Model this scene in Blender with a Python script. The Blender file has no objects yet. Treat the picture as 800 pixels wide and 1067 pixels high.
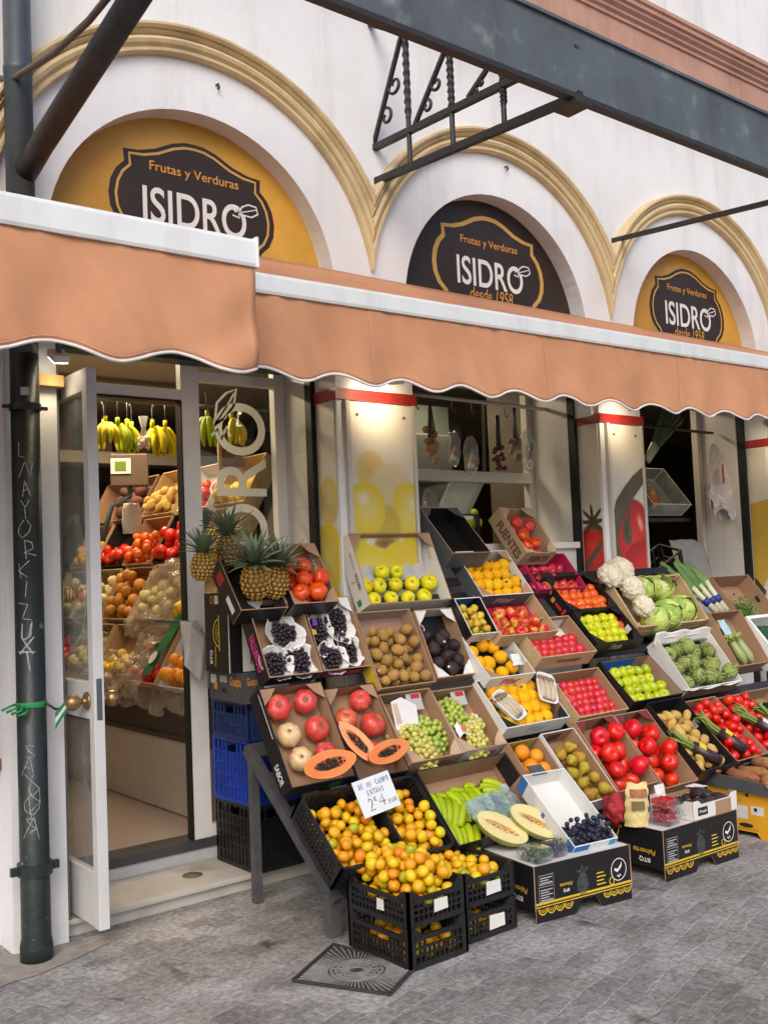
import bpy, bmesh, math, random
from mathutils import Vector, Matrix, noise
R = math.radians
PI = math.pi
sc = bpy.context.scene
V = Vector
# ---------------------------------------------------------------- camera
cam_d = bpy.data.cameras.new('camera')
cam = bpy.data.objects.new('camera', cam_d)
sc.collection.objects.link(cam)
yaw, pitch, roll = 0.673918, 0.0580259, -0.0419012
fw = V((math.sin(yaw) * math.cos(pitch), math.cos(yaw) * math.cos(pitch), math.sin(pitch)))
r0 = V((math.cos(yaw), -math.sin(yaw), 0)); u0 = r0.cross(fw)
rt = math.cos(roll) * r0 + math.sin(roll) * u0
up = -math.sin(roll) * r0 + math.cos(roll) * u0
cm = Matrix((rt, up, -fw)).transposed().to_4x4()
cm.translation = V((0, 0, 1.6))
cam.matrix_world = cm
cam_d.sensor_fit = 'HORIZONTAL'; cam_d.sensor_width = 36; cam_d.lens = 36 * 1050 / 800
cam_d.clip_start = 0.05; cam_d.clip_end = 500
sc.camera = cam
# ---------------------------------------------------------------- sky, sun, exposure
w = bpy.data.worlds.new('World'); sc.world = w; w.use_nodes = True
nt = w.node_tree; bg = nt.nodes['Background']
sky = nt.nodes.new('ShaderNodeTexSky'); sky.sky_type = 'NISHITA'; sky.sun_disc = False
SUN_EL, SUN_AZ = R(40), R(220)
sky.sun_elevation = SUN_EL; sky.sun_rotation = SUN_AZ
sky.air_density = 1.0; sky.dust_density = 3.0; sky.ozone_density = 0.5
nt.links.new(sky.outputs[0], bg.inputs[0]); bg.inputs[1].default_value = 0.14
sl = bpy.data.lights.new('sun', 'SUN'); sl.energy = 0.8; sl.angle = R(40); sl.color = (1, .97, .93)
so = bpy.data.objects.new('sun', sl); sc.collection.objects.link(so)
sd = V((math.sin(SUN_AZ) * math.cos(SUN_EL), math.cos(SUN_AZ) * math.cos(SUN_EL), math.sin(SUN_EL)))
so.rotation_euler = sd.to_track_quat('Z', 'Y').to_euler(); so.location = (-2, -6, 9)
vs = sc.view_settings; vs.view_transform = 'Standard'; vs.look = 'None'; vs.gamma = 1; vs.exposure = 0.55
vs.use_curve_mapping = False
sc.cycles.use_denoising = True
sc.cycles.max_bounces = 8; sc.cycles.transparent_max_bounces = 16
sc.cycles.caustics_reflective = False; sc.cycles.caustics_refractive = False
sc.cycles.sample_clamp_indirect = 6
rnd = random.Random(7)
# ---------------------------------------------------------------- materials
MATS = {}
def pm(name, col, rough=.6, var=.12, scale=6., bump=.0, bscale=80., spec=.4, orand=0., hrand=0., coat=0., metal=0., col2=None, thr=None, sss=0., emit=None, tone=None):
    """procedural Principled material: noise-mottled colour, optional second colour in patches, optional per-object variation"""
    if name in MATS: return MATS[name]
    if orand:                                  # ripe produce: fuller colour
        def vivid(c):
            g_ = sum(c) / 3; return tuple(min(.86, max(.004, (g_ + (x - g_) * 1.16) * 1.16)) for x in c)
        col = vivid(col); col2 = vivid(col2) if col2 else None; tone = [(p_, vivid(c)) for p_, c in tone] if tone else None
    m = bpy.data.materials.new(name); m.use_nodes = True; MATS[name] = m
    n = m.node_tree; N = n.nodes; L = n.links
    p = N['Principled BSDF']
    tc = N.new('ShaderNodeTexCoord')
    nz = N.new('ShaderNodeTexNoise'); nz.inputs['Scale'].default_value = scale; nz.inputs['Detail'].default_value = 5; nz.inputs['Roughness'].default_value = .6
    oi = N.new('ShaderNodeObjectInfo')
    vec = tc.outputs['Object']
    if orand or hrand:
        ad = N.new('ShaderNodeVectorMath'); ad.operation = 'ADD'
        sc_ = N.new('ShaderNodeVectorMath'); sc_.operation = 'SCALE'; sc_.inputs[0].default_value = (31, 17, 23); L.new(oi.outputs['Random'], sc_.inputs['Scale'])
        L.new(tc.outputs['Object'], ad.inputs[0]); L.new(sc_.outputs[0], ad.inputs[1]); vec = ad.outputs[0]
    L.new(vec, nz.inputs['Vector'])
    cr = N.new('ShaderNodeValToRGB')
    a = [max(0, c * (1 - var)) for c in col]; b = [min(1, c * (1 + var)) for c in col]
    cr.color_ramp.elements[0].position = .3; cr.color_ramp.elements[1].position = .7
    cr.color_ramp.elements[0].color = (*a, 1); cr.color_ramp.elements[1].color = (*b, 1)
    L.new(nz.outputs['Fac'], cr.inputs[0]); out = cr.outputs[0]
    if col2 is not None:
        n2 = N.new('ShaderNodeTexNoise'); n2.inputs['Scale'].default_value = (thr or (1.5, .5, .62))[0]; n2.inputs['Detail'].default_value = 4
        L.new(vec, n2.inputs['Vector'])
        r2 = N.new('ShaderNodeValToRGB'); r2.color_ramp.elements[0].position = (thr or (1.5, .5, .62))[1]; r2.color_ramp.elements[1].position = (thr or (1.5, .5, .62))[2]
        L.new(n2.outputs['Fac'], r2.inputs[0])
        mx = N.new('ShaderNodeMix'); mx.data_type = 'RGBA'; L.new(r2.outputs[0], mx.inputs[0]); L.new(out, mx.inputs[6]); mx.inputs[7].default_value = (*col2, 1)
        out = mx.outputs[2]
    if tone:                                   # per-object pick between whole-object colours
        rp = N.new('ShaderNodeValToRGB'); rp.color_ramp.interpolation = 'CONSTANT'
        els = rp.color_ramp.elements
        for i, (pos, c) in enumerate(tone):
            e = els[i] if i < 2 else els.new(pos)
            e.position = pos; e.color = (*c, 1)
        L.new(oi.outputs['Random'], rp.inputs[0])
        mx = N.new('ShaderNodeMix'); mx.data_type = 'RGBA'; mx.blend_type = 'MIX'; mx.inputs[0].default_value = .75
        L.new(out, mx.inputs[6]); L.new(rp.outputs[0], mx.inputs[7]); out = mx.outputs[2]
    if orand or hrand:
        hs = N.new('ShaderNodeHueSaturation')
        mr = N.new('ShaderNodeMapRange'); mr.inputs[3].default_value = 1 - orand; mr.inputs[4].default_value = 1 + orand
        L.new(oi.outputs['Random'], mr.inputs[0]); L.new(mr.outputs[0], hs.inputs['Value'])
        if hrand:
            m1 = N.new('ShaderNodeMath'); m1.operation = 'FRACT'; m0 = N.new('ShaderNodeMath'); m0.operation = 'MULTIPLY'; m0.inputs[1].default_value = 7.31
            L.new(oi.outputs['Random'], m0.inputs[0]); L.new(m0.outputs[0], m1.inputs[0])
            m2 = N.new('ShaderNodeMapRange'); m2.inputs[3].default_value = .5 - hrand; m2.inputs[4].default_value = .5 + hrand
            L.new(m1.outputs[0], m2.inputs[0]); L.new(m2.outputs[0], hs.inputs['Hue'])
        L.new(out, hs.inputs['Color']); out = hs.outputs[0]
    if orand:                                  # fine mottling and uneven gloss on fruit and leaves
        n3 = N.new('ShaderNodeTexNoise'); n3.inputs['Scale'].default_value = 9; n3.inputs['Detail'].default_value = 8; n3.inputs['Roughness'].default_value = .75; L.new(vec, n3.inputs['Vector'])
        r3 = N.new('ShaderNodeValToRGB'); r3.color_ramp.elements[0].position = .34; r3.color_ramp.elements[0].color = (.80, .76, .70, 1); r3.color_ramp.elements[1].position = .62; r3.color_ramp.elements[1].color = (1.06, 1.05, 1.03, 1); L.new(n3.outputs['Fac'], r3.inputs[0])
        mm = N.new('ShaderNodeMix'); mm.data_type = 'RGBA'; mm.blend_type = 'MULTIPLY'; mm.inputs[0].default_value = .8; L.new(out, mm.inputs[6]); L.new(r3.outputs[0], mm.inputs[7]); out = mm.outputs[2]
        rr = N.new('ShaderNodeMapRange'); rr.inputs[1].default_value = .3; rr.inputs[2].default_value = .7; rr.inputs[3].default_value = min(1, rough + .22); rr.inputs[4].default_value = rough; L.new(n3.outputs['Fac'], rr.inputs[0]); L.new(rr.outputs[0], p.inputs['Roughness'])
    L.new(out, p.inputs['Base Color'])
    p.inputs['Roughness'].default_value = rough
    p.inputs['Specular IOR Level'].default_value = spec
    p.inputs['Metallic'].default_value = metal
    p.inputs['Coat Weight'].default_value = coat
    if sss:
        p.inputs['Subsurface Weight'].default_value = sss; p.inputs['Subsurface Radius'].default_value = (.01, .006, .003); p.inputs['Subsurface Scale'].default_value = 1
    if emit:
        p.inputs['Emission Color'].default_value = (*emit[0], 1); p.inputs['Emission Strength'].default_value = emit[1]
    if bump:
        nb = N.new('ShaderNodeTexNoise'); nb.inputs['Scale'].default_value = bscale; nb.inputs['Detail'].default_value = 6
        L.new(vec, nb.inputs['Vector'])
        bp = N.new('ShaderNodeBump'); bp.inputs['Strength'].default_value = bump; bp.inputs['Distance'].default_value = .01
        L.new(nb.outputs['Fac'], bp.inputs['Height']); L.new(bp.outputs[0], p.inputs['Normal'])
    return m
def clear(name, tint=(1, 1, 1), refl=.25, rough=.03, haze=0.0, hazecol=(.8, .8, .8), edge=.35):
    """thin clear sheet: transparent + fresnel gloss (+ a little cloudy diffuse)"""
    if name in MATS: return MATS[name]
    m = bpy.data.materials.new(name); m.use_nodes = True; MATS[name] = m
    N = m.node_tree.nodes; L = m.node_tree.links
    N.remove(N['Principled BSDF']); o = N['Material Output']
    tr = N.new('ShaderNodeBsdfTransparent'); tr.inputs[0].default_value = (*tint, 1)
    gl = N.new('ShaderNodeBsdfGlossy'); gl.inputs['Roughness'].default_value = rough
    lw = N.new('ShaderNodeLayerWeight'); lw.inputs[0].default_value = .5
    pw = N.new('ShaderNodeMath'); pw.operation = 'POWER'; pw.inputs[1].default_value = 5; L.new(lw.outputs['Facing'], pw.inputs[0])
    p1 = N.new('ShaderNodeMath'); p1.operation = 'MULTIPLY_ADD'; p1.inputs[1].default_value = .95; p1.inputs[2].default_value = .04; L.new(pw.outputs[0], p1.inputs[0])
    ml = N.new('ShaderNodeMath'); ml.operation = 'MULTIPLY'; ml.inputs[1].default_value = refl * 4
    L.new(p1.outputs[0], ml.inputs[0])
    cl = N.new('ShaderNodeMath'); cl.operation = 'MINIMUM'; cl.inputs[1].default_value = .9; L.new(ml.outputs[0], cl.inputs[0])
    mx = N.new('ShaderNodeMixShader'); L.new(cl.outputs[0], mx.inputs[0]); L.new(tr.outputs[0], mx.inputs[1]); L.new(gl.outputs[0], mx.inputs[2])
    last = mx.outputs[0]
    if haze:
        df = N.new('ShaderNodeBsdfDiffuse'); df.inputs[0].default_value = (*hazecol, 1)
        nz = N.new('ShaderNodeTexNoise'); nz.inputs['Scale'].default_value = 14; nz.inputs['Detail'].default_value = 4
        tc = N.new('ShaderNodeTexCoord'); L.new(tc.outputs['Object'], nz.inputs['Vector'])
        mu = N.new('ShaderNodeMath'); mu.operation = 'MULTIPLY'; mu.inputs[1].default_value = haze * 2; L.new(nz.outputs['Fac'], mu.inputs[0])
        m2 = N.new('ShaderNodeMixShader'); L.new(mu.outputs[0], m2.inputs[0]); L.new(last, m2.inputs[1]); L.new(df.outputs[0], m2.inputs[2]); last = m2.outputs[0]
    L.new(last, o.inputs[0])
    return m
def printm(name, c0, c1, ctr=(.42, .5, .62), spread=.75):
    """printed picture of one round fruit: colour runs from its middle to its rim"""
    m = pm(name, c1, .45, .1, 3, 0, 60, .4); N = m.node_tree.nodes; L = m.node_tree.links; p = N['Principled BSDF']
    if 'printed' in m: return m
    m['printed'] = 1; tc = N.new('ShaderNodeTexCoord'); d = N.new('ShaderNodeVectorMath'); d.operation = 'DISTANCE'; d.inputs[1].default_value = ctr; L.new(tc.outputs['Generated'], d.inputs[0])
    r = N.new('ShaderNodeValToRGB'); r.color_ramp.elements[0].position = .05; r.color_ramp.elements[0].color = (*c0, 1); r.color_ramp.elements[1].position = spread; r.color_ramp.elements[1].color = (*c1, 1); L.new(d.outputs['Value'], r.inputs[0]); L.new(r.outputs[0], p.inputs['Base Color'])
    return m
def photo_print(name, base, blobs, ax='xz'):
    """a printed photograph: soft-edged fruit shapes (cx, cz, a, b, turn, middle colour, rim colour, softness) over a base colour, in the panel's own coordinates"""
    m = pm(name, base, .38, .05, 3, .03, 60, .45); N = m.node_tree.nodes; L = m.node_tree.links; p = N['Principled BSDF']; out = p.inputs['Base Color'].links[0].from_socket
    tc = N.new('ShaderNodeTexCoord'); nz = N.new('ShaderNodeTexNoise'); nz.inputs['Scale'].default_value = 9; nz.inputs['Detail'].default_value = 3; L.new(tc.outputs['Object'], nz.inputs['Vector'])
    for cx, cz, a, b, rot, c0, c1, soft in blobs:
        mp = N.new('ShaderNodeMapping'); mp.vector_type = 'TEXTURE'
        if ax == 'xz': mp.inputs['Location'].default_value = (cx, 0, cz); mp.inputs['Rotation'].default_value = (0, -rot, 0); mp.inputs['Scale'].default_value = (a, 1e4, b)
        else: mp.inputs['Location'].default_value = (0, cx, cz); mp.inputs['Rotation'].default_value = (rot, 0, 0); mp.inputs['Scale'].default_value = (1e4, a, b)
        L.new(tc.outputs['Object'], mp.inputs[0]); ln = N.new('ShaderNodeVectorMath'); ln.operation = 'LENGTH'; L.new(mp.outputs[0], ln.inputs[0])
        wb = N.new('ShaderNodeMath'); wb.operation = 'MULTIPLY_ADD'; wb.inputs[1].default_value = .16; L.new(nz.outputs['Fac'], wb.inputs[0]); L.new(ln.outputs['Value'], wb.inputs[2])
        mk = N.new('ShaderNodeMapRange'); mk.interpolation_type = 'SMOOTHSTEP'; mk.inputs[1].default_value = 1.08 + soft; mk.inputs[2].default_value = 1.08 - soft; L.new(wb.outputs[0], mk.inputs[0])
        rp = N.new('ShaderNodeValToRGB'); rp.color_ramp.elements[0].position = .15; rp.color_ramp.elements[0].color = (*c0, 1); rp.color_ramp.elements[1].position = 1.0; rp.color_ramp.elements[1].color = (*c1, 1); L.new(wb.outputs[0], rp.inputs[0])
        mx = N.new('ShaderNodeMix'); mx.data_type = 'RGBA'; L.new(mk.outputs[0], mx.inputs[0]); L.new(out, mx.inputs[6]); L.new(rp.outputs[0], mx.inputs[7]); out = mx.outputs[2]
    L.new(out, p.inputs['Base Color']); return m
def glow(name, col, s):
    if name in MATS: return MATS[name]
    m = bpy.data.materials.new(name); m.use_nodes = True; MATS[name] = m
    N = m.node_tree.nodes; N.remove(N['Principled BSDF'])
    e = N.new('ShaderNodeEmission'); e.inputs[0].default_value = (*col, 1); e.inputs[1].default_value = s
    m.node_tree.links.new(e.outputs[0], N['Material Output'].inputs[0])
    return m
# ---------------------------------------------------------------- mesh building
class MB:
    def __init__(s): s.v, s.f, s.m, s.s = [], [], [], []
    def add(s, vs, fs, m=0, sm=False):
        n = len(s.v); s.v += [tuple(v) for v in vs]
        for f in fs: s.f.append([i + n for i in f]); s.m.append(m); s.s.append(sm)
        return s
    def bx(s, x0, x1, y0, y1, z0, z1, m=0, M=None):
        p = [V((x, y, z)) for z in (z0, z1) for y in (y0, y1) for x in (x0, x1)]
        if M: p = [M @ q for q in p]
        return s.add(p, [(0, 2, 3, 1), (4, 5, 7, 6), (0, 1, 5, 4), (2, 6, 7, 3), (0, 4, 6, 2), (1, 3, 7, 5)], m)
    def bar(s, a, b, wd, th, m=0, upv=(0, 0, 1)):
        a, b = V(a), V(b); d = (b - a).normalized(); u = V(upv)
        if abs(d.dot(u)) > .98: u = V((1, 0, 0))
        x = d.cross(u).normalized(); z = x.cross(d)
        p = [q + x * i * wd / 2 + z * j * th / 2 for q in (a, b) for j in (-1, 1) for i in (-1, 1)]
        return s.add(p, [(0, 1, 3, 2), (4, 6, 7, 5), (0, 4, 5, 1), (2, 3, 7, 6), (0, 2, 6, 4), (1, 5, 7, 3)], m)
    def tube(s, pts, r, seg=8, m=0, sm=True, cap=True, flat=1.):
        pts = [V(p) for p in pts]; n = len(pts); vs = []; prev = None
        for i, p in enumerate(pts):
            d = (pts[min(i + 1, n - 1)] - pts[max(i - 1, 0)]).normalized()
            if prev is None:
                u = d.orthogonal().normalized()
            else:
                u = (prev - d * prev.dot(d)); u = u.normalized() if u.length > 1e-6 else d.orthogonal().normalized()
            prev = u; w_ = d.cross(u); rr = r[i] if isinstance(r, (list, tuple)) else r
            for k in range(seg):
                a = 2 * PI * k / seg; vs.append(p + rr * (math.cos(a) * u + flat * math.sin(a) * w_))
        fs = [(i * seg + k, i * seg + (k + 1) % seg, (i + 1) * seg + (k + 1) % seg, (i + 1) * seg + k) for i in range(n - 1) for k in range(seg)]
        if cap: fs += [tuple(range(seg))[::-1], tuple((n - 1) * seg + k for k in range(seg))]
        return s.add(vs, fs, m, sm)
    def lathe(s, prof, seg=20, m=0, M=None, fn=None, sm=True, cap=True):
        vs = []; fs = []; n = len(prof)
        for r, z in prof:
            for k in range(seg):
                a = 2 * PI * k / seg; q = V((r * math.cos(a), r * math.sin(a), z))
                if fn: q = fn(q, a)
                vs.append(M @ q if M else q)
        for i in range(n - 1):
            for k in range(seg):
                fs.append((i * seg + k, i * seg + (k + 1) % seg, (i + 1) * seg + (k + 1) % seg, (i + 1) * seg + k))
        if cap: fs.append(tuple(range(seg))[::-1]); fs.append(tuple((n - 1) * seg + k for k in range(seg)))
        return s.add(vs, fs, m, sm)
    def ico(s, r=1, sub=3, fn=None, m=0, M=None, sm=True):
        b = bmesh.new(); bmesh.ops.create_icosphere(b, subdivisions=sub, radius=1)
        vs = []
        for v in b.verts:
            q = v.co.copy(); q = fn(q) if fn else q * (r if not isinstance(r, (tuple, list)) else 1)
            if isinstance(r, (tuple, list)) and not fn: q = V((q.x * r[0], q.y * r[1], q.z * r[2]))
            vs.append(M @ q if M else q)
        fs = [[v.index for v in f.verts] for f in b.faces]; b.free()
        return s.add(vs, fs, m, sm)
    def prism(s, poly, o, u, v, t, m=0, mb=None, me=None):
        """polygon on plane o+u*x+v*y, front cap facing u x v, thickness t behind it"""
        o, u, v = V(o), V(u), V(v); n = u.cross(v).normalized(); k = len(poly)
        ar = sum(poly[i][0] * poly[(i + 1) % k][1] - poly[(i + 1) % k][0] * poly[i][1] for i in range(k))
        if ar < 0: poly = poly[::-1]
        f = [o + u * x + v * y for x, y in poly]; b = [p - n * t for p in f]
        s.add(f + b, [tuple(range(k))], m)
        n0 = len(s.v) - 2 * k
        s.f.append([n0 + k + i for i in range(k)][::-1]); s.m.append(m if mb is None else mb); s.s.append(False)
        for i in range(k):
            j = (i + 1) % k
            s.f.append([n0 + j, n0 + i, n0 + k + i, n0 + k + j]); s.m.append(m if me is None else me); s.s.append(False)
        return s
    def flat(s, poly, o, u, v, m=0):
        o, u, v = V(o), V(u), V(v); return s.add([o + u * x + v * y for x, y in poly], [tuple(range(len(poly)))], m)
    def ribbon(s, pts, wd, o, u, v, m=0, closed=False):
        """stroke of constant width in a plane"""
        o, u, v = V(o), V(u), V(v); P = [V((p[0], p[1])) for p in pts]; n = len(P); q = []
        for i in range(n):
            a = P[(i - 1) % n] if (closed or i > 0) else P[i]; b = P[(i + 1) % n] if (closed or i < n - 1) else P[i]
            d = (b - a); d = d.normalized() if d.length > 1e-9 else V((1, 0)); nn = V((-d.y, d.x))
            q += [P[i] + nn * wd / 2, P[i] - nn * wd / 2]
        fs = [(2 * i, 2 * i + 1, (2 * i + 3) % (2 * n), (2 * i + 2) % (2 * n)) for i in range(n if closed else n - 1)]
        return s.add([o + u * p.x + v * p.y for p in q], fs, m)
    def grid(s, fn, nu, nv, m=0, sm=True):
        vs = [fn(i / nu, j / nv) for j in range(nv + 1) for i in range(nu + 1)]
        fs = [(j * (nu + 1) + i, j * (nu + 1) + i + 1, (j + 1) * (nu + 1) + i + 1, (j + 1) * (nu + 1) + i) for j in range(nv) for i in range(nu)]
        return s.add(vs, fs, m, sm)
    def mesh(s, name, mats):
        me = bpy.data.meshes.new(name); me.from_pydata(s.v, [], s.f)
        for m in (mats if isinstance(mats, (list, tuple)) else [mats]): me.materials.append(m)
        me.polygons.foreach_set('material_index', s.m); me.polygons.foreach_set('use_smooth', s.s); me.update()
        return me
    def build(s, name, mats, parent=None, M=None, bevel=0, solid=0):
        o = bpy.data.objects.new(name, s.mesh(name, mats)); sc.collection.objects.link(o)
        if parent: o.parent = parent
        if M is not None: o.matrix_basis = M
        if solid:
            d = o.modifiers.new('solid', 'SOLIDIFY'); d.thickness = solid; d.offset = 0
        if bevel:
            d = o.modifiers.new('bevel', 'BEVEL'); d.width = bevel; d.segments = 2; d.limit_method = 'ANGLE'
        return o
def tag(o, label, cat, group=None):
    o['label'] = label; o['category'] = cat
    if group: o['group'] = group
    return o
def thing(name, label, cat, loc=(0, 0, 0), rz=0, group=None, M=None):
    o = bpy.data.objects.new(name, None); sc.collection.objects.link(o); o.empty_display_size = .1
    if M is not None: o.matrix_basis = M
    else: o.location = loc; o.rotation_euler = (0, 0, rz)
    return tag(o, label, cat, group)
def kind(o, k): o['kind'] = k; return o
T = Matrix.Translation
def RX(a): return Matrix.Rotation(a, 4, 'X')
def RY(a): return Matrix.Rotation(a, 4, 'Y')
def RZ(a): return Matrix.Rotation(a, 4, 'Z')
def SC(x, y=None, z=None):
    return Matrix.Diagonal((x, x if y is None else y, x if z is None else z, 1))
def rrot(): return RZ(rnd.uniform(0, 2 * PI)) @ RX(rnd.uniform(0, 2 * PI)) @ RZ(rnd.uniform(0, 2 * PI))
# ---------------------------------------------------------------- lettering
_tx = {}
def text2d(t, bold=0., shear=0.):
    k = (t, bold, shear)
    if k not in _tx:
        c = bpy.data.curves.new('lettering', 'FONT'); c.body = t; c.offset = bold; c.shear = shear; c.resolution_u = 6
        o = bpy.data.objects.new('lettering', c); sc.collection.objects.link(o)
        dg = bpy.context.evaluated_depsgraph_get(); dg.update()
        me = bpy.data.meshes.new_from_object(o.evaluated_get(dg))
        vs = [v.co.copy() for v in me.vertices]; fs = [list(p.vertices) for p in me.polygons]
        bpy.data.objects.remove(o); bpy.data.curves.remove(c); bpy.data.meshes.remove(me)
        x0 = min(v.x for v in vs); x1 = max(v.x for v in vs); y0 = min(v.y for v in vs); y1 = max(v.y for v in vs)
        _tx[k] = ([((v.x - x0) / (x1 - x0), (v.y - y0) / (y1 - y0)) for v in vs], fs)
    return _tx[k]
def letter(mb, t, o, u, v, w, h, m=0, bold=0., shear=0.):
    o, u, v = V(o), V(u).normalized(), V(v).normalized(); vs, fs = text2d(t, bold, shear)
    return mb.add([o + u * x * w + v * y * h for x, y in vs], fs, m)
STROKES = {'A': [[(0, 0), (.45, 1), (.9, 0)], [(.2, .4), (.7, .4)]], 'C': [[(.9, .85), (.5, 1), (.1, .7), (.1, .3), (.45, 0), (.9, .15)]], 'D': [[(.1, 0), (.1, 1), (.6, .9), (.85, .5), (.6, .1), (.1, 0)]],
 'E': [[(.85, 1), (.15, .95), (.1, 0), (.85, .05)], [(.1, .5), (.7, .5)]], 'I': [[(.4, 0), (.45, 1)]], 'M': [[(0, 0), (.15, 1), (.5, .4), (.85, 1), (1, 0)]], 'O': [[(.5, 1), (.1, .7), (.1, .3), (.5, 0), (.9, .3), (.9, .7), (.5, 1)]],
 'P': [[(.1, 0), (.15, 1), (.7, .95), (.8, .7), (.6, .5), (.15, .45)]], 'R': [[(.1, 0), (.15, 1), (.7, .95), (.8, .7), (.6, .5), (.15, .45), (.85, 0)]], 'S': [[(.85, .9), (.4, 1), (.1, .75), (.5, .52), (.85, .3), (.5, 0), (.05, .12)]],
 'T': [[(0, 1), (.95, 1)], [(.5, 1), (.45, 0)]], 'U': [[(.1, 1), (.1, .25), (.45, 0), (.8, .25), (.85, 1)]], 'X': [[(.05, 0), (.85, 1)], [(.05, 1), (.9, 0)]], '2': [[(.1, .75), (.4, 1), (.8, .8), (.6, .45), (.05, 0), (.9, .05)]],
 'K': [[(.1, 0), (.1, 1)], [(.8, 1), (.12, .45), (.85, 0)]], '4': [[(.65, 0), (.7, 1), (.05, .35), (.95, .35)]], 'L': [[(.15, 1), (.1, 0), (.8, .05)]], 'N': [[(.05, 0), (.1, 1), (.8, 0), (.85, 1)]], 'Y': [[(.05, 1), (.45, .5), (.85, 1)], [(.45, .5), (.4, 0)]],
 'Z': [[(.05, 1), (.85, 1), (.05, 0), (.9, .05)]], ' ': []}
def hand(mb, t, o, u, v, w, h, sw, m=0, sd=1):
    o, u, v = V(o), V(u).normalized(), V(v).normalized(); n = len(t); cw = w / n; g = random.Random(sd)
    for i, c in enumerate(t):
        j = g.uniform(-.06, .06) * h
        for st in STROKES.get(c, []):
            mb.ribbon([(i * cw + x * cw * .78, y * h + j) for x, y in st], sw, o, u, v, m)
    return mb
# ================================================================ SETTING
WL = 4.55                                    # street face of the upper wall
AX, AZ, AS, AR, AO = 2.519, 3.19, 2.178, 1.10, .83   # arcade: first centre, springing, spacing, moulding radius, opening radius
wallm = pm('painted_plaster', (.72, .722, .745), .85, .05, 2.2, .25, 40, .2, col2=(.56, .555, .56), thr=(1.1, .52, .8))
def streaks(m, amt):
    N = m.node_tree.nodes; L = m.node_tree.links; p = N['Principled BSDF']; src = p.inputs['Base Color'].links[0].from_socket
    tc = N.new('ShaderNodeTexCoord'); mp = N.new('ShaderNodeMapping'); mp.inputs['Scale'].default_value = (4.5, 4.5, .55); L.new(tc.outputs['Object'], mp.inputs[0])
    nz = N.new('ShaderNodeTexNoise'); nz.inputs['Scale'].default_value = 1; nz.inputs['Detail'].default_value = 7; nz.inputs['Roughness'].default_value = .65; L.new(mp.outputs[0], nz.inputs['Vector'])
    r = N.new('ShaderNodeValToRGB'); r.color_ramp.elements[0].position = .50; r.color_ramp.elements[0].color = (1, 1, 1, 1); r.color_ramp.elements[1].position = .78; r.color_ramp.elements[1].color = (1 - amt, 1 - amt * 1.06, 1 - amt * 1.15, 1); L.new(nz.outputs['Fac'], r.inputs[0])
    mx = N.new('ShaderNodeMix'); mx.data_type = 'RGBA'; mx.blend_type = 'MULTIPLY'; mx.inputs[0].default_value = 1; L.new(src, mx.inputs[6]); L.new(r.outputs[0], mx.inputs[7]); L.new(mx.outputs[2], p.inputs['Base Color'])
streaks(wallm, .20)
ochre = pm('ochre_paint', (.60, .47, .275), .8, .10, 5, .3, 50, .2, col2=(.42, .32, .18), thr=(3, .55, .75))
streaks(ochre, .22)
pinkm = pm('terracotta_cornice_paint', (.44, .255, .20), .8, .12, 3, .3, 40, .2)
steel = pm('grey_steel_paint', (.085, .103, .12), .7, .25, 3, .15, 30, .4, col2=(.20, .23, .25), thr=(6, .58, .75))
streaks(steel, .25); streaks(pinkm, .3)
iron = pm('black_wrought_iron', (.018, .017, .017), .5, .3, 10, .3, 90, .5)
white_al = pm('white_lacquered_frame', (.76, .75, .73), .4, .06, 4, .05, 60, .4)
grey_al = pm('grey_beige_frame', (.50, .48, .44), .45, .08, 4, .05, 60, .4)
tilem = None
def tile_mat(name, col, sx, sz, rough=.25, grout=(.45, .43, .40), mort=.006):
    m = bpy.data.materials.new(name); m.use_nodes = True; N = m.node_tree.nodes; L = m.node_tree.links; p = N['Principled BSDF']
    tc = N.new('ShaderNodeTexCoord'); br = N.new('ShaderNodeTexBrick')
    sp = N.new('ShaderNodeSeparateXYZ'); cb = N.new('ShaderNodeCombineXYZ'); ad = N.new('ShaderNodeMath'); ad.operation = 'ADD'
    L.new(tc.outputs['Object'], sp.inputs[0]); L.new(sp.outputs[0], ad.inputs[0]); L.new(sp.outputs[1], ad.inputs[1])
    L.new(ad.outputs[0], cb.inputs[0]); L.new(sp.outputs[2], cb.inputs[1]); L.new(cb.outputs[0], br.inputs['Vector'])
    br.offset = 0; br.inputs['Scale'].default_value = 1; br.inputs['Brick Width'].default_value = sx; br.inputs['Row Height'].default_value = sz
    br.inputs['Mortar Size'].default_value = mort; br.inputs['Mortar Smooth'].default_value = .1
    br.inputs['Color1'].default_value = (*col, 1); br.inputs['Color2'].default_value = (*[c * .95 for c in col], 1); br.inputs['Mortar'].default_value = (*grout, 1)
    L.new(br.outputs['Color'], p.inputs['Base Color']); p.inputs['Roughness'].default_value = rough
    b = N.new('ShaderNodeBump'); b.inputs['Strength'].default_value = .3; b.inputs['Distance'].default_value = .004; b.invert = True
    L.new(br.outputs['Fac'], b.inputs['Height']); L.new(b.outputs[0], p.inputs['Normal'])
    return m
tilem = tile_mat('white_wall_tile', (.64, .63, .61), .20, .33, .3, (.54, .53, .51), .004)
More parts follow.
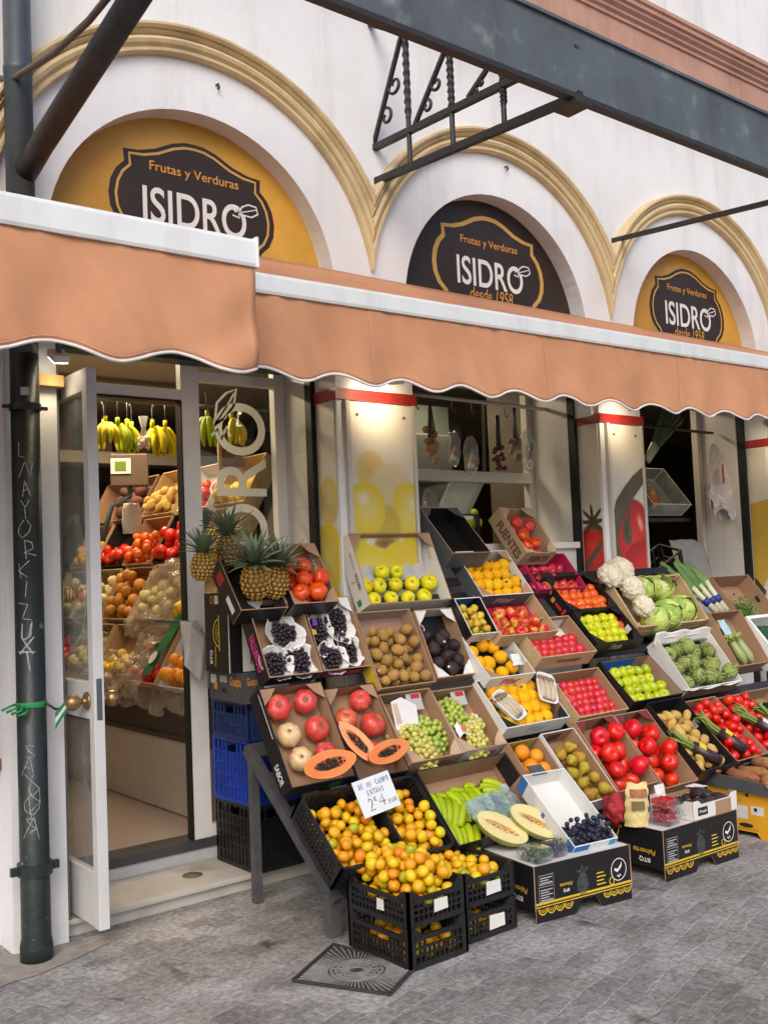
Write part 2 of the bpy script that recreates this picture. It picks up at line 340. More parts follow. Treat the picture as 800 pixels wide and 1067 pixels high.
# ---- pavement: old stone-grey setts
def sett_mat():
    m = bpy.data.materials.new('worn_grey_setts'); m.use_nodes = True; N = m.node_tree.nodes; L = m.node_tree.links; p = N['Principled BSDF']
    tc = N.new('ShaderNodeTexCoord'); mp = N.new('ShaderNodeMapping'); mp.inputs['Rotation'].default_value = (0, 0, R(-14)); L.new(tc.outputs['Object'], mp.inputs[0])
    nd = N.new('ShaderNodeTexNoise'); nd.inputs['Scale'].default_value = 5; nd.inputs['Detail'].default_value = 3; L.new(mp.outputs[0], nd.inputs['Vector'])
    su = N.new('ShaderNodeVectorMath'); su.operation = 'SUBTRACT'; su.inputs[1].default_value = (.5, .5, .5); L.new(nd.outputs['Color'], su.inputs[0])
    s2 = N.new('ShaderNodeVectorMath'); s2.operation = 'SCALE'; s2.inputs['Scale'].default_value = .05; L.new(su.outputs[0], s2.inputs[0])
    ad = N.new('ShaderNodeVectorMath'); ad.operation = 'ADD'; L.new(mp.outputs[0], ad.inputs[0]); L.new(s2.outputs[0], ad.inputs[1])
    br = N.new('ShaderNodeTexBrick'); L.new(ad.outputs[0], br.inputs['Vector']); br.inputs['Scale'].default_value = 1
    br.inputs['Brick Width'].default_value = .17; br.inputs['Row Height'].default_value = .095; br.inputs['Mortar Size'].default_value = .005; br.inputs['Mortar Smooth'].default_value = .8; br.inputs['Bias'].default_value = -.1
    br.inputs['Color1'].default_value = (.225, .222, .222, 1); br.inputs['Color2'].default_value = (.345, .34, .335, 1); br.inputs['Mortar'].default_value = (.35, .343, .332, 1)
    # fine speckle and big stains
    n1 = N.new('ShaderNodeTexNoise'); n1.inputs['Scale'].default_value = 38; n1.inputs['Detail'].default_value = 6; n1.inputs['Roughness'].default_value = .7; L.new(tc.outputs['Object'], n1.inputs['Vector'])
    r1 = N.new('ShaderNodeValToRGB'); r1.color_ramp.elements[0].position = .35; r1.color_ramp.elements[0].color = (.62, .62, .62, 1); r1.color_ramp.elements[1].position = .68; r1.color_ramp.elements[1].color = (1.5, 1.48, 1.45, 1); L.new(n1.outputs['Fac'], r1.inputs[0])
    m1 = N.new('ShaderNodeMix'); m1.data_type = 'RGBA'; m1.blend_type = 'MULTIPLY'; m1.inputs[0].default_value = 1; L.new(br.outputs['Color'], m1.inputs[6]); L.new(r1.outputs[0], m1.inputs[7])
    n2 = N.new('ShaderNodeTexNoise'); n2.inputs['Scale'].default_value = 1.7; n2.inputs['Detail'].default_value = 7; n2.inputs['Roughness'].default_value = .65; L.new(tc.outputs['Object'], n2.inputs['Vector'])
    r2 = N.new('ShaderNodeValToRGB'); r2.color_ramp.elements[0].position = .36; r2.color_ramp.elements[0].color = (.62, .60, .57, 1); r2.color_ramp.elements[1].position = .6; r2.color_ramp.elements[1].color = (1.08, 1.08, 1.1, 1); L.new(n2.outputs['Fac'], r2.inputs[0])
    m2 = N.new('ShaderNodeMix'); m2.data_type = 'RGBA'; m2.blend_type = 'MULTIPLY'; m2.inputs[0].default_value = 1; L.new(m1.outputs[2], m2.inputs[6]); L.new(r2.outputs[0], m2.inputs[7])
    # dark cracks / damp patches
    n3 = N.new('ShaderNodeTexNoise'); n3.inputs['Scale'].default_value = 3.3; n3.inputs['Detail'].default_value = 8; n3.inputs['Distortion'].default_value = .8; L.new(tc.outputs['Object'], n3.inputs['Vector'])
    r3 = N.new('ShaderNodeValToRGB'); r3.color_ramp.elements[0].position = .63; r3.color_ramp.elements[0].color = (1, 1, 1, 1); r3.color_ramp.elements[1].position = .72; r3.color_ramp.elements[1].color = (.4, .38, .36, 1); L.new(n3.outputs['Fac'], r3.inputs[0])
    m3 = N.new('ShaderNodeMix'); m3.data_type = 'RGBA'; m3.blend_type = 'MULTIPLY'; m3.inputs[0].default_value = 1; L.new(m2.outputs[2], m3.inputs[6]); L.new(r3.outputs[0], m3.inputs[7])
    L.new(m3.outputs[2], p.inputs['Base Color']); p.inputs['Roughness'].default_value = .8; p.inputs['Specular IOR Level'].default_value = .3
    b1 = N.new('ShaderNodeBump'); b1.invert = True; b1.inputs['Strength'].default_value = .4; b1.inputs['Distance'].default_value = .012; L.new(br.outputs['Fac'], b1.inputs['Height'])
    b2 = N.new('ShaderNodeBump'); b2.inputs['Strength'].default_value = .5; b2.inputs['Distance'].default_value = .01; L.new(n1.outputs['Fac'], b2.inputs['Height']); L.new(b1.outputs[0], b2.inputs['Normal'])
    L.new(b2.outputs[0], p.inputs['Normal'])
    return m
g = MB(); g.add([(-60, -60, 0), (80, -60, 0), (80, 4.9, 0), (-60, 4.9, 0)], [(0, 1, 2, 3)])
kind(g.build('pavement', sett_mat()), 'structure')
dirt = pm('gritty_dirt', (.30, .275, .25), .95, .25, 14, .6, 60, .1)
d = MB(); pts = []
for i in range(26):
    a = i / 25; pts.append((.6 + a * 1.25, 4.38 - .16 * math.sin(a * PI) + .03 * noise.noise(V((a * 9, 3, 1)))))
d.flat([(.4, 4.56), *pts, (1.66, 4.56)], (0, 0, .004), (1, 0, 0), (0, 1, 0))
kind(d.build('dirt_along_wall', dirt), 'structure')
# ---- building
bld = thing('market_building', 'white plastered market building with ochre arch mouldings and terracotta cornice', 'building')
wp = [(-3.2, 2.62), (-3.2, 9.5), (16, 9.5), (16, 2.62)]
for k in range(5, -3, -1):
    cx = AX + k * AS
    if cx + AO > 16 or cx - AO < -3.2: continue
    wp += [(cx + AO, 2.62)] + [(cx + AO * math.cos(R(a)), AZ + AO * math.sin(R(a))) for a in range(0, 181, 5)] + [(cx - AO, 2.62)]
MB().prism(wp, (0, WL, 0), (1, 0, 0), (0, 0, 1), .3).build('wall', wallm, bld)
prof = [(1.10, 0), (1.10, .03), (1.108, .044), (1.122, .046), (1.128, .03), (1.134, .03), (1.145, .05), (1.162, .058), (1.178, .05), (1.184, .038), (1.190, .052), (1.20, .066), (1.208, .054), (1.212, .07), (1.225, .082), (1.238, .082), (1.243, .07), (1.243, 0)]
for k in range(-1, 4):
    cx = AX + k * AS; h = AS / 2 - .001
    mb = MB(); nu = 48
    def arc(i, j, cx=cx):
        r, dpt = prof[round(j * (len(prof) - 1))]
        a0 = math.acos(min(1, h / r)); a = PI - a0 - i * (PI - 2 * a0)
        if k == 5: a = a
        wob = .0015 * noise.noise(V((cx + 3 * math.cos(a), 3 * math.sin(a), j)))
        return (cx + (r + wob) * math.cos(a), WL - .001 - dpt - wob, AZ + (r + wob) * math.sin(a))
    mb.grid(arc, nu, len(prof) - 1, 0, False)
    mb.build('arch_moulding', ochre, bld)
for k in (-2, -1, 3, 4, 5):
    cx = AX + k * AS
    MB().bx(cx - .9, cx + .9, WL + .2, WL + .22, 2.7, AZ + .9).build('arch_infill', ochre, bld)
MB().bx(8.2, 16, 4.62, 4.8, 0, 2.9).build('shutter', pm('far_grey_shutter', (.25, .25, .26), .6, .1), bld)
# cornice
cp = [(4.55, 5.15), (4.38, 5.15), (4.38, 5.50), (4.365, 5.505), (4.365, 5.53), (4.345, 5.545), (4.345, 5.565), (4.32, 5.585), (4.32, 5.605), (4.30, 5.615), (4.30, 5.645), (4.285, 5.655), (4.285, 5.685), (4.40, 5.71), (4.85, 5.73), (4.85, 5.60)]
mb = MB(); n = len(cp)
mb.add([(x, y, z) for x in (-3.2, 16) for y, z in cp], [(i, i + 1, n + i + 1, n + i) for i in range(n - 1)], 0, False)
mb.build('cornice', pinkm, bld)
# ---- pillars between the bays
redm = pm('dark_red_band', (.30, .022, .02), .35, .1, 8, 0, 60, .5)
pilm = pm('cream_panel', (.60, .57, .50), .4, .05, 3, .03, 60, .4)
darkm = pm('black_recess_paint', (.012, .013, .014), .5, .2, 5, 0, 60, .3)
teal = pm('dark_green_lintel', (.02, .045, .05), .5, .3, 5, 0, 60, .4)
# dark headers over the openings, behind the awnings
MB().bx(1.71, 3.285, 4.86, 4.98, 2.78, 3.3).build('lintel', teal, bld)
MB().bx(3.85, 5.53, 4.9, 5.06, 2.9, 3.3).build('lintel', darkm, bld)
MB().bx(6.01, 7.68, 4.9, 5.06, 2.9, 3.3).build('lintel', darkm, bld)
lem_y = printm('printed_lemon_yellow', (.56, .47, .20), (.62, .54, .03), (.5, .5, 1.05), .85)
lem_p = printm('printed_lemon_pale', (.54, .44, .22), (.52, .40, .06), (.4, .5, .7), .8)
lem_o = printm('printed_lemon_orange', (.62, .36, .05), (.64, .46, .14))
lem_d = printm('printed_lemon_deep', (.54, .40, .10), (.46, .33, .03))
brn_p = pm('printed_brown', (.16, .09, .05), .45, .15, 3, 0, 60, .4)
tom_r = printm('printed_tomato_red', (.64, .06, .03), (.40, .012, .012), (.35, .5, .6), .8)
tom_s = pm('printed_stem_brown', (.10, .075, .045), .45, .2, 6, 0, 60, .4)
tom_k = pm('printed_calyx_dark', (.06, .05, .035), .45, .2, 6, 0, 60, .4)
ban_y = pm('printed_banana_yellow', (.52, .34, .05), .45, .1, 3, 0, 60, .4)
def ell(cx, cy, a, b, rot=0, n=32, pinch=0):
    q = []
    for i in range(n):
        t = 2 * PI * i / n; x = a * math.cos(t); y = b * math.sin(t)
        if pinch: y *= 1 + pinch * abs(math.sin(t)) ** 6
        q.append((cx + x * math.cos(rot) - y * math.sin(rot), cy + x * math.sin(rot) + y * math.cos(rot)))
    return q
def clip(poly, x0, x1, y0, y1):
    for ax, lim, sg in ((0, x0, 1), (0, x1, -1), (1, y0, 1), (1, y1, -1)):
        out = []
        for i in range(len(poly)):
            a, b = poly[i - 1], poly[i]; ia = (a[ax] - lim) * sg >= 0; ib = (b[ax] - lim) * sg >= 0
            if ia != ib:
                t = (lim - a[ax]) / (b[ax] - a[ax]); out.append((a[0] + t * (b[0] - a[0]), a[1] + t * (b[1] - a[1])))
            if ib: out.append(b)
        poly = out
    return poly
def pillar(x0, x1, art, side=None, bandz=2.565, pmat=None, smat=None):
    MB().bx(x0, x1, 4.5, 4.72, 0, 3.25).build('pillar', wallm, bld)
    MB().bx(x0 - .035, x0 - .004, 4.70, 4.76, 0, 3.2).build('post', darkm, bld)
    b = MB(); b.bx(x0 - .014, x1 + .014, 4.482, 4.5, bandz, bandz + .062); b.bx(x0 - .014, x0, 4.5, 4.735, bandz, bandz + .062); b.bx(x1, x1 + .014, 4.5, 4.72, bandz, bandz + .062)
    b.build('band', redm, bld)
    pn = MB().bx(x0 + .075, x1 - .03, 4.486, 4.498, .05, bandz - .012).build('poster_panel', pmat or pilm, bld, bevel=.002)
    tr = MB(); tr.bx(x0 + .045, x0 + .072, 4.470, 4.499, .05, bandz - .004); tr.bx(x1 - .027, x1 - .004, 4.478, 4.499, .05, bandz - .004); tr.build('trim_strip', grey_al, bld)
    sp = MB().bx(x0 - .006, x0 - .001, 4.52, 4.69, .05, bandz - .004).build('poster_panel', smat or pilm, bld)
    lay = 0
    for nm, m, poly in art:
        lay += 1; q = clip(poly, x0 + .077, x1 - .032, .1, bandz - .02)
        if len(q) > 2: MB().flat(q, (0, 4.4855 - lay * .0006, 0), (1, 0, 0), (0, 0, 1)).build(nm, m, pn)
    lay = 0
    for nm, m, poly in (side or []):
        lay += 1; q = clip(poly, 4.522, 4.688, .1, bandz - .02)
        if len(q) > 2: MB().flat(q, (x0 - .0065 - lay * .0006, 0, 0), (0, 1, 0), (0, 0, 1)).build(nm, m, sp)
    for sx in (x0 + .13, x1 - .09):
        MB().tube([(sx, 4.478, bandz - .08), (sx, 4.49, bandz - .08)], .008, 8).build('screw', steel, pn)
cream = (.60, .57, .50)
Y0, Y1, YP, YD = (.62, .54, .15), (.62, .48, .02), (.56, .48, .26), (.50, .38, .06)
lemon_print = photo_print('lemon_poster_print', cream, [
    (3.50, 2.17, .11, .115, .2, (.56, .40, .10), (.58, .48, .22), .12), (3.62, 2.03, .16, .20, -.5, YP, (.58, .50, .30), .12), (3.33, 1.98, .07, .13, 0, YD, (.56, .44, .16), .12), (3.78, 1.92, .13, .19, .25, Y0, Y1, .06),
    (3.60, 1.84, .10, .14, 0, YD, (.46, .34, .05), .2), (3.58, 1.755, .075, .03, .1, (.17, .09, .045), (.30, .19, .06), .2), (3.33, 1.76, .12, .13, 0, Y0, Y1, .07), (3.465, 1.955, .13, .155, .2, Y0, Y1, .05), (3.44, 2.01, .05, .045, 0, (.66, .61, .40), (.60, .53, .22), .4),
    (3.76, 1.66, .20, .11, -.1, (.62, .46, .05), Y1, .08), (3.46, 1.58, .2, .17, 0, Y0, Y1, .08), (3.8, 1.98, .04, .05, 0, (.66, .60, .38), (.60, .53, .22), .4)])
lemon_side = photo_print('lemon_side_print', cream, [(4.60, 2.0, .09, .14, 0, YP, (.56, .45, .14), .1), (4.62, 1.68, .13, .20, 0, Y0, Y1, .07), (4.58, 1.3, .14, .22, 0, Y0, Y1, .07)], 'yz')
pillar(3.286, 3.847, [], None, 2.565, lemon_print, lemon_side)
sx = 5.544
TR0, TR1, TK = (.62, .035, .02), (.36, .010, .010), (.05, .04, .028)
hl = (.70, .35, .28)
tomato_print = photo_print('tomato_poster_print', cream, [(5.66, 1.38, .18, .26, 0, TR0, TR1, .05), (5.84, 1.70, .22, .34, 0, TR0, TR1, .04), (5.92, 1.44, .26, .30, 0, TR0, TR1, .05), (5.92, 1.86, .035, .08, .3, hl, TR0, .5), (5.86, 1.52, .05, .03, 0, hl, TR0, .5),
    (5.77, 1.80, .052, .095, .1, TK, (.09, .075, .045), .12), (5.80, 1.79, .016, .035, 0, (.16, .13, .08), (.08, .07, .04), .4)])
tomato_side = photo_print('tomato_side_print', (.56, .53, .48), [(4.60, 1.66, .13, .22, 0, TR0, TR1, .05), (4.60, 1.30, .12, .2, 0, TR0, TR1, .05), (4.60, 1.87, .05, .055, .2, TK, (.10, .085, .05), .2)] + [(4.60 + .055 * math.sin(a_), 1.875 + .065 * math.cos(a_), .014, .065, -a_, TK, TK, .35) for a_ in (-2.2, -1.45, -.75, .1, .8, 1.5, 2.3)], 'yz')
stem_ = [(5.60, 1.55), (5.60, 1.75), (5.61, 1.90), (5.66, 2.02), (5.76, 2.12), (5.86, 2.20), (6.0, 2.28), (6.0, 2.17), (5.90, 2.08), (5.80, 1.99), (5.71, 1.88), (5.66, 1.74), (5.64, 1.55)]
tom_s = pm('printed_stem_brown', (.11, .085, .05), .4, .45, 12, 0, 60, .4)
pillar(sx, 6.005, [('printed_stem', tom_s, [(5.71, 2.03), (5.735, 2.05), (5.765, 1.84), (5.74, 1.82)]), ('printed_stem', tom_s, [(5.80, 2.10), (5.825, 2.12), (5.80, 1.84), (5.775, 1.84)]), ('printed_stem', tom_s, [(5.63, 1.72), (5.66, 1.74), (5.75, 1.45), (5.72, 1.43)]), ('printed_stem', tom_s, stem_)], [('printed_stem', tom_s, [(4.70, 1.57), (4.52, 1.77), (4.52, 1.71), (4.70, 1.51)])], 2.57, tomato_print, tomato_side)
bx_ = 7.69
pillar(bx_, 8.2, [('printed_banana', ban_y, [(7.70, 2.0), (7.86, 1.98), (7.95, 1.8), (7.96, 1.5), (7.85, 1.2), (7.7, 1.0)])], [('printed_banana', ban_y, [(4.52, 2.06), (4.69, 2.03), (4.69, 1.2), (4.64, 1.28), (4.55, 1.45), (4.52, 1.55)]), ('printed_banana_tip', tom_k, [(4.69, 1.42), (4.69, 1.3), (4.62, 1.2), (4.59, 1.3)])], 2.5)
# first pillar beside the pipe and the neighbour's bay
MB().bx(1.60, 1.71, 4.52, 4.80, 0, 3.25).build('jamb', wallm, bld)
MB().bx(1.475, 1.60, 4.545, 4.80, 0, 3.25).build('pillar', wallm, bld)
MB().bx(1.712, 1.735, 4.56, 4.80, .08, 2.62).build('door_post', pm('rubber_grey', (.16, .16, .16), .6), bld)
MB().bx(-3.2, 1.475, 4.72, 4.86, 0, .78).build('plinth', wallm, bld)
MB().bx(-3.2, 1.475, 4.66, 4.86, .7805, .83).build('sill', pm('rusty_sill', (.20, .085, .06), .7, .3), bld)
shut = pm('lilac_grey_shutter', (.17, .155, .185), .6, .12, 4, .1, 30, .3)
sh = MB().bx(-3.2, 1.475, 4.76, 4.84, .8305, 3.3).build('shutter', shut, bld)
chalk = pm('scratched_white_marks', (.34, .35, .35), .8, .5, 60)
hb = MB(); 
for i, c in enumerate('KUNKY'): hand(hb, c, (1.40, 4.757, 2.05 - i * .12), (1, 0, 0), (0, 0, 1), .13, .10, .006, 0, i)
hb.build('graffiti', chalk, sh)
# tiled reveals
MB().bx(3.262, 3.285, 4.765, 5.10, .2, 2.9).build('tiled_reveal', tilem, bld)
MB().bx(5.515, 5.54, 4.765, 5.10, 1.0, 2.95).build('tiled_reveal', tilem, bld)
MB().bx(7.655, 7.685, 4.765, 5.10, .6, 2.95).build('tiled_reveal', tilem, bld)
# doorstep, riser, threshold
marble = pm('worn_marble', (.46, .44, .41), .5, .12, 5, .1, 30, .35, col2=(.30, .28, .25), thr=(4, .52, .7))
stp = MB(); stp.bx(1.715, 3.284, 4.585, 4.985, 0, .06, 0); 
stp.bx(1.70, 3.284, 4.555, 4.985, .0605, .085, 0)
stp.build('doorstep', marble, bld, bevel=.004)
MB().bx(1.736, 3.26, 4.986, 5.06, .0, .145).build('threshold_riser', pm('pale_grey_tile', (.47, .48, .50), .4, .06), bld)
MB().bx(1.736, 3.26, 4.975, 5.14, .1455, .193).build('threshold', pm('dark_stone_sill', (.06, .06, .065), .4, .2), bld)
MB().tube([(2.45, 4.76, .0853), (2.45, 4.76, .088)], .052, 20).build('drain_cap', pm('dull_brass', (.13, .11, .08), .5, .2, 20, .3), bld)
# kerb of the stand's bays: wall below the windows
MB().bx(3.848, 5.54, 4.74, 4.86, 0, 1.70).build('parapet', wallm, bld)
MB().bx(6.006, 7.69, 4.74, 4.86, 0, 1.28).build('parapet', wallm, bld)
MB().bx(3.848, 5.515, 4.70, 5.10, 1.7005, 1.745).build('sill', white_al, bld, bevel=.004)
MB().bx(6.006, 7.655, 4.70, 5.10, 1.2805, 1.32).build('sill', white_al, bld, bevel=.004)
# ---- shop front: glazed frame at y 5.0
fy0, fy1 = 4.985, 5.04
fr = MB(); fr.bx(2.585, 2.695, fy0, fy1, .194, 2.9); fr.bx(1.74, 2.585, fy0 + .005, fy1, 2.585, 2.645); fr.bx(1.74, 1.80, fy0, fy1, .194, 2.9); fr.bx(3.19, 3.262, fy0, fy1, .194, 2.9)
fr.bx(2.695, 3.19, fy0 + .005, fy1 - .005, .194, .26); fr.bx(2.695, 3.19, fy0 + .005, fy1 - .005, 2.70, 2.76); fr.bx(1.80, 2.585, fy0 + .005, fy1 - .005, 2.80, 2.86)
fr.build('shopfront_frame', white_al, bld, bevel=.003)
ga = MB(); ga.bx(2.578, 2.5849, fy0 - .004, fy1 + .004, .194, 2.58); ga.bx(1.80, 2.578, fy0 - .003, fy1, 2.572, 2.5845); ga.build('door_gasket', darkm, bld)
glassm = clear('window_glass', (.93, .96, .95), .18, .02)
dirty = clear('scratched_glass', (.92, .94, .94), .28, .06, .10, (.62, .64, .64))
pane = MB().bx(2.695, 3.19, 5.010, 5.014, .26, 2.70).build('window_pane', glassm, bld)
MB().bx(1.80, 2.585, 5.010, 5.014, 2.645, 2.80).build('window_pane', glassm, bld)
lm = pm('frosted_vinyl', (.70, .71, .67), .5, .05)
lt = MB(); letter(lt, 'ISIDRO', (3.135, 5.0085, 1.36), (0, 0, 1), (-1, 0, 0), 1.24, .335, 0, .006)
N_ = lm.node_tree.nodes; tl_ = N_.new('ShaderNodeBsdfTranslucent'); tl_.inputs[0].default_value = (.6, .6, .56, 1); mx_ = N_.new('ShaderNodeMixShader'); mx_.inputs[0].default_value = .3; lm.node_tree.links.new(N_['Principled BSDF'].outputs[0], mx_.inputs[1]); lm.node_tree.links.new(tl_.outputs[0], mx_.inputs[2]); lm.node_tree.links.new(mx_.outputs[0], N_['Material Output'].inputs[0])
lt.build('lettering', lm, pane)
lf = MB(); leaf = [(0, 0), (.07, .05), (.13, .12), (.15, .22), (.08, .19), (.02, .13), (0, 0)]
lf.ribbon(leaf, .014, (2.80, 5.0085, 2.46), (1, 0, 0), (0, 0, 1), 0, False); lf.ribbon([(0, 0), (.08, .11), (.14, .2)], .01, (2.80, 5.0085, 2.46), (1, 0, 0), (0, 0, 1))
lf.ribbon([(-.04, -.06), (.0, -.02), (.02, -.08), (.06, .0), (.08, -.06)], .016, (2.82, 5.0085, 2.46), (1, 0, 0), (0, 0, 1)); lf.build('leaf_emblem', lm, pane)
# ---- open door leaf, swung out at right angles to the wall
dl = MB(); hx = 1.775; y0, y1, z0, z1 = 4.27, 4.80, .10, 2.56
def dbar(ya, yb, za, zb, t=.022): dl.bx(hx - t, hx + t, ya, yb, za, zb)
dbar(y0, y0 + .055, z0, z1, .024); dbar(y1 - .055, y1, z0, z1, .024); dbar(y0 + .055, y1 - .055, z1 - .10, z1); dbar(y0 + .055, y1 - .055, 1.0, 1.16); dbar(y0 + .055, y1 - .055, z0, z0 + .235, .018)
dr = dl.build('door', pm('shade_greyed_door_paint', (.58, .58, .58), .45, .08, 4, .06, 60, .4), bld, bevel=.003)  # white frame paint darkened to grey: the leaf's shaded face put into its colour
MB().bx(hx - .003, hx + .003, y0 + .055, y1 - .055, 1.16, z1 - .10).build('door_pane', dirty, dr)
MB().bx(hx - .003, hx + .003, y0 + .055, y1 - .055, z0 + .235, 1.0).build('door_pane', dirty, dr)
scr = MB(); g = random.Random(5)
for i in range(9):
    cy, cz, rr = g.uniform(4.40, 4.70), g.uniform(.42, .92), g.uniform(.02, .05)
    scr.ribbon([(cy + rr * math.cos(t * .6 + i), cz + 1.4 * rr * math.sin(t * .6 + i * 2)) for t in range(10)], .003, (hx - .0042, 0, 0), (0, 1, 0), (0, 0, 1))
scr.build('scratch_marks', chalk, dr)
emb = MB(); o_ = (hx - .0042, 0, 0)
emb.flat([(4.37, 1.35), (4.55, 1.28), (4.68, 1.36), (4.72, 1.55), (4.70, 1.80), (4.62, 1.90), (4.45, 1.92), (4.36, 1.75)], o_, (0, 1, 0), (0, 0, 1)); emb.build('window_decal', clear('vinyl_decal', (.8, .82, .8), .1, .3, .22, (.6, .66, .63)), dr)
rl = MB(); hand(rl, 'ISIDRO', (hx - .0052, 4.68, 1.52), (0, -1, 0), (0, 0, 1), .28, .06, .009, 0, 3); rl.build('lettering', pm('red_vinyl', (.5, .05, .05), .5), dr)
ol = MB(); ol.ribbon([(4.38, 1.5), (4.42, 1.38), (4.55, 1.31), (4.66, 1.38), (4.70, 1.52)], .012, (hx - .0052, 0, 0), (0, 1, 0), (0, 0, 1)); ol.build('window_decal', chalk, dr)
brass = pm('aged_brass', (.34, .22, .10), .35, .25, 20, .05, 60, .5, metal=.8)
for s in (-1, 1):
    MB().lathe([(.001, .024), (.040, .024), (.040, .030), (.034, .034), (.014, .036), (.013, .056), (.024, .062), (.034, .076), (.037, .092), (.033, .110), (.020, .122), (.001, .126)], 24, 0, T((hx, 4.345, 1.08)) @ RY(s * PI / 2)).build('door_knob', brass, dr)
MB().bx(hx - .012, hx + .012, y0 - .003, y0 + .0005, 1.0, 1.18).build('lock_plate', steel, dr)
# ---- windows of the two display bays
def bay_window(x0, x1, zs, zt, zr=None):
    m = MB(); y = 5.10; m.bx(x0, x0 + .06, y, y + .06, zs, zt); m.bx(x1 - .06, x1, y, y + .06, zs, zt); m.bx(x0 + .06, x1 - .06, y + .003, y + .06, zt - .06, zt)
    if zr: m.bx(x0 + .06, x1 - .06, y - .03, y + .06, zr, zr + .075)
    return m.build('window_frame', grey_al, bld, bevel=.003)
bay_window(3.85, 5.513, 1.747, 2.92, 2.19)
bay_window(6.008, 7.653, 1.322, 2.95)
MB().bx(3.91, 5.45, 5.128, 5.131, 2.27, 2.86).build('window_pane', clear('dull_window_glass', (.90, .93, .92), .05, .15), bld)
# ---- interior shell
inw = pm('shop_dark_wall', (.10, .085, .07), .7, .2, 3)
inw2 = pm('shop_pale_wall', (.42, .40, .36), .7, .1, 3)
floorm = tile_mat('beige_floor_tile', (.42, .35, .30), .40, .40, .35, (.30, .26, .22), .004)
fl = MB(); fl.add([(1.74, 5.06, .191), (12, 5.06, .191), (12, 9, .191), (1.74, 9, .191)], [(0, 1, 2, 3)]); kind(fl.build('floor', tile_mat('beige_floor_tiles', (.40, .32, .27), .40, 100, .35, (.30, .26, .22), .004)), 'structure')
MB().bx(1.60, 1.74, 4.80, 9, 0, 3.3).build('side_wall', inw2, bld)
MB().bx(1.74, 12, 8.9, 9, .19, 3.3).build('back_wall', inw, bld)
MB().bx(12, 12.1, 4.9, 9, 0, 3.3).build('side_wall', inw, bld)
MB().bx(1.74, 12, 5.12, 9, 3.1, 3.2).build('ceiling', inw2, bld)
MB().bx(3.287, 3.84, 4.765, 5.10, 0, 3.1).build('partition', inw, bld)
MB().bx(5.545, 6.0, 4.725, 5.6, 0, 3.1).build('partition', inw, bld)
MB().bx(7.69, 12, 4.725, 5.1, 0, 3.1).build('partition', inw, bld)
# ---- steel canopy beam, its cornice-high brackets
bm = thing('canopy_beam', 'long grey steel canopy beam running in front of the facade', 'beam')
MB().bx(-4, 16, 3.0, 3.02, 3.80, 4.125).build('web', steel, bm)
MB().bx(-4, 16, 2.985, 3.035, 3.775, 3.7995).build('flange', iron, bm)  # lower flange coloured black to paint in the shadow line under the beam
MB().bx(-4, 16, 2.985, 3.04, 4.1255, 4.142).build('flange', steel, bm)
def scroll(c, r, turns, sgn, up0):
    return [(c[0], c[1] + sgn * (r * (1 - t * .75 / 12) * math.cos(up0 + turns * 2 * PI * t / 12 * 1.0)), c[2] + r * (1 - t * .75 / 12) * math.sin(up0 + turns * 2 * PI * t / 12)) for t in range(13)]
br = thing('iron_bracket', 'ornate wrought iron bracket with scrolls and twisted bars over the dark sign', 'bracket')
X = 3.68
MB().bar((X, 4.55, 4.11), (X, 3.0, 4.03), .035, .035).build('middle_bar', iron, br)
lb = MB(); lb.bar((X, 4.55, 3.905), (X, 2.99, 3.80), .035, .04); lb.build('lower_bar', iron, br)
MB().bar((X, 4.55, 4.87), (X, 3.04, 3.89), .03, .03).build('sloping_bar', iron, br)
MB().bx(X - .06, X + .06, 2.975, 3.12, 3.755, 3.7745).build('mounting_plate', iron, br)
for (ya, za, zb) in ((4.235, 4.655, 3.885), (3.875, 4.42, 3.86), (3.49, 4.15, 3.835)):
    tw = MB(); n = 60
    def twist(i, j, ya=ya, za=za, zb=zb):
        t = j; z = za + (zb - za) * t; k = 1 if t < .62 else 0
        a = 2 * PI * i + (t * 22 if k else .62 * 22); r = .015
        ca, sa = math.cos(a), math.sin(a); q = 1 / max(abs(math.cos(2 * PI * i)), abs(math.sin(2 * PI * i)))
        return (X + r * (q if k else 1) * ca, ya + r * (q if k else 1) * sa, z)
    tw.grid(twist, 8, n, 0, False); o = tw.build('twisted_bar', iron, br)
    kn = MB(); zc = zb + .085 if ya > 4 else zb + .10
    for a in range(6): kn.ico(.016, 1, None, 0, T((X + .024 * math.cos(a * PI / 3), ya + .02 * math.sin(a * PI / 3), zc)) @ SC(.021))
    kn.ico(.016, 1, None, 0, T((X, ya, zc + .02)) @ SC(.017)); kn.ico(.016, 1, None, 0, T((X, ya, zc - .02)) @ SC(.017)); kn.build('rosette', iron, o)
for (a, b) in (((4.27, 4.66), (4.56, 4.13)), ((3.90, 4.43), (4.18, 4.11)), ((3.585, 4.19), (3.745, 4.09))):
    st = MB().bar((X, a[0], a[1]), (X, b[0], b[1]), .022, .022).build('slanted_bar', iron, br)
    d = V((0, b[0] - a[0], b[1] - a[1])); L_ = d.length; d.normalize(); nrm = V((0, -d.z, d.y)) * (1 if d.y > 0 else -1)
    nrm = V((0, -abs(nrm.y), -abs(nrm.z)))
    s_ = min(1, L_ / .6)
    for q, sg in ((.42, 1), (.72, -1)):
        c = V((X, a[0], a[1])) + d * L_ * q + nrm * 0.055 * s_
        pts = [c + (nrm * math.cos(t) * -1 + d * sg * math.sin(t)) * .062 * s_ * (1 - t / 9.5) for t in [k * .42 for k in range(17)]]
        MB().tube(pts, .010, 6, flat=.8).build('scroll', iron, st)
for hx_, hz_ in ((2.62, 4.20), (4.78, 4.235), (2.0, 4.16)):
    MB().tube([(hx_, 4.552, hz_), (hx_, 4.53, hz_), (hx_, 4.52, hz_ - .018), (hx_, 4.53, hz_ - .03)], .006, 6).build('wall_hook', iron, bld)
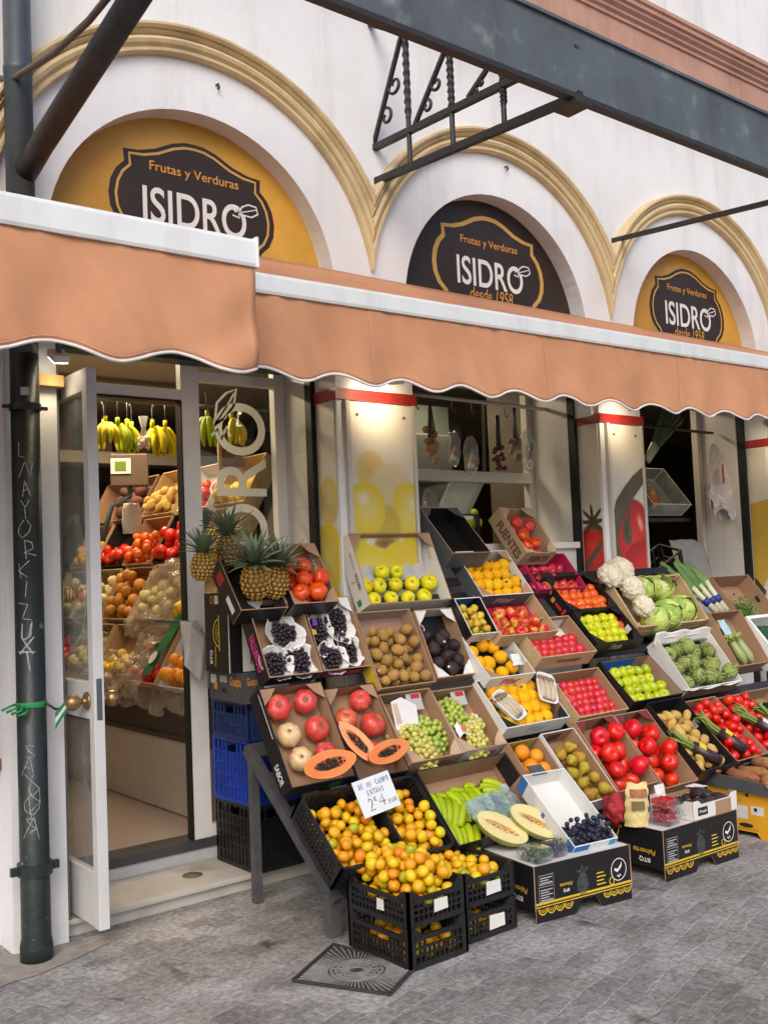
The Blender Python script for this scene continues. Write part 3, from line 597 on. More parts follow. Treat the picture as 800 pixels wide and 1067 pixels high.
b2 = thing('iron_tie_bar', 'thin black iron bar reaching out from the wall above the third arch', 'bar')
MB().bar((5.87, 4.55, 3.93), (5.87, 2.99, 3.795), .03, .03).build('rod', iron, b2)
MB().bx(5.81, 5.93, 2.975, 3.12, 3.755, 3.7745).build('mounting_plate', iron, b2)
b3 = thing('canopy_strut', 'thick black tubular strut rising from the drainpipe to the beam', 'strut')
MB().tube([(1.545, 4.39, 3.44), (1.55, 4.2, 3.50), (1.55, 3.0, 3.74)], .052, 18).build('tube', pm('scuffed_black_paint', (.02, .018, .017), .45, .4, 16, .3, 50, .5, col2=(.16, .15, .14), thr=(14, .68, .72)), b3)
MB().tube([(1.56, 4.45, 3.36), (1.545, 4.40, 3.44)], .03, 12).build('bracket_foot', iron, b3)
cb = MB().tube([(1.50, 4.56, 3.93), (1.50, 4.4, 3.86), (1.50, 3.9, 3.76), (1.50, 3.55, 3.73), (1.52, 3.2, 3.77), (1.52, 3.0, 3.82)], .014, 8).build('cable', pm('grey_cable', (.12, .105, .09), .6)); tag(cb, 'grey sagging cable above the drainpipe collar', 'cable')
# ---- drainpipe
dp = thing('drainpipe', 'tall dark green cast iron drainpipe covered in scratched graffiti', 'drainpipe', (1.532, 4.425, 0))
pg = pm('dark_green_pipe_paint', (.013, .021, .021), .42, .3, 6, .25, 30, .5, col2=(.10, .12, .12), thr=(18, .66, .70))
pg2 = pm('blue_grey_pipe_paint', (.045, .058, .07), .45, .25, 5, .15, 30, .5)
lo = MB(); lo.lathe([(.069, 0), (.069, .06), (.062, .10), (.062, 2.62)], 28); lo.build('lower_pipe', pg, dp)
MB().lathe([(.062, 2.621), (.062, 3.9), (.0645, 3.905), (.0645, 3.93), (.061, 3.935), (.061, 7)], 28).build('upper_pipe', pg2, dp)
for z, hgt, rr in ((.36, .05, .074), (2.37, .03, .068)):
    c = MB(); c.lathe([(.062, z), (rr, z), (rr, z + hgt), (.062, z + hgt)], 28, 0, None, None, False); c.bx(rr - .004, rr + .03, -.012, .012, z + .008, z + hgt - .008); c.bx(-rr - .03, -rr + .004, -.012, .012, z + .008, z + hgt - .008)
    c.build('collar', pg, dp)
def wrap_text(chars, z0, dz, sz, seed, rot=0, wd=.004, name='graffiti'):
    gm = MB(); g = random.Random(seed); rr = .0628
    for i, c in enumerate(chars):
        a0 = R(-118) + g.uniform(-.18, .18)
        for stt in STROKES.get(c, []):
            P = [((x - .45 + .25 * (y - .5) * math.sin(i * 2.1)) * sz + g.uniform(-.008, .008), z0 - i * dz + y * sz * 1.3 + g.uniform(-.009, .009)) for x, y in stt]
            D = []
            for a, b in zip(P, P[1:]):
                for t in range(5): D.append((a[0] + (b[0] - a[0]) * t / 5, a[1] + (b[1] - a[1]) * t / 5))
            D.append(P[-1])
            vs = []
            for k, (x, z) in enumerate(D):
                q = D[min(k + 1, len(D) - 1)]; p_ = D[max(k - 1, 0)]; dx, dz_ = q[0] - p_[0], q[1] - p_[1]; l = math.hypot(dx, dz_) or 1
                for s in (-1, 1):
                    xx = x - s * dz_ / l * wd / 2; zz = z + s * dx / l * wd / 2; a = a0 + xx / rr; vs.append((rr * math.cos(a), rr * math.sin(a), zz))
            gm.add(vs, [(2 * k, 2 * k + 1, 2 * k + 3, 2 * k + 2) for k in range(len(D) - 1)])
    gm.build(name, chalk, dp)
wrap_text('LNAYORKIZI', 2.16, .088, .052, 3, 0, .0032)
wrap_text('UXTH', 1.36, .062, .065, 8, 0, .006)
wrap_text('SAXMYS', .86, .062, .05, 9, 0, .0022)
wrap_text('OA', .62, .10, .07, 12, 0, .0025)
stk = MB(); 
stk.grid(lambda i, j: (.0635 * math.cos(R(-125) + i * .55), .0635 * math.sin(R(-125) + i * .55), 2.43 + j * .035), 6, 1); stk.build('sticker', pm('grey_paper_sticker', (.5, .5, .5), .7), dp)
# ---- green and white barrier tape between pipe and door knob
grn = pm('green_tape', (.02, .24, .08), .5); wht = pm('white_tape', (.7, .72, .7), .5)
tp = thing('barrier_tape', 'green and white plastic tape tied from the drainpipe to the door knob', 'tape')
MB().lathe([(.0645, 1.072), (.066, 1.078), (.0655, 1.092), (.0645, 1.098)], 24, 0, T((1.532, 4.425, 0))).build('loop', grn, tp)
for i in range(4):
    MB().tube([(1.50 - .02 * i, 4.358, 1.075 + .008 * i), (1.47 - .02 * i, 4.33, 1.06 + .012 * i), (1.44 - .02 * i, 4.35, 1.05 + .01 * i)], .006, 5, flat=.3).build('tape_end', grn, tp)
kt = MB(); kt.tube([(1.57, 4.36, 1.09), (1.61, 4.35, 1.06), (1.65, 4.35, 1.06)], .006, 6); kt.build('knot', iron, tp)
for k, m_ in ((0, grn), (1, wht), (2, grn)):
    zz = .012 * k
    s = MB(); s.add([(1.685, 4.345, 1.082 + zz + .0), (1.685, 4.345, 1.094 + zz), (1.64, 4.34, 1.045 + zz * 1.6), (1.64, 4.34, 1.026 + zz * 1.6), (1.60, 4.33, 1.0 + zz * 2), (1.60, 4.33, .975 + zz * 2)], [(0, 1, 2, 3), (3, 2, 4, 5)]); s.build('strip', m_, tp, solid=.001)
# ---- manhole grate in the pavement
gr = thing('drain_cover', 'square cast metal drain cover with radial ribs set in the pavement', 'drain cover')
cm_ = pm('cast_iron_worn', (.035, .035, .037), .55, .3, 20, .3, 60, .5)
c4 = [(2.19, 3.44), (2.385, 3.07), (2.62, 3.20), (2.53, 3.64)]
ctr = V((2.43, 3.34, 0))
MB().prism(c4, (0, 0, .007), (1, 0, 0), (0, 1, 0), .006).build('plate', cm_, gr)
rb = MB(); g = random.Random(2)
for i in range(64):
    a = 2 * PI * i / 64; dv = V((math.cos(a), math.sin(a), 0))
    best = 9
    for k in range(4):
        p, q = V((*c4[k], 0)), V((*c4[(k + 1) % 4], 0)); e = q - p; den = dv.x * e.y - dv.y * e.x
        if abs(den) > 1e-9:
            t = ((p.x - ctr.x) * e.y - (p.y - ctr.y) * e.x) / den
            if t > 0: best = min(best, t)
    rb.bar(ctr + dv * .115 + V((0, 0, .009)), ctr + dv * (best * .93) + V((0, 0, .009)), .005, .006)
for rr in (.105, .085, .06, .035): rb.lathe([(rr - .006, .0075), (rr - .006, .013), (rr + .004, .013), (rr + .004, .0075)], 28, 0, T((ctr.x, ctr.y, 0)), None, False, False)
for i in range(16):
    a = 2 * PI * i / 16; rb.bar(ctr + V((math.cos(a), math.sin(a), 0)) * .03 + V((0, 0, .010)), ctr + V((math.cos(a + .25), math.sin(a + .25), 0)) * .10 + V((0, 0, .010)), .006, .005)
rb.build('rib_pattern', pm('cast_iron_ribs', (.22, .215, .21), .5, .3, 20, .2, 60, .5), gr)
fr_ = MB(); 
for k in range(4): fr_.bar((*c4[k], .010), (*c4[(k + 1) % 4], .010), .012, .006)
fr_.build('rim', cm_, gr)
# ---- fascia signs in the arches
amber = pm('amber_printed_board', (.57, .30, .045), .45, .25, 1.6, 0, 60, .4, col2=(.42, .20, .03), thr=(1.2, .45, .7))
choc = pm('dark_brown_print', (.030, .018, .014), .45, .15, 8, 0, 60, .4)
gold = pm('gold_print', (.55, .32, .08), .45, .06)
orng = pm('orange_print', (.62, .27, .055), .45, .06)
whp = pm('white_print', (.72, .68, .66), .5, .05)
half = [(0, .350), (.06, .346), (.13, .325), (.23, .275), (.32, .248), (.405, .240), (.40, .175), (.445, .13), (.475, .07), (.488, 0), (.48, -.07), (.45, -.13), (.40, -.175), (.385, -.21), (.39, -.25), (.30, -.262), (.20, -.30), (.10, -.345), (0, -.36)]
outl = half + [(-x, y) for x, y in half[-2:0:-1]]
def sign(k, label, board, border, plate, line, lsc, desde):
    cx = AX + k * AS + (.025 if k < 2 else .06); t = thing('fascia_sign', label, 'sign', (0, 0, 0), 0, 'arched shop signs above the awnings')
    cxx = AX + k * AS; y = 4.675
    b = MB(); b.prism([(cxx + .87 * math.cos(R(a)), AZ + .87 * math.sin(R(a))) for a in range(0, 181, 5)] + [(cxx - .87, 2.9), (cxx + .87, 2.9)], (0, y, 0), (1, 0, 0), (0, 0, 1), .02)
    bo = b.build('board', board, t)
    O = (cx, y - .002, 3.555); U = (1, 0, 0); W_ = (0, 0, 1); s3 = 1.0 if k == 0 else 1.06 if k == 1 else 1.03
    e = MB(); e.flat([(x * s3, z * s3) for x, z in outl], O, U, W_); eo = e.build('emblem', border, t)
    if plate is not None: MB().flat([(x * s3 * .93, z * s3 * .92) for x, z in outl], (cx, y - .003, 3.555), U, W_).build('emblem_face', plate, t)
    l = MB(); l.ribbon([(x * s3 * lsc, z * s3 * lsc) for x, z in outl], .014 if plate is None else .03, (cx, y - .0038, 3.555), U, W_, 0, True)
    if line: l.build('emblem_outline', line, t)
    a = MB(); letter(a, 'Frutas y Verduras', (cx - .262, y - .005, 3.697), U, W_, .525, .066, 0, .008); a.build('lettering', orng, t)
    a = MB(); letter(a, 'ISIDRO', (cx - .305, y - .005, 3.435), U, W_, .61, .19, 0, .012); a.build('lettering', whp, t)
    v = MB(); lf0 = [(.0, 0), (.02, .035), (.06, .055), (.11, .05), (.12, .012), (.08, -.012), (.03, -.01), (0, 0)]
    v.flat(lf0, (cx + .26, y - .0056, 3.585), U, W_); v.build('leaf_emblem', choc, t)
    v = MB(); v.ribbon(lf0, .009, (cx + .26, y - .0062, 3.585), U, W_, 0, True); v.ribbon([(0, 0), (.05, .015), (.11, .035)], .006, (cx + .26, y - .0062, 3.585), U, W_)
    v.ribbon([(-.05, .03), (-.02, 0), (0, .02), (.0, -.03), (-.04, -.02)], .01, (cx + .26, y - .0062, 3.585), U, W_); v.build('leaf_emblem', whp, t)
    if desde:
        a = MB(); letter(a, 'desde 1958', (cx - .20, y - .005, 3.345), U, W_, .40, .085, 0, .0, .25); a.build('lettering', orng, t)
sign(0, 'amber arched sign with dark emblem, half covered by the nearest awning', amber, choc, None, gold, .92, False)
sign(1, 'dark brown arched sign with gold outlined emblem under the iron bracket', choc, gold, choc, None, .92, True)
sign(2, 'amber arched sign with dark emblem beneath the thin tie bar', amber, choc, None, gold, .92, True)
# ---- awnings
def fabric_mat(name, col):
    m = pm(name, col, .85, .06, 4, .15, 260, .15, col2=(col[0] * .86, col[1] * .82, col[2] * .78), thr=(1.8, .5, .85))
    N = m.node_tree.nodes; L = m.node_tree.links; p = N['Principled BSDF']; o = N['Material Output']
    tl = N.new('ShaderNodeBsdfTranslucent'); tl.inputs[0].default_value = (col[0] * .9, col[1] * .8, col[2] * .7, 1)
    mx = N.new('ShaderNodeMixShader'); mx.inputs[0].default_value = .22; L.new(p.outputs[0], mx.inputs[1]); L.new(tl.outputs[0], mx.inputs[2]); L.new(mx.outputs[0], o.inputs[0]); return m
canv = fabric_mat('salmon_canvas', (.68, .345, .195))
barm = pm('white_awning_bar', (.72, .74, .75), .4, .06, 3, .1, 90, .5, col2=(.58, .585, .58), thr=(3, .58, .8)); streaks(barm, .22)
pipg = pm('white_piping', (.72, .70, .68), .7)
def awning(label, x0, x1, yb, zb0, zb1, ym, zm, hb, vd, per, ph, amp, endvis, seed):
    t = thing('awning', label, 'awning', (0, 0, 0), 0, 'salmon awnings over the shop front')
    zt = lambda x: zb0 + (zb1 - zb0) * (x - x0) / (x1 - x0)
    f = MB(); f.grid(lambda i, j: (x0 + (x1 - x0) * i, ym + (yb + .03 - ym) * j, zm + (zt(x0 + (x1 - x0) * i) - .012 - zm) * j - .035 * math.sin(PI * j) + .004 * noise.noise(V((i * 14 + seed, j * 3, 0)))), 60, 8); f.build('fabric_top', canv, t, solid=.003)
    b = MB(); n = 10; prof_ = [(-.045, -hb), (-.05, -hb + .012), (-.05, -.022), (-.04, -.006), (-.025, 0), (.03, 0), (.045, -.02), (.045, -hb), (-.045, -hb)]
    b.add([(x, yb + dy, zt(x) + dz) for x in (x0, x1) for dy, dz in prof_], [(i, i + 1, len(prof_) + i + 1, len(prof_) + i) for i in range(len(prof_) - 1)] + [tuple(range(len(prof_) - 1))[::-1], tuple(range(len(prof_), 2 * len(prof_) - 1))])
    b.build('front_bar', barm, t)
    MB().bx(x1 - .001, x1 + .012, yb - .054, yb + .05, zt(x1) - hb - .004, zt(x1) + .004).build('end_cap', barm, t, bevel=.004)
    MB().bx(x0 - .012, x0 + .001, yb - .054, yb + .05, zt(x0) - hb - .004, zt(x0) + .004).build('end_cap', barm, t, bevel=.004)
    def edge(x):
        return zt(x) - hb - vd + amp * math.sin(2 * PI * (x - ph) / per) + amp * .25 * noise.noise(V((x * 2.2, seed, 0)))
    def val(i, j):
        x = x0 + (x1 - x0) * i; top = zt(x) - hb + .004; z = top + (edge(x) - top) * j
        wv = .012 * math.sin(2 * PI * (x - ph) / per + .6) * j + .018 * noise.noise(V((x * 4, z * 2.5, seed))) * (.3 + j) + .020 * math.exp(-abs(x - x1) * 5) * math.sin((x1 - x) * 16 + z * 22) * j + .010 * noise.noise(V((x * 14 + z * 9, z * 6, seed)))
        return (x, yb - .03 + wv - .015 * j, z)
    v = MB(); v.grid(val, int((x1 - x0) * 40), 14); v.build('valance', canv, t, solid=.003)
    MB().tube([val(i / 240, 1.0) for i in range(241)], .0065, 6).build('piping', pipg, t)
    for sx_ in [x0 + .62 + 1.2 * k for k in range(int((x1 - x0 - .3) / 1.2))]:
        q = MB(); q.grid(lambda i, j, sx_=sx_: (lambda p: (p[0], p[1] - .0045, p[2]))(val((sx_ - x0 + .010 * i) / (x1 - x0), j)), 1, 14); q.build('seam', pm('seam_canvas', (.60, .29, .16), .9, .1, 40), t)
    q = MB(); q.grid(lambda i, j: (lambda p: (p[0], p[1] - .0042, p[2] + .016))(val(i, 1 - .008 * j)), int((x1 - x0) * 60), 1); q.build('hem_stitching', pm('hem_thread', (.60, .34, .22), .9, .3, 200), t)
    for ax in (x0 + .25, x1 - .3):
        MB().bar((ax, ym, zm - .12), (ax + .1, (yb + ym) / 2, (zt(ax) + zm) / 2 - .12), .04, .03).bar((ax + .1, (yb + ym) / 2, (zt(ax) + zm) / 2 - .12), (ax, yb, zt(ax) - hb / 2), .035, .03).build('folding_arm', grey_al, t)
awning('wide salmon awning with a wavy hem over the fruit stand', 2.262, 8.4, 3.70, 2.915, 2.978, 4.545, 3.315, .095, .345, .387, 3.36, .024, True, 3)
awning('nearer salmon awning crossing in front of the drainpipe and doorway', -1.2, 2.085, 3.40, 2.92, 2.938, 4.34, 3.26, .118, .405, .47, 1.61, .028, True, 11)
# ================================================================ BOXES, CRATES, PRODUCE
kraft = pm('brown_cardboard', (.34, .21, .13), .85, .10, 6, .1, 120, .15)
kraft_l = pm('light_cardboard', (.44, .31, .20), .85, .10, 6, .1, 120, .15)
blackc = pm('black_printed_card', (.012, .011, .012), .4, .2, 6, .03, 120, .4)
whitec = pm('white_printed_card', (.66, .66, .64), .55, .05, 6, .03, 120, .3)
greyc = pm('grey_printed_card', (.075, .08, .09), .5, .15, 6, .03, 120, .35)
magc = pm('magenta_tray_liner', (.42, .02, .09), .5, .2, 8, .2, 60, .4)
bluec = pm('blue_tray_liner', (.02, .12, .45), .45, .2, 8, .2, 60, .4)
blkpl = pm('black_crate_plastic', (.012, .012, .013), .42, .25, 8, .08, 60, .45)
blupl = pm('bright_blue_crate_plastic', (.012, .045, .33), .4, .2, 8, .05, 60, .45)
navpl = pm('navy_crate_plastic', (.012, .03, .12), .45, .2, 8, .05, 60, .45)
woodm = pm('pale_crate_wood', (.50, .36, .20), .75, .15, 9, .2, 40, .2)
yelc = pm('yellow_printed_card', (.72, .36, .02), .5, .06, 6, .03, 120, .3)
paperw = pm('white_wrapping_paper', (.72, .71, .70), .7, .05, 10, .25, 40, .2)
foam = pm('white_foam', (.78, .78, .77), .7, .03)
brown_p = pm('brown_card_print', (.13, .055, .03), .6)
blk_p = pm('black_card_print', (.02, .02, .02), .6)
grey_p = pm('grey_card_print', (.42, .42, .42), .6)
yel_p = pm('yellow_card_print', (.60, .40, .03), .6)
pink_p = pm('pink_card_print', (.60, .05, .22), .6)
red_p = pm('red_card_print', (.45, .03, .03), .6)
green_p = pm('green_card_print', (.03, .25, .08), .6)
blue_p = pm('blue_card_print', (.03, .14, .42), .6)
class Fr:
    """frame of a box: x,y,z = far upper corner of its rim, w along the wall, L down the slope, h deep, tilt of its floor"""
    def __init__(s, x, y, z, w, L, h, tilt=0, yaw=0):
        s.w, s.L, s.h, s.tilt = w, L, h, R(tilt); rot = RZ(R(yaw)) @ RX(R(tilt))
        base = V((x, y, z)) - (rot @ V((0, L, h)))
        s.M = T(base) @ rot
def panel(fr, k, t):
    w, L, h = fr.w, fr.L, fr.h
    return {'L': (V((0, L, 0)), V((0, -1, 0)), L), 'R': (V((w, 0, 0)), V((0, 1, 0)), L), 'F': (V((t, 0, 0)), V((1, 0, 0)), w - 2 * t), 'B': (V((w - t, L, 0)), V((-1, 0, 0)), w - 2 * t)}[k]
UZ = V((0, 0, 1))
def cardbox(fr, label, out, inn=kraft, cat='box', name='cardboard_box', hs=1., he=1., cor=.05, flaps=True, prints=(), flapm=None, t=.006, liner=None, group=None, edge=None, fl=None):
    th = thing(name, label, cat, M=fr.M, group=group); w, L, h = fr.w, fr.L, fr.h
    ed = edge or kraft
    MB().bx(t, w - t, t, L - t, 0, .006).build('base', liner or inn, th)
    P = {}
    for k, hh, nm in (('L', hs, 'side_panel'), ('R', hs, 'side_panel'), ('F', he, 'end_panel'), ('B', he, 'end_panel')):
        o, u, ln = panel(fr, k, t); c = min(cor, ln * .2)
        poly = [(0, 0), (ln, 0), (ln, h), (ln - c, h), (ln - c - .025, h * hh), (c + .025, h * hh), (c, h), (0, h)] if hh < .99 else [(0, 0), (ln, 0), (ln, h), (0, h)]
        P[k] = MB().prism(poly, o, u, UZ, t, 0, 1, 2).build(nm, [out, inn, ed], th)
    if flaps:
        c = min(.085, w * .3); zf = h - .003
        for px, py, sx, sy in ((t, t, 1, 1), (w - t, t, -1, 1), (t, L - t, 1, -1), (w - t, L - t, -1, -1)):
            if fl and ((sy < 0) != (fl == 'B')): continue
            MB().add([(px, py, zf), (px + sx * c, py, zf), (px + sx * c * .55, py + sy * c * .55, zf - .004), (px, py + sy * c, zf)], [(0, 1, 2, 3)]).build('corner_flap', flapm or inn, th, solid=.003)
    for pr in prints:
        k, s, u0, u1, v0, v1, m = pr[:7]; bold = pr[7] if len(pr) > 7 else .02; shear = pr[8] if len(pr) > 8 else 0
        inner = k.islower(); o, u, ln = panel(fr, k.upper(), t); n = u.cross(UZ)
        if s is None:                                        # plain printed block or label
            q = MB().flat([(u0 * ln, v0 * h), (u1 * ln, v0 * h), (u1 * ln, v1 * h), (u0 * ln, v1 * h)], o + n * .0012, u, UZ) if not inner else MB().flat([(u0 * ln, v0 * h), (u1 * ln, v0 * h), (u1 * ln, v1 * h), (u0 * ln, v1 * h)], o + u * ln - n * (t + .0012), -u, UZ)
            q.build('printed_block', m, P[k.upper()])
        else:
            flip = u1 < u0
            if inner: oo, uu = o + u * ln - n * (t + .0015), -u
            else: oo, uu = o + n * .0015, u
            vv = UZ; a, b_ = u0 * ln, v0 * h; ww, hh = abs(u1 - u0) * ln, abs(v1 - v0) * h
            oo = oo + uu * a + vv * b_
            if flip: uu, vv = -uu, -vv                        # printed upside down
            q = MB(); letter(q, s, oo, uu, vv, ww, hh, 0, bold, shear); q.build('lettering', m, P[k.upper()])
    return th
def crate(M, w, L, h, label, m, name='plastic_crate', cat='crate', group=None, rows=3, slat=.028, hole=True, low=None, tags=(), tagm=None, solidlow=0.):
    """ventilated plastic crate: open lattice walls, rim, corner posts"""
    th = thing(name, label, cat, M=M, group=group); t = .012
    MB().bx(t, w - t, t, L - t, .004, .012).build('base', m, th)
    for k, (o, u, ln) in {'L': (V((0, L, 0)), V((0, -1, 0)), L), 'R': (V((w, 0, 0)), V((0, 1, 0)), L), 'F': (V((0, 0, 0)), V((1, 0, 0)), w), 'B': (V((w, L, 0)), V((-1, 0, 0)), w)}.items():
        n = u.cross(UZ); b = MB()
        def rect(u0, u1, v0, v1, d0=0., d1=t * .7): b.prism([(u0, v0), (u1, v0), (u1, v1), (u0, v1)], o - n * d0, u, UZ, d1)
        c = .032; top = h if not low or k not in low else h * .8
        rect(0, c, 0, h, 0, t); rect(ln - c, ln, 0, h, 0, t)
        rect(c, ln - c, 0, .022, -.003, t); rect(c, ln - c, top - .02, top, -.004, t)
        if low and k in low:
            b.prism([(c, top), (c + .04, top), (c, h)], o, u, UZ, t); b.prism([(ln - c, top), (ln - c, h), (ln - c - .04, top)], o, u, UZ, t)
        hh = hole and k in ('F', 'B', 'L', 'R'); z1 = top - .02; z0 = .022
        for r in range(1, rows):
            zr = z0 + (z1 - z0) * r / rows; rect(c, ln - c, zr - .004, zr + .004, -.002, t * .8)
        ns = max(3, round((ln - 2 * c) / slat))
        for i in range(1, ns):
            uu = c + (ln - 2 * c) * i / ns; zt_ = z1
            if hh and abs(uu - ln / 2) < .055: zt_ = z0 + (z1 - z0) * (rows - 1) / rows
            rect(uu - slat * .17, uu + slat * .17, z0, zt_)
        if solidlow: rect(c, ln - c, .022, .022 + (z1 - .022) * solidlow, .0065, t * .4)
        wo = b.build('side_wall', m, th)
        for kk, u0, u1, v0, v1 in tags:
            if kk == k: MB().flat([(u0 * ln, v0 * h), (u1 * ln, v0 * h + .003), (u1 * ln - .002, v1 * h), (u0 * ln + .002, v1 * h + .002)], o + n * .006, u, UZ).build('paper_label', tagm or whitec, wo)
    return th
# ---- produce prototypes (unit size), each with a few different meshes
PRO = {}
def proto(k, name, cat, makes): PRO[k] = (name, cat, makes)
def lump(q, s, a, sd): return q * (1 + a * noise.noise(q * s + V((sd * 3.1, sd * 1.7, sd))))
def ball(mat, sq=1., a=.03, sc_=1.6, sub=3, nv=3, el=(1, 1)):
    return [MB().ico(1, sub, lambda q, i=i: (lambda p: V((p.x * el[0], p.y * el[1], p.z * sq)))(lump(q, sc_, a, i + 1))).mesh('fruit', mat) for i in range(nv)]
def sticker(mat, sz=.28, lat=55, r=1.012, sq=1., az=40):
    mb = MB(); c = V((math.cos(R(az)) * math.cos(R(lat)), math.sin(R(az)) * math.cos(R(lat)), math.sin(R(lat)))); a = c.orthogonal().normalized(); b = c.cross(a)
    vs = [c * r] + [(c + (a * math.cos(t * PI / 5) + b * math.sin(t * PI / 5) * .8) * sz).normalized() * r for t in range(10)]
    return mb.add([V((v.x, v.y, v.z * sq)) for v in vs], [(0, i + 1, (i + 1) % 10 + 1) for i in range(10)], 0, True).mesh('sticker', mat)
def apple_mesh(mat, sq=.92):
    prof = [(.0, -.62), (.16, -.70), (.34, -.80), (.60, -.74), (.84, -.48), (.97, -.08), (1.0, .22), (.93, .52), (.74, .78), (.50, .90), (.30, .86), (.14, .72), (.03, .60)]
    return [MB().lathe([(max(r, .001), z * sq) for r, z in prof], 22, 0, None, lambda q, a, i=i: V((q.x, q.y, q.z)) * (1 + .04 * noise.noise(q * 1.4 + V((i * 5, 0, 0))) + .015 * math.cos(5 * a) * (q.z < -.3))).mesh('fruit', mat) for i in range(3)]
stalkm = pm('brown_stalk', (.12, .07, .03), .8)
stalk = MB().tube([(0, 0, .50), (.03, 0, .72), (.1, .02, .95)], .045, 5).mesh('stalk', stalkm)
stw = pm('white_fruit_sticker', (.72, .70, .66), .5); str_ = pm('dark_red_sticker', (.10, .012, .012), .5); stb = pm('blue_fruit_sticker', (.05, .08, .30), .5)
def F(meshes, *parts): return [(m, parts) for m in meshes]
proto('golden_apple', 'apple', 'apple', F(apple_mesh(pm('yellow_green_apple_skin', (.58, .52, .04), .32, .12, 2, 0, 60, .5, .10, .012, .15, col2=(.46, .48, .04), thr=(1.6, .5, .7))), ('stalk', stalk), ('sticker', sticker(stw, .2, 35, .99, .9, 200))))
proto('green_apple', 'apple', 'apple', F(apple_mesh(pm('green_apple_skin', (.34, .42, .04), .3, .15, 2, 0, 60, .5, .12, .012, .15, col2=(.46, .40, .06), thr=(1.6, .56, .75)))))
proto('lime_apple', 'apple', 'apple', F(apple_mesh(pm('pale_green_apple_skin', (.45, .48, .035), .3, .12, 2, 0, 60, .5, .1, .01, .15, col2=(.50, .30, .06), thr=(1.6, .6, .75))), ('sticker', sticker(pm('dark_fruit_sticker', (.03, .04, .03), .5), .22, 60, .93, .9, 20))))
proto('red_apple', 'apple', 'apple', F(apple_mesh(pm('striped_red_apple_skin', (.44, .04, .03), .3, .25, 2.2, 0, 60, .5, .15, .02, .2, col2=(.55, .34, .09), thr=(1.2, .5, .66))), ('stalk', stalk)))
proto('pink_apple', 'apple', 'apple', F(apple_mesh(pm('deep_pink_apple_skin', (.38, .02, .035), .3, .25, 2.2, 0, 60, .5, .15, .015, .2, col2=(.55, .12, .10), thr=(1.2, .5, .7)))))
proto('plum', 'tomato', 'tomato', F(ball(pm('pink_red_tomato_skin', (.46, .04, .05), .28, .14, 2, 0, 60, .5, .12, .008, .15, col2=(.46, .09, .06), thr=(1.2, .5, .75)), .95, .04, 1.3)))
tomm = pm('red_tomato_skin', (.50, .034, .014), .24, .12, 1.6, 0, 60, .5, .10, .006, .2, col2=(.52, .085, .02), thr=(1., .6, .8))
def tomato_mesh(mat, ribs=6, dp=.05, sq=.78, nv=3):
    prof = [(.001, -.95), (.3, -.96), (.62, -.82), (.88, -.45), (1, 0), (.95, .4), (.74, .74), (.45, .90), (.22, .84), (.06, .74)]
    return [MB().lathe([(r, z * sq) for r, z in prof], 26, 0, None, lambda q, a, i=i: V((q.x * (1 + dp * math.cos(ribs * a + i)), q.y * (1 + dp * math.cos(ribs * a + i)), q.z)) * (1 + .05 * noise.noise(q + V((i * 4, 2, 0))))).mesh('fruit', mat) for i in range(nv)]
calm = pm('corky_scar', (.20, .11, .05), .85, .3, 8)
grcal = pm('green_calyx', (.04, .10, .02), .7)
cal = MB()
for k in range(5): cal.add([(0, 0, .66), (.28 * math.cos(k * 1.257 - .25), .28 * math.sin(k * 1.257 - .25), .70), (.42 * math.cos(k * 1.257), .42 * math.sin(k * 1.257), .72), (.28 * math.cos(k * 1.257 + .25), .28 * math.sin(k * 1.257 + .25), .70)], [(0, 1, 2, 3)])
cal = cal.mesh('calyx', grcal)
scar = MB().ico(1, 2, lambda q: V((q.x * .22 * (1 + .5 * noise.noise(q * 2.3)), q.y * .22 * (1 + .5 * noise.noise(q * 2.3)), .66 + q.z * .06)))
for k in range(7):
    a = k * .9; scar.tube([(.12 * math.cos(a), .12 * math.sin(a), .70), (.34 * math.cos(a + .2), .34 * math.sin(a + .2), .755)], .022, 4)
scar = scar.mesh('scar', calm)
proto('tomato', 'tomato', 'tomato', F(tomato_mesh(tomm), ('calyx', cal)))
proto('bare_tomato', 'tomato', 'tomato', F(tomato_mesh(tomm, 5, .03, .85)))
proto('orange_tomato', 'tomato', 'tomato', F(tomato_mesh(pm('orange_red_tomato_skin', (.55, .065, .025), .25, .12, 1.6, 0, 60, .5, .08, .012, .2), 6, .06, .8)))
pinkt = pm('rose_tomato_skin', (.53, .085, .07), .3, .15, 1.3, 0, 60, .5, .08, .012, .2, col2=(.54, .22, .12), thr=(.9, .5, .75))
palet = pm('unripe_rose_tomato_skin', (.58, .46, .26), .3, .15, 1.3, 0, 60, .5, .06, .012, .2, col2=(.50, .14, .08), thr=(.9, .55, .8))
proto('rose_tomato', 'tomato', 'tomato', F(tomato_mesh(pinkt, 7, .045, .86), ('scar', scar)))
proto('pale_tomato', 'tomato', 'tomato', F(tomato_mesh(palet, 7, .045, .88), ('scar', scar)))
proto('plum_tomato', 'tomato', 'tomato', F(ball(tomm, 1.2, .05, 1.2)))
peel = pm('dimpled_citrus_peel', (.62, .26, .012), .38, .10, 2, .18, 22, .5, .08, .012, .1)
proto('orange', 'orange', 'orange', F(ball(peel, .95, .02, 1.2)))
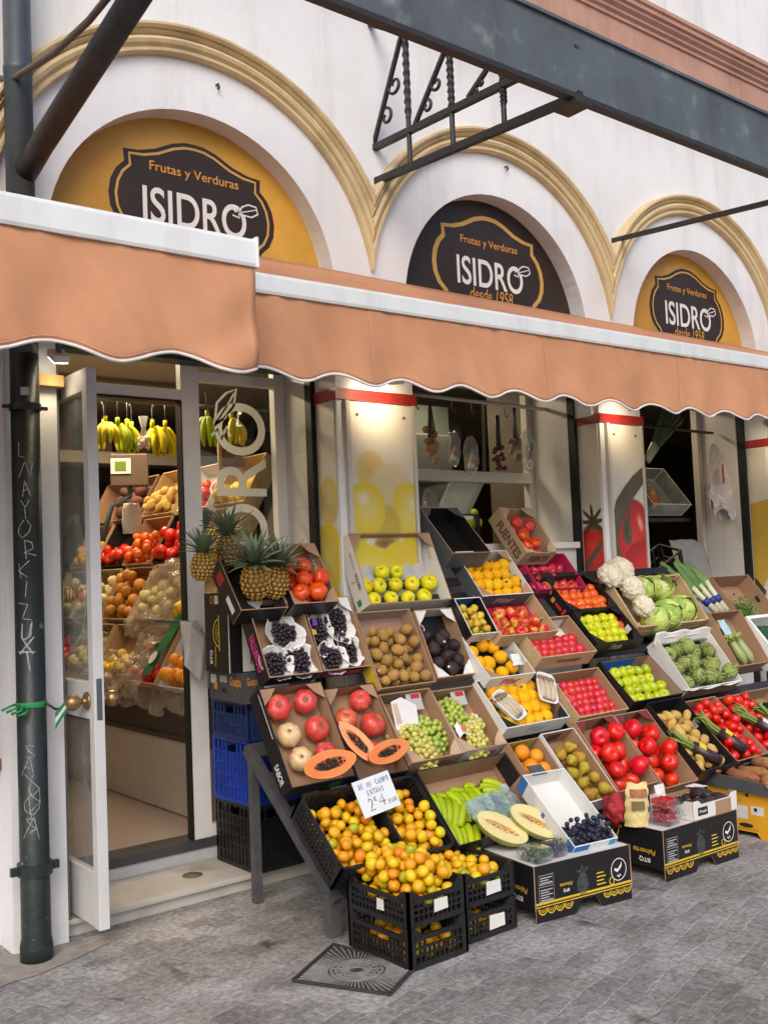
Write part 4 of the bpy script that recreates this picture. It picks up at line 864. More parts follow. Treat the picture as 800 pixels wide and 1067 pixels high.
proto('mandarin', 'mandarin', 'mandarin', F(ball(pm('mandarin_peel', (.58, .30, .012), .34, .12, 2, .15, 18, .5, .10, .02, .15, col2=(.36, .34, .02), thr=(1.2, .6, .78), tone=[(0, (.62, .33, .010)), (.30, (.64, .41, .012)), (.70, (.57, .43, .025)), (.80, (.62, .24, .010)), (.86, (.45, .41, .025)), (.945, (.17, .28, .015))]), .86, .05, 1.3), ('stalk_button', MB().ico(1, 1, lambda q: V((q.x * .09, q.y * .09, .84 + q.z * .03))).mesh('stalk_button', grcal))))
proto('tangerine', 'tangerine', 'tangerine', F(ball(pm('deep_orange_peel', (.60, .125, .012), .3, .12, 2, .15, 18, .5, .08, .01, .2), .84, .04, 1.3), ('sticker', sticker(stw, .16, 50, 1.0, .86, 300))))
kiwim = pm('fuzzy_kiwi_skin', (.33, .21, .085), .75, .2, 5, .4, 40, .15, .14, .01)
proto('kiwi', 'kiwi', 'kiwi', F(ball(kiwim, 1.22, .04, 1.2), ('sticker', sticker(stw, .3, 10, 1.02, 1.22, 60))))
proto('bare_kiwi', 'kiwi', 'kiwi', F(ball(kiwim, 1.22, .04, 1.2)))
avm = pm('dark_avocado_skin', (.022, .012, .014), .45, .3, 5, .35, 30, .45, .2, .01)
def pear_shape(mat, prof, nv=3, a=.05):
    return [MB().lathe(prof, 20, 0, None, lambda q, t, i=i: q * (1 + a * noise.noise(q * 1.2 + V((i * 7, 1, 2)))) + V((.06 * q.z * (i - 1), 0, 0))).mesh('fruit', mat) for i in range(nv)]
proto('avocado', 'avocado', 'avocado', F(pear_shape(avm, [(.001, -1), (.4, -.93), (.75, -.66), (.95, -.25), (.98, .1), (.86, .5), (.62, .92), (.42, 1.2), (.2, 1.36), (.001, 1.38)]), ('sticker', sticker(stw, .22, 5, 1.0, 1, 90))))
proto('pear', 'pear', 'pear', F(pear_shape(pm('russet_pear_skin', (.32, .24, .045), .5, .2, 3, .1, 60, .35, .15, .02, col2=(.22, .12, .04), thr=(1.4, .52, .7)), [(.001, -.95), (.35, -.95), (.75, -.75), (.97, -.35), (.98, 0), (.82, .42), (.58, .8), (.42, 1.1), (.28, 1.3), (.001, 1.36)]), ('stalk', MB().tube([(0, 0, 1.3), (.05, 0, 1.6), (.16, .03, 1.85)], .05, 5).mesh('stalk', stalkm))))
proto('small_pear', 'pear', 'pear', F(pear_shape(pm('small_pear_skin', (.45, .35, .07), .45, .15, 3, 0, 60, .35, .1, .02, col2=(.50, .12, .05), thr=(1.2, .55, .75)), [(.001, -.95), (.35, -.95), (.75, -.75), (.97, -.35), (.98, 0), (.82, .42), (.58, .8), (.42, 1.1), (.28, 1.25), (.001, 1.3)])))
pch = pm('golden_peach_skin', (.64, .37, .05), .6, .10, 1.6, .05, 160, .25, .06, .01, sss=.0, col2=(.63, .28, .035), thr=(1.1, .55, .75))
def peach_mesh(mat): return [MB().ico(1, 3, lambda q, i=i: (lambda p, a: V((p.x * (1 - .10 * math.exp(-(a / .16) ** 2) * max(0, 1 - abs(p.z)) ** .3), p.y, p.z * .92)))(lump(q, 1.2, .03, i + 1), math.atan2(q.y, abs(q.x) + 1e-6) if q.x > 0 else 9)).mesh('fruit', mat) for i in range(3)]
proto('peach', 'peach', 'peach', F(peach_mesh(pch), ('sticker', sticker(str_, .27, 62, 1.0, .92, 150))))
proto('bare_peach', 'peach', 'peach', F(peach_mesh(pch)))
proto('potato', 'potato', 'potato', F(ball(pm('yellow_potato_skin', (.44, .31, .12), .6, .15, 4, .15, 30, .25, .10, .01, col2=(.30, .18, .07), thr=(3, .58, .75)), .85, .16, 1.1, 3, 4, (1.35, 1))))
proto('sweet_potato', 'sweet_potato', 'sweet potato', F([MB().tube([(x * 1.0, .12 * math.sin(x * 2 + i), .08 * math.cos(x * 3 + i)) for x in [k * .25 - 1.75 for k in range(15)]], [.03 + .5 * max(0, 1 - (abs(k - 7) / 7.4) ** 2.2) * (1 + .18 * noise.noise(V((k * .9, i * 5, 0)))) for k in range(15)], 12).mesh('tuber', pm('earthy_sweet_potato_skin', (.30, .15, .085), .8, .2, 6, .35, 18, .15, .12, .01, col2=(.20, .09, .05), thr=(2, .5, .7))) for i in range(3)]))
lemm = pm('lemon_peel', (.66, .48, .02), .35, .1, 2, .15, 18, .5, .05, .008)
proto('lemon', 'lemon', 'lemon', F([MB().lathe([(.001, -1.42), (.14, -1.3), (.3, -1.12), (.7, -.8), (.95, -.3), (1, .05), (.9, .45), (.62, .85), (.3, 1.1), (.15, 1.25), (.001, 1.3)], 20, 0, None, lambda q, a, i=i: q * (1 + .05 * noise.noise(q + V((i * 3, 0, 0))))).mesh('fruit', lemm) for i in range(2)]))
bluem = pm('bloomy_dark_berry_skin', (.016, .016, .035), .45, .4, 2, 0, 60, .4, .3, .02)
proto('berry', 'blue_berry', 'berry', F(ball(bluem, .92, .03, 1.2, 2, 2)))
rasp = pm('raspberry_red', (.42, .012, .03), .4, .2, 6, .5, 14, .4, .15, .01)
proto('raspberry', 'raspberry', 'raspberry', F([MB().ico(1, 3, lambda q, i=i: V((q.x, q.y, q.z * 1.15)) * (.85 + .22 * abs(math.sin(q.x * 7 + i)) ** .5 * abs(math.sin(q.y * 7)) ** .5)).mesh('fruit', rasp) for i in range(2)]))
def vor(q, s): return noise.voronoi(q * s)[0][0]
artm = pm('artichoke_green', (.24, .29, .11), .6, .2, 5, .1, 40, .25, .15, .015, col2=(.15, .20, .08), thr=(2, .5, .7))
def artichoke(i):
    mb = MB(); g = random.Random(i); mb.ico(.86, 2, lambda q: q * .80)
    for ring, (el, num, s) in enumerate(((-62, 6, .5), (-40, 9, .56), (-18, 11, .60), (4, 11, .60), (26, 10, .56), (46, 8, .50), (64, 6, .42), (80, 4, .34))):
        for k in range(num):
            a = 2 * PI * (k + .5 * (ring % 2)) / num + g.uniform(-.1, .1); e = R(el)
            n = V((math.cos(a) * math.cos(e), math.sin(a) * math.cos(e), math.sin(e))); up_ = V((-math.cos(a) * math.sin(e), -math.sin(a) * math.sin(e), math.cos(e))); sd_ = n.cross(up_)
            b = n * .84; tip = n * 1.03 + up_ * s * .62 - n * .10
            vs = [b - up_ * s * .4 - sd_ * s * .42, b - up_ * s * .4 + sd_ * s * .42, n * .98 + sd_ * s * .46, tip, n * .98 - sd_ * s * .46, n * 1.06 + up_ * .02]
            mb.add(vs, [(0, 1, 5), (1, 2, 5), (2, 3, 5), (3, 4, 5), (4, 0, 5)], 0, True)
    return mb.mesh('bract_scales', artm)
proto('artichoke', 'artichoke', 'artichoke', F([artichoke(i) for i in range(3)], ('stem', MB().tube([(0, 0, -.75), (.02, 0, -1.25)], .22, 8).mesh('stem', artm))))
def spawn(k, M, label, group=None, variant=None, bare=False):
    name, cat, mk = PRO[k]; me, parts = mk[rnd.randrange(len(mk)) if variant is None else variant]
    o = bpy.data.objects.new(name, me); sc.collection.objects.link(o); o.matrix_basis = M; tag(o, label, cat, group)
    if not bare:
        for nm, pm_ in parts:
            c = bpy.data.objects.new(nm, pm_); sc.collection.objects.link(c); c.parent = o
    return o
def heap(fr, n, r, x0, x1, y0, y1, seed, k=60, bias=1., z0=.006, top=None, mound=0.):
    """drop balls one by one to the place lowest in the world (tilted boxes fill from their low end)"""
    g = random.Random(seed); pts = []; ct, st = math.cos(fr.tilt) , math.sin(fr.tilt) * bias
    for i in range(n):
        best = None
        for _ in range(k):
            x, y = g.uniform(x0 + r, max(x0 + r, x1 - r)), g.uniform(y0 + r, max(y0 + r + .001, y1 - r)); z = z0 + r
            for (a, b, c) in pts:
                d2 = (x - a) ** 2 + (y - b) ** 2
                if d2 < (1.92 * r) ** 2: z = max(z, c + math.sqrt((1.92 * r) ** 2 - d2))
            if top and z > top: continue
            cost = z * ct * 1.35 + y * st
            if mound: cost += mound * (((x - (x0 + x1) / 2) / (x1 - x0)) ** 2 + ((y - (y0 + y1) / 2) / (y1 - y0)) ** 2)
            if best is None or cost < best[0]: best = (cost, x, y, z)
        if best: pts.append(best[1:])
    return pts
def rows(nx, ny, x0, x1, y0, y1, z, hexa=True, jit=.08):
    out = []; dx = (x1 - x0) / nx; dy = (y1 - y0) / max(ny, 1)
    for j in range(ny):
        for i in range(nx):
            x = x0 + dx * (i + .5 + (.22 if (hexa and j % 2) else -.22 if hexa else 0)); out.append((x + dx * rnd.uniform(-jit, jit), y0 + dy * (j + .5) + dy * rnd.uniform(-jit, jit), z * (1 + rnd.uniform(-.06, .10))))
    return out
def fill(k, fr, pts, r, label, group, tiltr=None, up=None):
    """place produce of radius r at box points; up = lean of the stalk axis (None: any way up)"""
    for (x, y, z) in pts:
        rot = rrot() if up is None else RZ(rnd.uniform(0, 6.28)) @ RX(0) if up == 0 else RX(rnd.uniform(-up, up)) @ RY(rnd.uniform(-up, up)) @ RZ(rnd.uniform(0, 6.28))
        kk = k if isinstance(k, str) else rnd.choice(k)
        s = r * rnd.uniform(.88, 1.10)
        spawn(kk, fr.M @ T((x, y, z)) @ rot @ SC(s), label, group)
FR = {}
def box(key, *a, **k): FR[key] = Fr(*a, **k); return FR[key]
# ================================================================ THE STAND
# ---- black iron trestle carrying the lower boxes
tm = pm('dark_grey_iron_frame', (.07, .073, .078), .45, .3, 10, .25, 60, .5, col2=(.24, .24, .24), thr=(16, .66, .72))
tr = thing('display_trestle', 'dark grey iron trestle with slatted slope carrying the lower boxes', 'trestle')
for x in (2.60, 4.4, 6.2, 7.3):
    MB().bx(x - .02, x + .02, 4.355, 4.395, 0, .70).build('leg', tm, tr); MB().bx(x - .03, x + .03, 3.71, 3.76, 0, .19).build('leg', tm, tr)
    MB().bar((x, 4.42, .745), (x, 3.70, .155), .045, .05).build('rail', tm, tr)
for f in (.03, .24, .48, .72, .95):
    y = 4.42 - .72 * f; z = .745 - .59 * f + .005; MB().bar((2.625, y, z), (7.3, y, z), .085, .012, 0, (0, -.63, .77)).build('slat', tm, tr)
rk = thing('display_rack', 'dark stepped rack behind the upper rows of fruit boxes', 'rack')
for (y, z, tl) in ((4.47, 1.40, 62), (4.32, .98, 60), (4.17, .60, 52)):
    c, s = math.cos(R(tl)), math.sin(R(tl))
    for f in (.30, .40): MB().bar((3.36, y - f * c + .10, z + .38 - f * s), (6.3, y - f * c + .10, z + .38 - f * s), .05, .012, 0, (0, -s, c)).build('shelf_slat', blkpl, rk)
for x in (3.5, 4.5, 5.9): MB().bx(x - .02, x + .02, 4.44, 4.48, 0, 1.25).build('upright', blkpl, rk)
# ---- column at the street corner: pineapples, small tomatoes
f = box('pine', 2.46, 4.40, 1.69, .27, .32, .11, 52)
cardbox(f, 'black cardboard box holding the pineapples beside the glass', blackc, blackc, prints=[('L', None, .15, .35, .25, .8, red_p), ('L', None, .6, .9, .3, .6, whitec)])
f = box('tomS', 2.745, 4.38, 1.76, .275, .37, .11, 56)
cardbox(f, 'black and brown box of orange red tomatoes beside the pineapples', blackc, kraft, prints=[('r', None, .3, .42, .25, .75, gold), ('L', None, .45, .9, .38, .6, whitec), ('r', 'CAPRICHO', .1, .6, .35, .6, whitec), ('l', None, .35, .5, .3, .7, red_p)])
fill('orange_tomato', f, heap(f, 12, .045, .01, .265, .01, .34, 4, top=.14), .046, 'glossy orange red tomato in the black box beside the pineapples', 'orange red tomatoes', up=.7)
# grapes
f1 = box('bgrape1', 2.55, 4.30, 1.48, .31, .41, .10, 63)
cardbox(f1, 'open grape box with a black printed side, nearest the pineapple cartons', blackc, kraft, flapm=whitec, fl='B', edge=kraft, prints=[('L', 'VALLUNTOVS', .40, .86, .25, .75, pink_p, .03), ('L', None, .03, .2, .1, .95, red_p), ('b', None, 0, 1, .0, 1, paperw)])
f2 = box('bgrape2', 2.872, 4.30, 1.475, .295, .40, .10, 64)
cardbox(f2, 'open grape box pressed against the kiwi box', blackc, kraft, flapm=whitec, fl='B', prints=[('b', None, 0, 1, .0, 1, paperw), ('F', None, .1, .9, .2, .7, pink_p)])
gstem = pm('green_grape_stem', (.16, .20, .05), .7)
def bunch(M, label, mat, r, n, sx, sy, sz, seed, wrap=None, group=None, wm=None):
    th = thing('grape_bunch', label, 'grapes', M=M, group=group); g = random.Random(seed)
    me = MB().ico(1, 2, lambda q: V((q.x, q.y, q.z * 1.08))).mesh('berry', mat); pts = []
    for _ in range(n * 30):
        a = g.uniform(0, 2 * PI); q = math.sqrt(g.random()); y = g.uniform(-1, 1); wdt = 1 - .55 * max(0, -y) ** 1.3
        p = V((sx * wdt * q * math.cos(a), sy * y, sz * (.25 + .75 * math.sqrt(max(0, 1 - q * q))) * (1 - .4 * y * y)))
        if all((p - o).length > r * 1.55 for o in pts): pts.append(p)
        if len(pts) >= n: break
    for p in pts:
        b = bpy.data.objects.new('berry', me); sc.collection.objects.link(b); b.parent = th; b.matrix_basis = T(p) @ RZ(g.uniform(0, 6)) @ RX(g.uniform(-.8, .8)) @ SC(r * g.uniform(.88, 1.08))
    st = MB(); st.tube([(0, sy * 1.25, sz * .5), (0, sy * .6, sz * .7), (0, -sy * .5, sz * .4)], .0035, 5)
    for k in range(5): st.tube([(0, sy * (.7 - .3 * k), sz * .6), (sx * .5 * (-1) ** k, sy * (.6 - .3 * k), sz * .75)], .002, 4)
    st.build('stem', gstem, th)
    if wrap:
        wr = MB()
        def wf(i, j):
            a = 2 * PI * i; rr = .35 + 1.12 * j ** .8; q = noise.noise(V((math.cos(a) * 2, math.sin(a) * 2, seed)))
            q2 = noise.noise(V((math.cos(a) * 5, math.sin(a) * 5 + j * 2, seed + 9)))
            return (sx * rr * math.cos(a) * (1.12 + .12 * q), sy * rr * math.sin(a) * (1.12 + .16 * q) + .012 * q2, -.004 + sz * (j ** 2.2) * (.95 + .35 * q) + .010 * q2 * j)
        wr.grid(wf, 48, 9); wr.build('paper_wrap', wm or paperw, th, solid=.0015)
    return th
blackg = pm('black_grape_skin', (.018, .011, .02), .3, .5, 2, 0, 60, .5, .2, .01, col2=(.06, .02, .04), thr=(1.4, .6, .75))
for n_, (fx, x, y, z, sx, sy, lab) in enumerate(((f1, .185, .235, .03, .072, .062, 'black grapes in a white paper cone, upper bunch of the box by the pineapple cartons'), (f1, .085, .085, .03, .062, .060, 'black grapes in white paper at the cartons corner below the upper bunch'), (f1, .225, .085, .03, .066, .064, 'black grapes in white paper below the upper bunch, touching the neighbouring box'),
        (f2, .075, .22, .03, .048, .088, 'narrow bunch of black grapes in printed white paper beside the box divider'), (f2, .20, .27, .035, .062, .080, 'black grapes in white paper high in the box by the kiwis'), (f2, .10, .075, .03, .062, .058, 'black grapes in white paper low in the box by the kiwis'), (f2, .225, .115, .03, .045, .066, 'few black grapes tucked in white paper next to the kiwis'))):
    th = bunch(fx.M @ T((x, y, z)) @ RZ(rnd.uniform(-.4, .4)), lab, blackg, .0118, 62, sx * .95, sy * .95, .050, n_ + 3, True)
    if n_ == 3:
        MB().flat([(-.05, .02), (-.02, .03), (-.03, .07), (-.055, .06)], (0, 0, .052), (1, 0, 0), (0, 1, 0)).build('printed_grapes', pm('violet_print', (.16, .05, .32), .6), th)
        MB().flat([(-.055, -.03), (-.03, -.025), (-.035, .0), (-.058, .0)], (0, 0, .052), (1, 0, 0), (0, 1, 0)).build('printed_block', yel_p, th)
# white box of yellow apples
f = box('white', 3.295, 4.45, 1.81, .59, .425, .125, 66)
cardbox(f, 'big white box half full of yellow green apples under the lemon poster', whitec, whitec, edge=kraft, flapm=kraft, fl='B', prints=[('B', None, 0, 1, 0, 1, kraft), ('b', None, 0.0, 1, .45, 1, kraft), ('L', 'MANZANA', .25, .48, .62, .80, grey_p), ('L', 'GOLDEN', .52, .75, .58, .78, blk_p), ('L', None, .86, .94, .2, .5, green_p), ('L', None, .60, .63, .2, .5, grey_p), ('r', 'Fruta', .1, .35, .5, .75, grey_p)])
def liner(th, fr, mat, z=.010, nx=6, ny=4, amp=.010, name='tray_liner'):
    m = MB(); m.grid(lambda i, j: (.010 + (fr.w - .02) * i, .010 + (fr.L - .02) * j, z + amp * abs(math.sin(i * nx * PI)) * abs(math.sin(j * ny * PI))), nx * 8, ny * 8); return m.build(name, mat, th)
lt_ = [o for o in bpy.data.objects if o.get('label', '').startswith('big white box')][0]
liner(lt_, f, pm('grey_moulded_pulp', (.44, .44, .455), .8, .06), .012, 6, 4)
ap = [(x, .055, .05) for x in (.09, .215, .335, .455)] + [(x, .135, .055) for x in (.055, .155, .275, .395, .52)] + [(.21, .215, .055), (.315, .22, .055), (.02 + .04, .20, .05)][:2] + [(.535, .06, .05)][:0]
fill('golden_apple', f, ap, .0475, 'yellow green apple in the big white box under the lemon poster', 'yellow green apples', up=.9)
# kiwis and avocados
film = clear('clear_film', (.96, .96, .96), .10, .2, .03, (.7, .7, .7))
f = box('kiwi', 3.19, 4.275, 1.385, .375, .435, .10, 63)
cardbox(f, 'brown box of kiwis with a yellow edge and clear film', kraft_l, kraft, flaps=False, prints=[('l', None, .55, .98, .2, .9, yel_p), ('L', None, .05, .95, .15, .9, yel_p)])
fill(['kiwi', 'bare_kiwi'], f, heap(f, 48, .031, .012, .36, .012, .36, 8, bias=.7, top=.10), .029, 'brown fuzzy kiwi in the box below the yellow apples', 'kiwis')
th = thing('plastic_film', 'crumpled clear film over the top edge of the kiwi box', 'film', M=f.M); m = MB(); m.grid(lambda i, j: (.01 + .355 * i, .435 - .13 * j, .098 - .02 * j + .012 * noise.noise(V((i * 7, j * 5, 2)))), 20, 8); m.build('sheet', film, th)
f = box('avo', 3.59, 4.27, 1.375, .28, .405, .10, 64)
cardbox(f, 'brown box lined in black holding dark avocados', kraft, kraft, liner=blackc, flapm=whitec, prints=[('b', None, 0, 1, 0, 1, whitec)])
b_ = MB().prism(ell(.075, .32, .045, .032, .6, 20), (0, 0, .0075), (1, 0, 0), (0, 1, 0), .001); tb = [o for o in bpy.data.objects if o.get('label', '').startswith('brown box lined')][0]
b_.build('printed_seal', whitec, tb); MB().flat(ell(.075, .32, .036, .024, .6, 20), (0, 0, .0082), (1, 0, 0), (0, 1, 0)).build('printed_seal', blackc, tb)
for (x, y, z) in heap(f, 20, .036, .012, .27, .012, .30, 11, top=.10): spawn('avocado', f.M @ T((x, y, z)) @ rrot() @ SC(.037), 'dark avocado with a white sticker in the black lined box', 'dark avocados')
# ---- rose tomatoes and papaya
t1 = box('tomB1', 2.49, 4.12, 1.07, .36, .50, .10, 59); t2 = box('tomB2', 2.858, 4.12, 1.03, .315, .49, .10, 57)
cardbox(t1, 'black box of large rose tomatoes over the iron trestle end', blackc, kraft, flaps=True, fl='B', edge=blackc, prints=[('L', 'SABOR', .72, .92, .2, .6, whitec), ('L', None, .05, .5, .82, .88, whitec), ('F', None, .65, .85, .2, .8, green_p)])
cardbox(t2, 'black box of large rose tomatoes behind the two papaya halves', blackc, kraft, flaps=True, fl='B', edge=blackc)
for fx, L_ in ((t1, (('rose_tomato', .095, .405, .064), ('rose_tomato', .255, .42, .060), ('pale_tomato', .105, .265, .060), ('rose_tomato', .265, .275, .062), ('pale_tomato', .125, .14, .058), ('rose_tomato', .27, .15, .055))),
               (t2, (('rose_tomato', .095, .33, .058), ('rose_tomato', .225, .42, .056), ('rose_tomato', .235, .28, .064), ('rose_tomato', .085, .205, .052), ('rose_tomato', .17, .15, .05), ('rose_tomato', .255, .125, .058)))):
    for (k, x, y, r) in L_:
        spawn(k, fx.M @ T((x, y, .008 + r * .9)) @ RX(rnd.uniform(-.5, .2)) @ RY(rnd.uniform(-.4, .4)) @ RZ(rnd.uniform(0, 6)) @ SC(r), 'large ribbed rose tomato beside the papaya in its black box' if fx is t2 else ('pale green and cream tomato with a corky scar' if k == 'pale_tomato' else 'large ribbed rose tomato in the box over the trestle end'), 'tomatoes behind the papaya' if fx is t2 else ('pale tomatoes' if k == 'pale_tomato' else 'tomatoes over the trestle end'))
papf = pm('papaya_flesh', (.68, .22, .07), .35, .08, 6, .05, 60, .4, col2=(.66, .17, .05), thr=(3, .5, .7)); papr = pm('papaya_rim', (.66, .30, .08), .4, .1, 8); papk = pm('papaya_skin', (.58, .19, .05), .5, .15, 4); paps = pm('papaya_seed', (.014, .014, .012), .3, .3, 6, 0, 60, .5); papc = pm('papaya_cavity', (.52, .13, .04), .5, .2, 12, .3, 60, .3)
def half_fruit(name, label, cat, M, rx, ry, dp, skin, flesh, cav, crx, cry, seedm=None, nseed=0, neck=.0, seed=1, rim=None):
    th = thing(name, label, cat, M=M); g = random.Random(seed)
    def wid(t): return math.sqrt(max(0, 1 - t * t)) * (1 - neck * max(0, t) ** 1.5)
    sh = MB()
    sh.grid(lambda i, j: (rx * math.cos(PI * i) * wid(2 * j - 1), ry * (2 * j - 1), -dp * math.sin(PI * i) * wid(2 * j - 1)), 20, 26); sh.build('skin', skin, th)
    fl_ = MB(); N_ = 26; a = [(rx * s * wid(t), ry * t) for s in (1, -1) for t in ([k / N_ * 2 - 1 for k in range(N_ + 1)] if s == 1 else [1 - k / N_ * 2 for k in range(1, N_)])]
    inn = []
    cn = [(crx * math.cos(2 * PI * k / 40) * (1 + .1 * noise.noise(V((k * .8, seed, 0)))), cry * math.sin(2 * PI * k / 40) * (1 + .06 * noise.noise(V((k * .8, seed, 4))))) for k in range(40)]
    # flesh as rings between outline and cavity, cavity sunk
    out = []
    for k in range(40):
        an = 2 * PI * k / 40; dx, dy = math.cos(an), math.sin(an); lo, hi = 0, 2 * max(rx, ry)
        for _ in range(30):
            md = (lo + hi) / 2; yy = md * dy / ry
            if abs(yy) < 1 and abs(md * dx) < rx * wid(yy): lo = md
            else: hi = md
        out.append((lo * dx, lo * dy))
    vs = []; 
    for t in (0, .10, .55, 1.0): vs += [(out[k][0] * (1 - t) + cn[k][0] * t, out[k][1] * (1 - t) + cn[k][1] * t, .002 if t < 1 else -.001) for k in range(40)]
    fl_.add(vs, [(r * 40 + k, r * 40 + (k + 1) % 40, (r + 1) * 40 + (k + 1) % 40, (r + 1) * 40 + k) for r in range(3) for k in range(40)], 0, True); fl_.m[:40] = [1] * 40; fl_.build('flesh', [flesh, rim or flesh], th)
    c = MB(); vs = [(cn[k][0] * (1 - t), cn[k][1] * (1 - t), -.001 - dp * .45 * math.sin(t * PI / 2) + .004 * noise.noise(V((k * .9, t * 5, seed)))) for t in (0, .3, .6, .97) for k in range(40)]
    c.add(vs, [(r * 40 + k, r * 40 + (k + 1) % 40, (r + 1) * 40 + (k + 1) % 40, (r + 1) * 40 + k) for r in range(3) for k in range(40)] + [tuple(range(120, 160))], 0, True); c.build('seed_cavity', cav, th)
    if nseed:
        s = MB()
        for _ in range(nseed):
            an = g.uniform(0, 2 * PI); q = math.sqrt(g.random()) * .92; s.ico(1, 1, None, 0, T((crx * q * math.cos(an), cry * q * math.sin(an), -dp * .30 * (1 - q * q) + .001)) @ RZ(an) @ SC(.0058, .0045, .0045))
        s.build('seed_cluster', seedm, th)
    return th
def face(p, nrm, ax): # matrix with z=nrm and y along ax
    z = V(nrm).normalized(); y = (V(ax) - z * V(ax).dot(z)).normalized(); x = y.cross(z)
    M = Matrix((x, y, z)).transposed().to_4x4(); M.translation = V(p); return M
half_fruit('papaya_half', 'papaya half laid flat across the front of the trestle end box', 'papaya', face((2.665, 3.80, .735), (-.1, -.80, .6), (1, 0, .10)), .066, .142, .06, papk, papf, papc, .027, .088, paps, 130, .25, 2, papr)
half_fruit('papaya_half', 'narrow papaya half standing on end between the rose tomatoes', 'papaya', face((2.87, 3.865, .80), (-.45, -.75, .45), (-.52, .25, .85)), .047, .130, .05, papk, papf, papc, .020, .075, paps, 90, .3, 3, papr)
half_fruit('papaya_half', 'papaya half laid flat next to the price card and green grapes', 'papaya', face((3.00, 3.79, .745), (.02, -.80, .6), (1, .05, .22)), .055, .140, .05, papk, papf, papc, .022, .080, paps, 110, .25, 4, papr)
# ---- white grapes
g1 = box('wgrape1', 3.175, 4.085, .97, .345, .40, .105, 52); g2 = box('wgrape2', 3.53, 4.085, .95, .31, .38, .105, 50)
for fx, lab in ((g1, 'brown box of green grapes beside the papaya, with a loose white leaflet'), (g2, 'brown box of green grapes next to the mushroom trays')):
    cardbox(fx, lab, whitec if fx is g2 else kraft_l, kraft, flaps=True, fl='F', flapm=kraft_l, prints=[('F', 'UVA', .62, .85, .25, .7, red_p)])
grn_g = pm('green_grape_skin', (.44, .43, .14), .25, .2, 2, 0, 60, .5, .14, .02, .1, sss=.0, col2=(.50, .42, .16), thr=(1.1, .5, .75))
grn_h = pm('deep_green_grape_skin', (.30, .38, .09), .25, .2, 2, 0, 60, .5, .14, .02, .1, col2=(.30, .32, .08), thr=(1.1, .5, .75))
for n_, (fx, x, y, sx, sy, rz, m_, lab) in enumerate(((g1, .12, .15, .095, .085, .4, grn_g, 'yellow green grapes under the loose white leaflet'), (g1, .245, .14, .085, .10, -.5, grn_h, 'green grapes filling the low corner of the leaflet box'), (g1, .16, .07, .12, .055, 1.4, grn_g, 'pale green grapes along the front edge of the leaflet box'),
        (g2, .11, .255, .085, .08, .3, grn_h, 'deep green grapes at the back of the box by the mushrooms'), (g2, .17, .065, .11, .05, 1.2, grn_g, 'pale green grapes in printed paper by the mushrooms'), (g2, .21, .17, .06, .05, 1.2, grn_g, 'small pale grapes between the folds of printed paper'))):
    bunch(fx.M @ T((x, y, .012)) @ RZ(rz), lab, m_, .0165, 66, sx * 1.05, sy * 1.1, .075, n_ + 20)
lf_ = thing('leaflet', 'white printed leaflet lying on the green grapes', 'leaflet', M=g1.M @ T((.03, .20, .075)) @ RX(.25) @ RY(.1)); MB().prism([(0, 0), (.17, .02), (.19, .12), (.10, .17), (.02, .15)], (0, 0, 0), (1, 0, 0), (0, 1, 0), .002).build('sheet', paperw, lf_); MB().flat([(.015, .03), (.055, .035), (.06, .14), (.025, .14)], (0, 0, .001), (1, 0, 0), (0, 1, 0)).build('printed_block', pm('pale_print', (.55, .42, .33), .7), lf_)
cd_ = thing('card_tag', 'grey folded card with a red stamp standing in the leaflet box', 'card', M=g1.M @ T((.19, .31, .05)) @ RX(.3)); MB().bx(0, .10, 0, .10, 0, .004).build('card', pm('grey_card', (.45, .45, .46), .6), cd_); MB().flat([(.03, .06), (.09, .06), (.09, .085), (.03, .085)], (0, 0, .0047), (1, 0, 0), (0, 1, 0)).build('stamp', red_p, cd_)
cd_ = thing('card_tag', 'grey folded card with a red stamp behind the deep green grapes', 'card', M=g2.M @ T((.15, .30, .05)) @ RX(.3)); MB().bx(0, .10, 0, .09, 0, .004).build('card', pm('grey_card', (.45, .45, .46), .6), cd_); MB().flat([(.03, .05), (.09, .05), (.09, .075), (.03, .075)], (0, 0, .0047), (1, 0, 0), (0, 1, 0)).build('stamp', red_p, cd_)
pw = thing('printed_paper', 'crumpled printed paper band across the grapes by the mushrooms', 'paper', M=g2.M @ T((.06, .10, .062))); m = MB(); m.grid(lambda i, j: (.21 * i, .075 * j + .05 * i + .012 * math.sin(i * 9), .012 * noise.noise(V((i * 5, j * 3, 1))) + .01 * math.sin(i * 12)), 24, 6); m.build('sheet', paperw, pw, solid=.0015); MB().flat(ell(.045, .05, .018, .018), (0, 0, .018), (1, 0, 0), (0, 1, 0)).build('stamp', pm('orange_stamp', (.6, .16, .06), .6), pw)
# ---- mandarins: two tilted crates and the stacks on the ground
m1 = Fr(2.505, 3.815, .615, .365, .40, .14, 41); m2 = Fr(2.885, 3.815, .605, .275, .40, .14, 44)
crate(m1.M, m1.w, m1.L, m1.h, 'tilted black crate of mandarins on the trestle under the price card', blkpl, rows=4, slat=.022, hole=False)
crate(m2.M, m2.w, m2.L, m2.h, 'tilted black crate of mandarins next to the banana box', blkpl, rows=4, slat=.022, hole=False)
fill('mandarin', m1, heap(m1, 92, .0265, .014, .35, .014, .385, 21, bias=.35, top=.16), .0265, 'mandarin in the tilted crate under the price card', 'mandarins under the price card')
fill('mandarin', m2, heap(m2, 66, .0265, .014, .26, .014, .385, 22, bias=.35, top=.16), .0265, 'mandarin in the tilted crate next to the banana box', 'mandarins next to the bananas')
ca = Fr(2.578, 3.59, .165, .315, .41, .160, 0); cb_ = Fr(2.578, 3.592, .312, .315, .41, .145, 0); cc = Fr(2.935, 3.66, .145, .31, .42, .14, 0, -1); cd = Fr(2.935, 3.66, .295, .31, .42, .145, 0, -1)
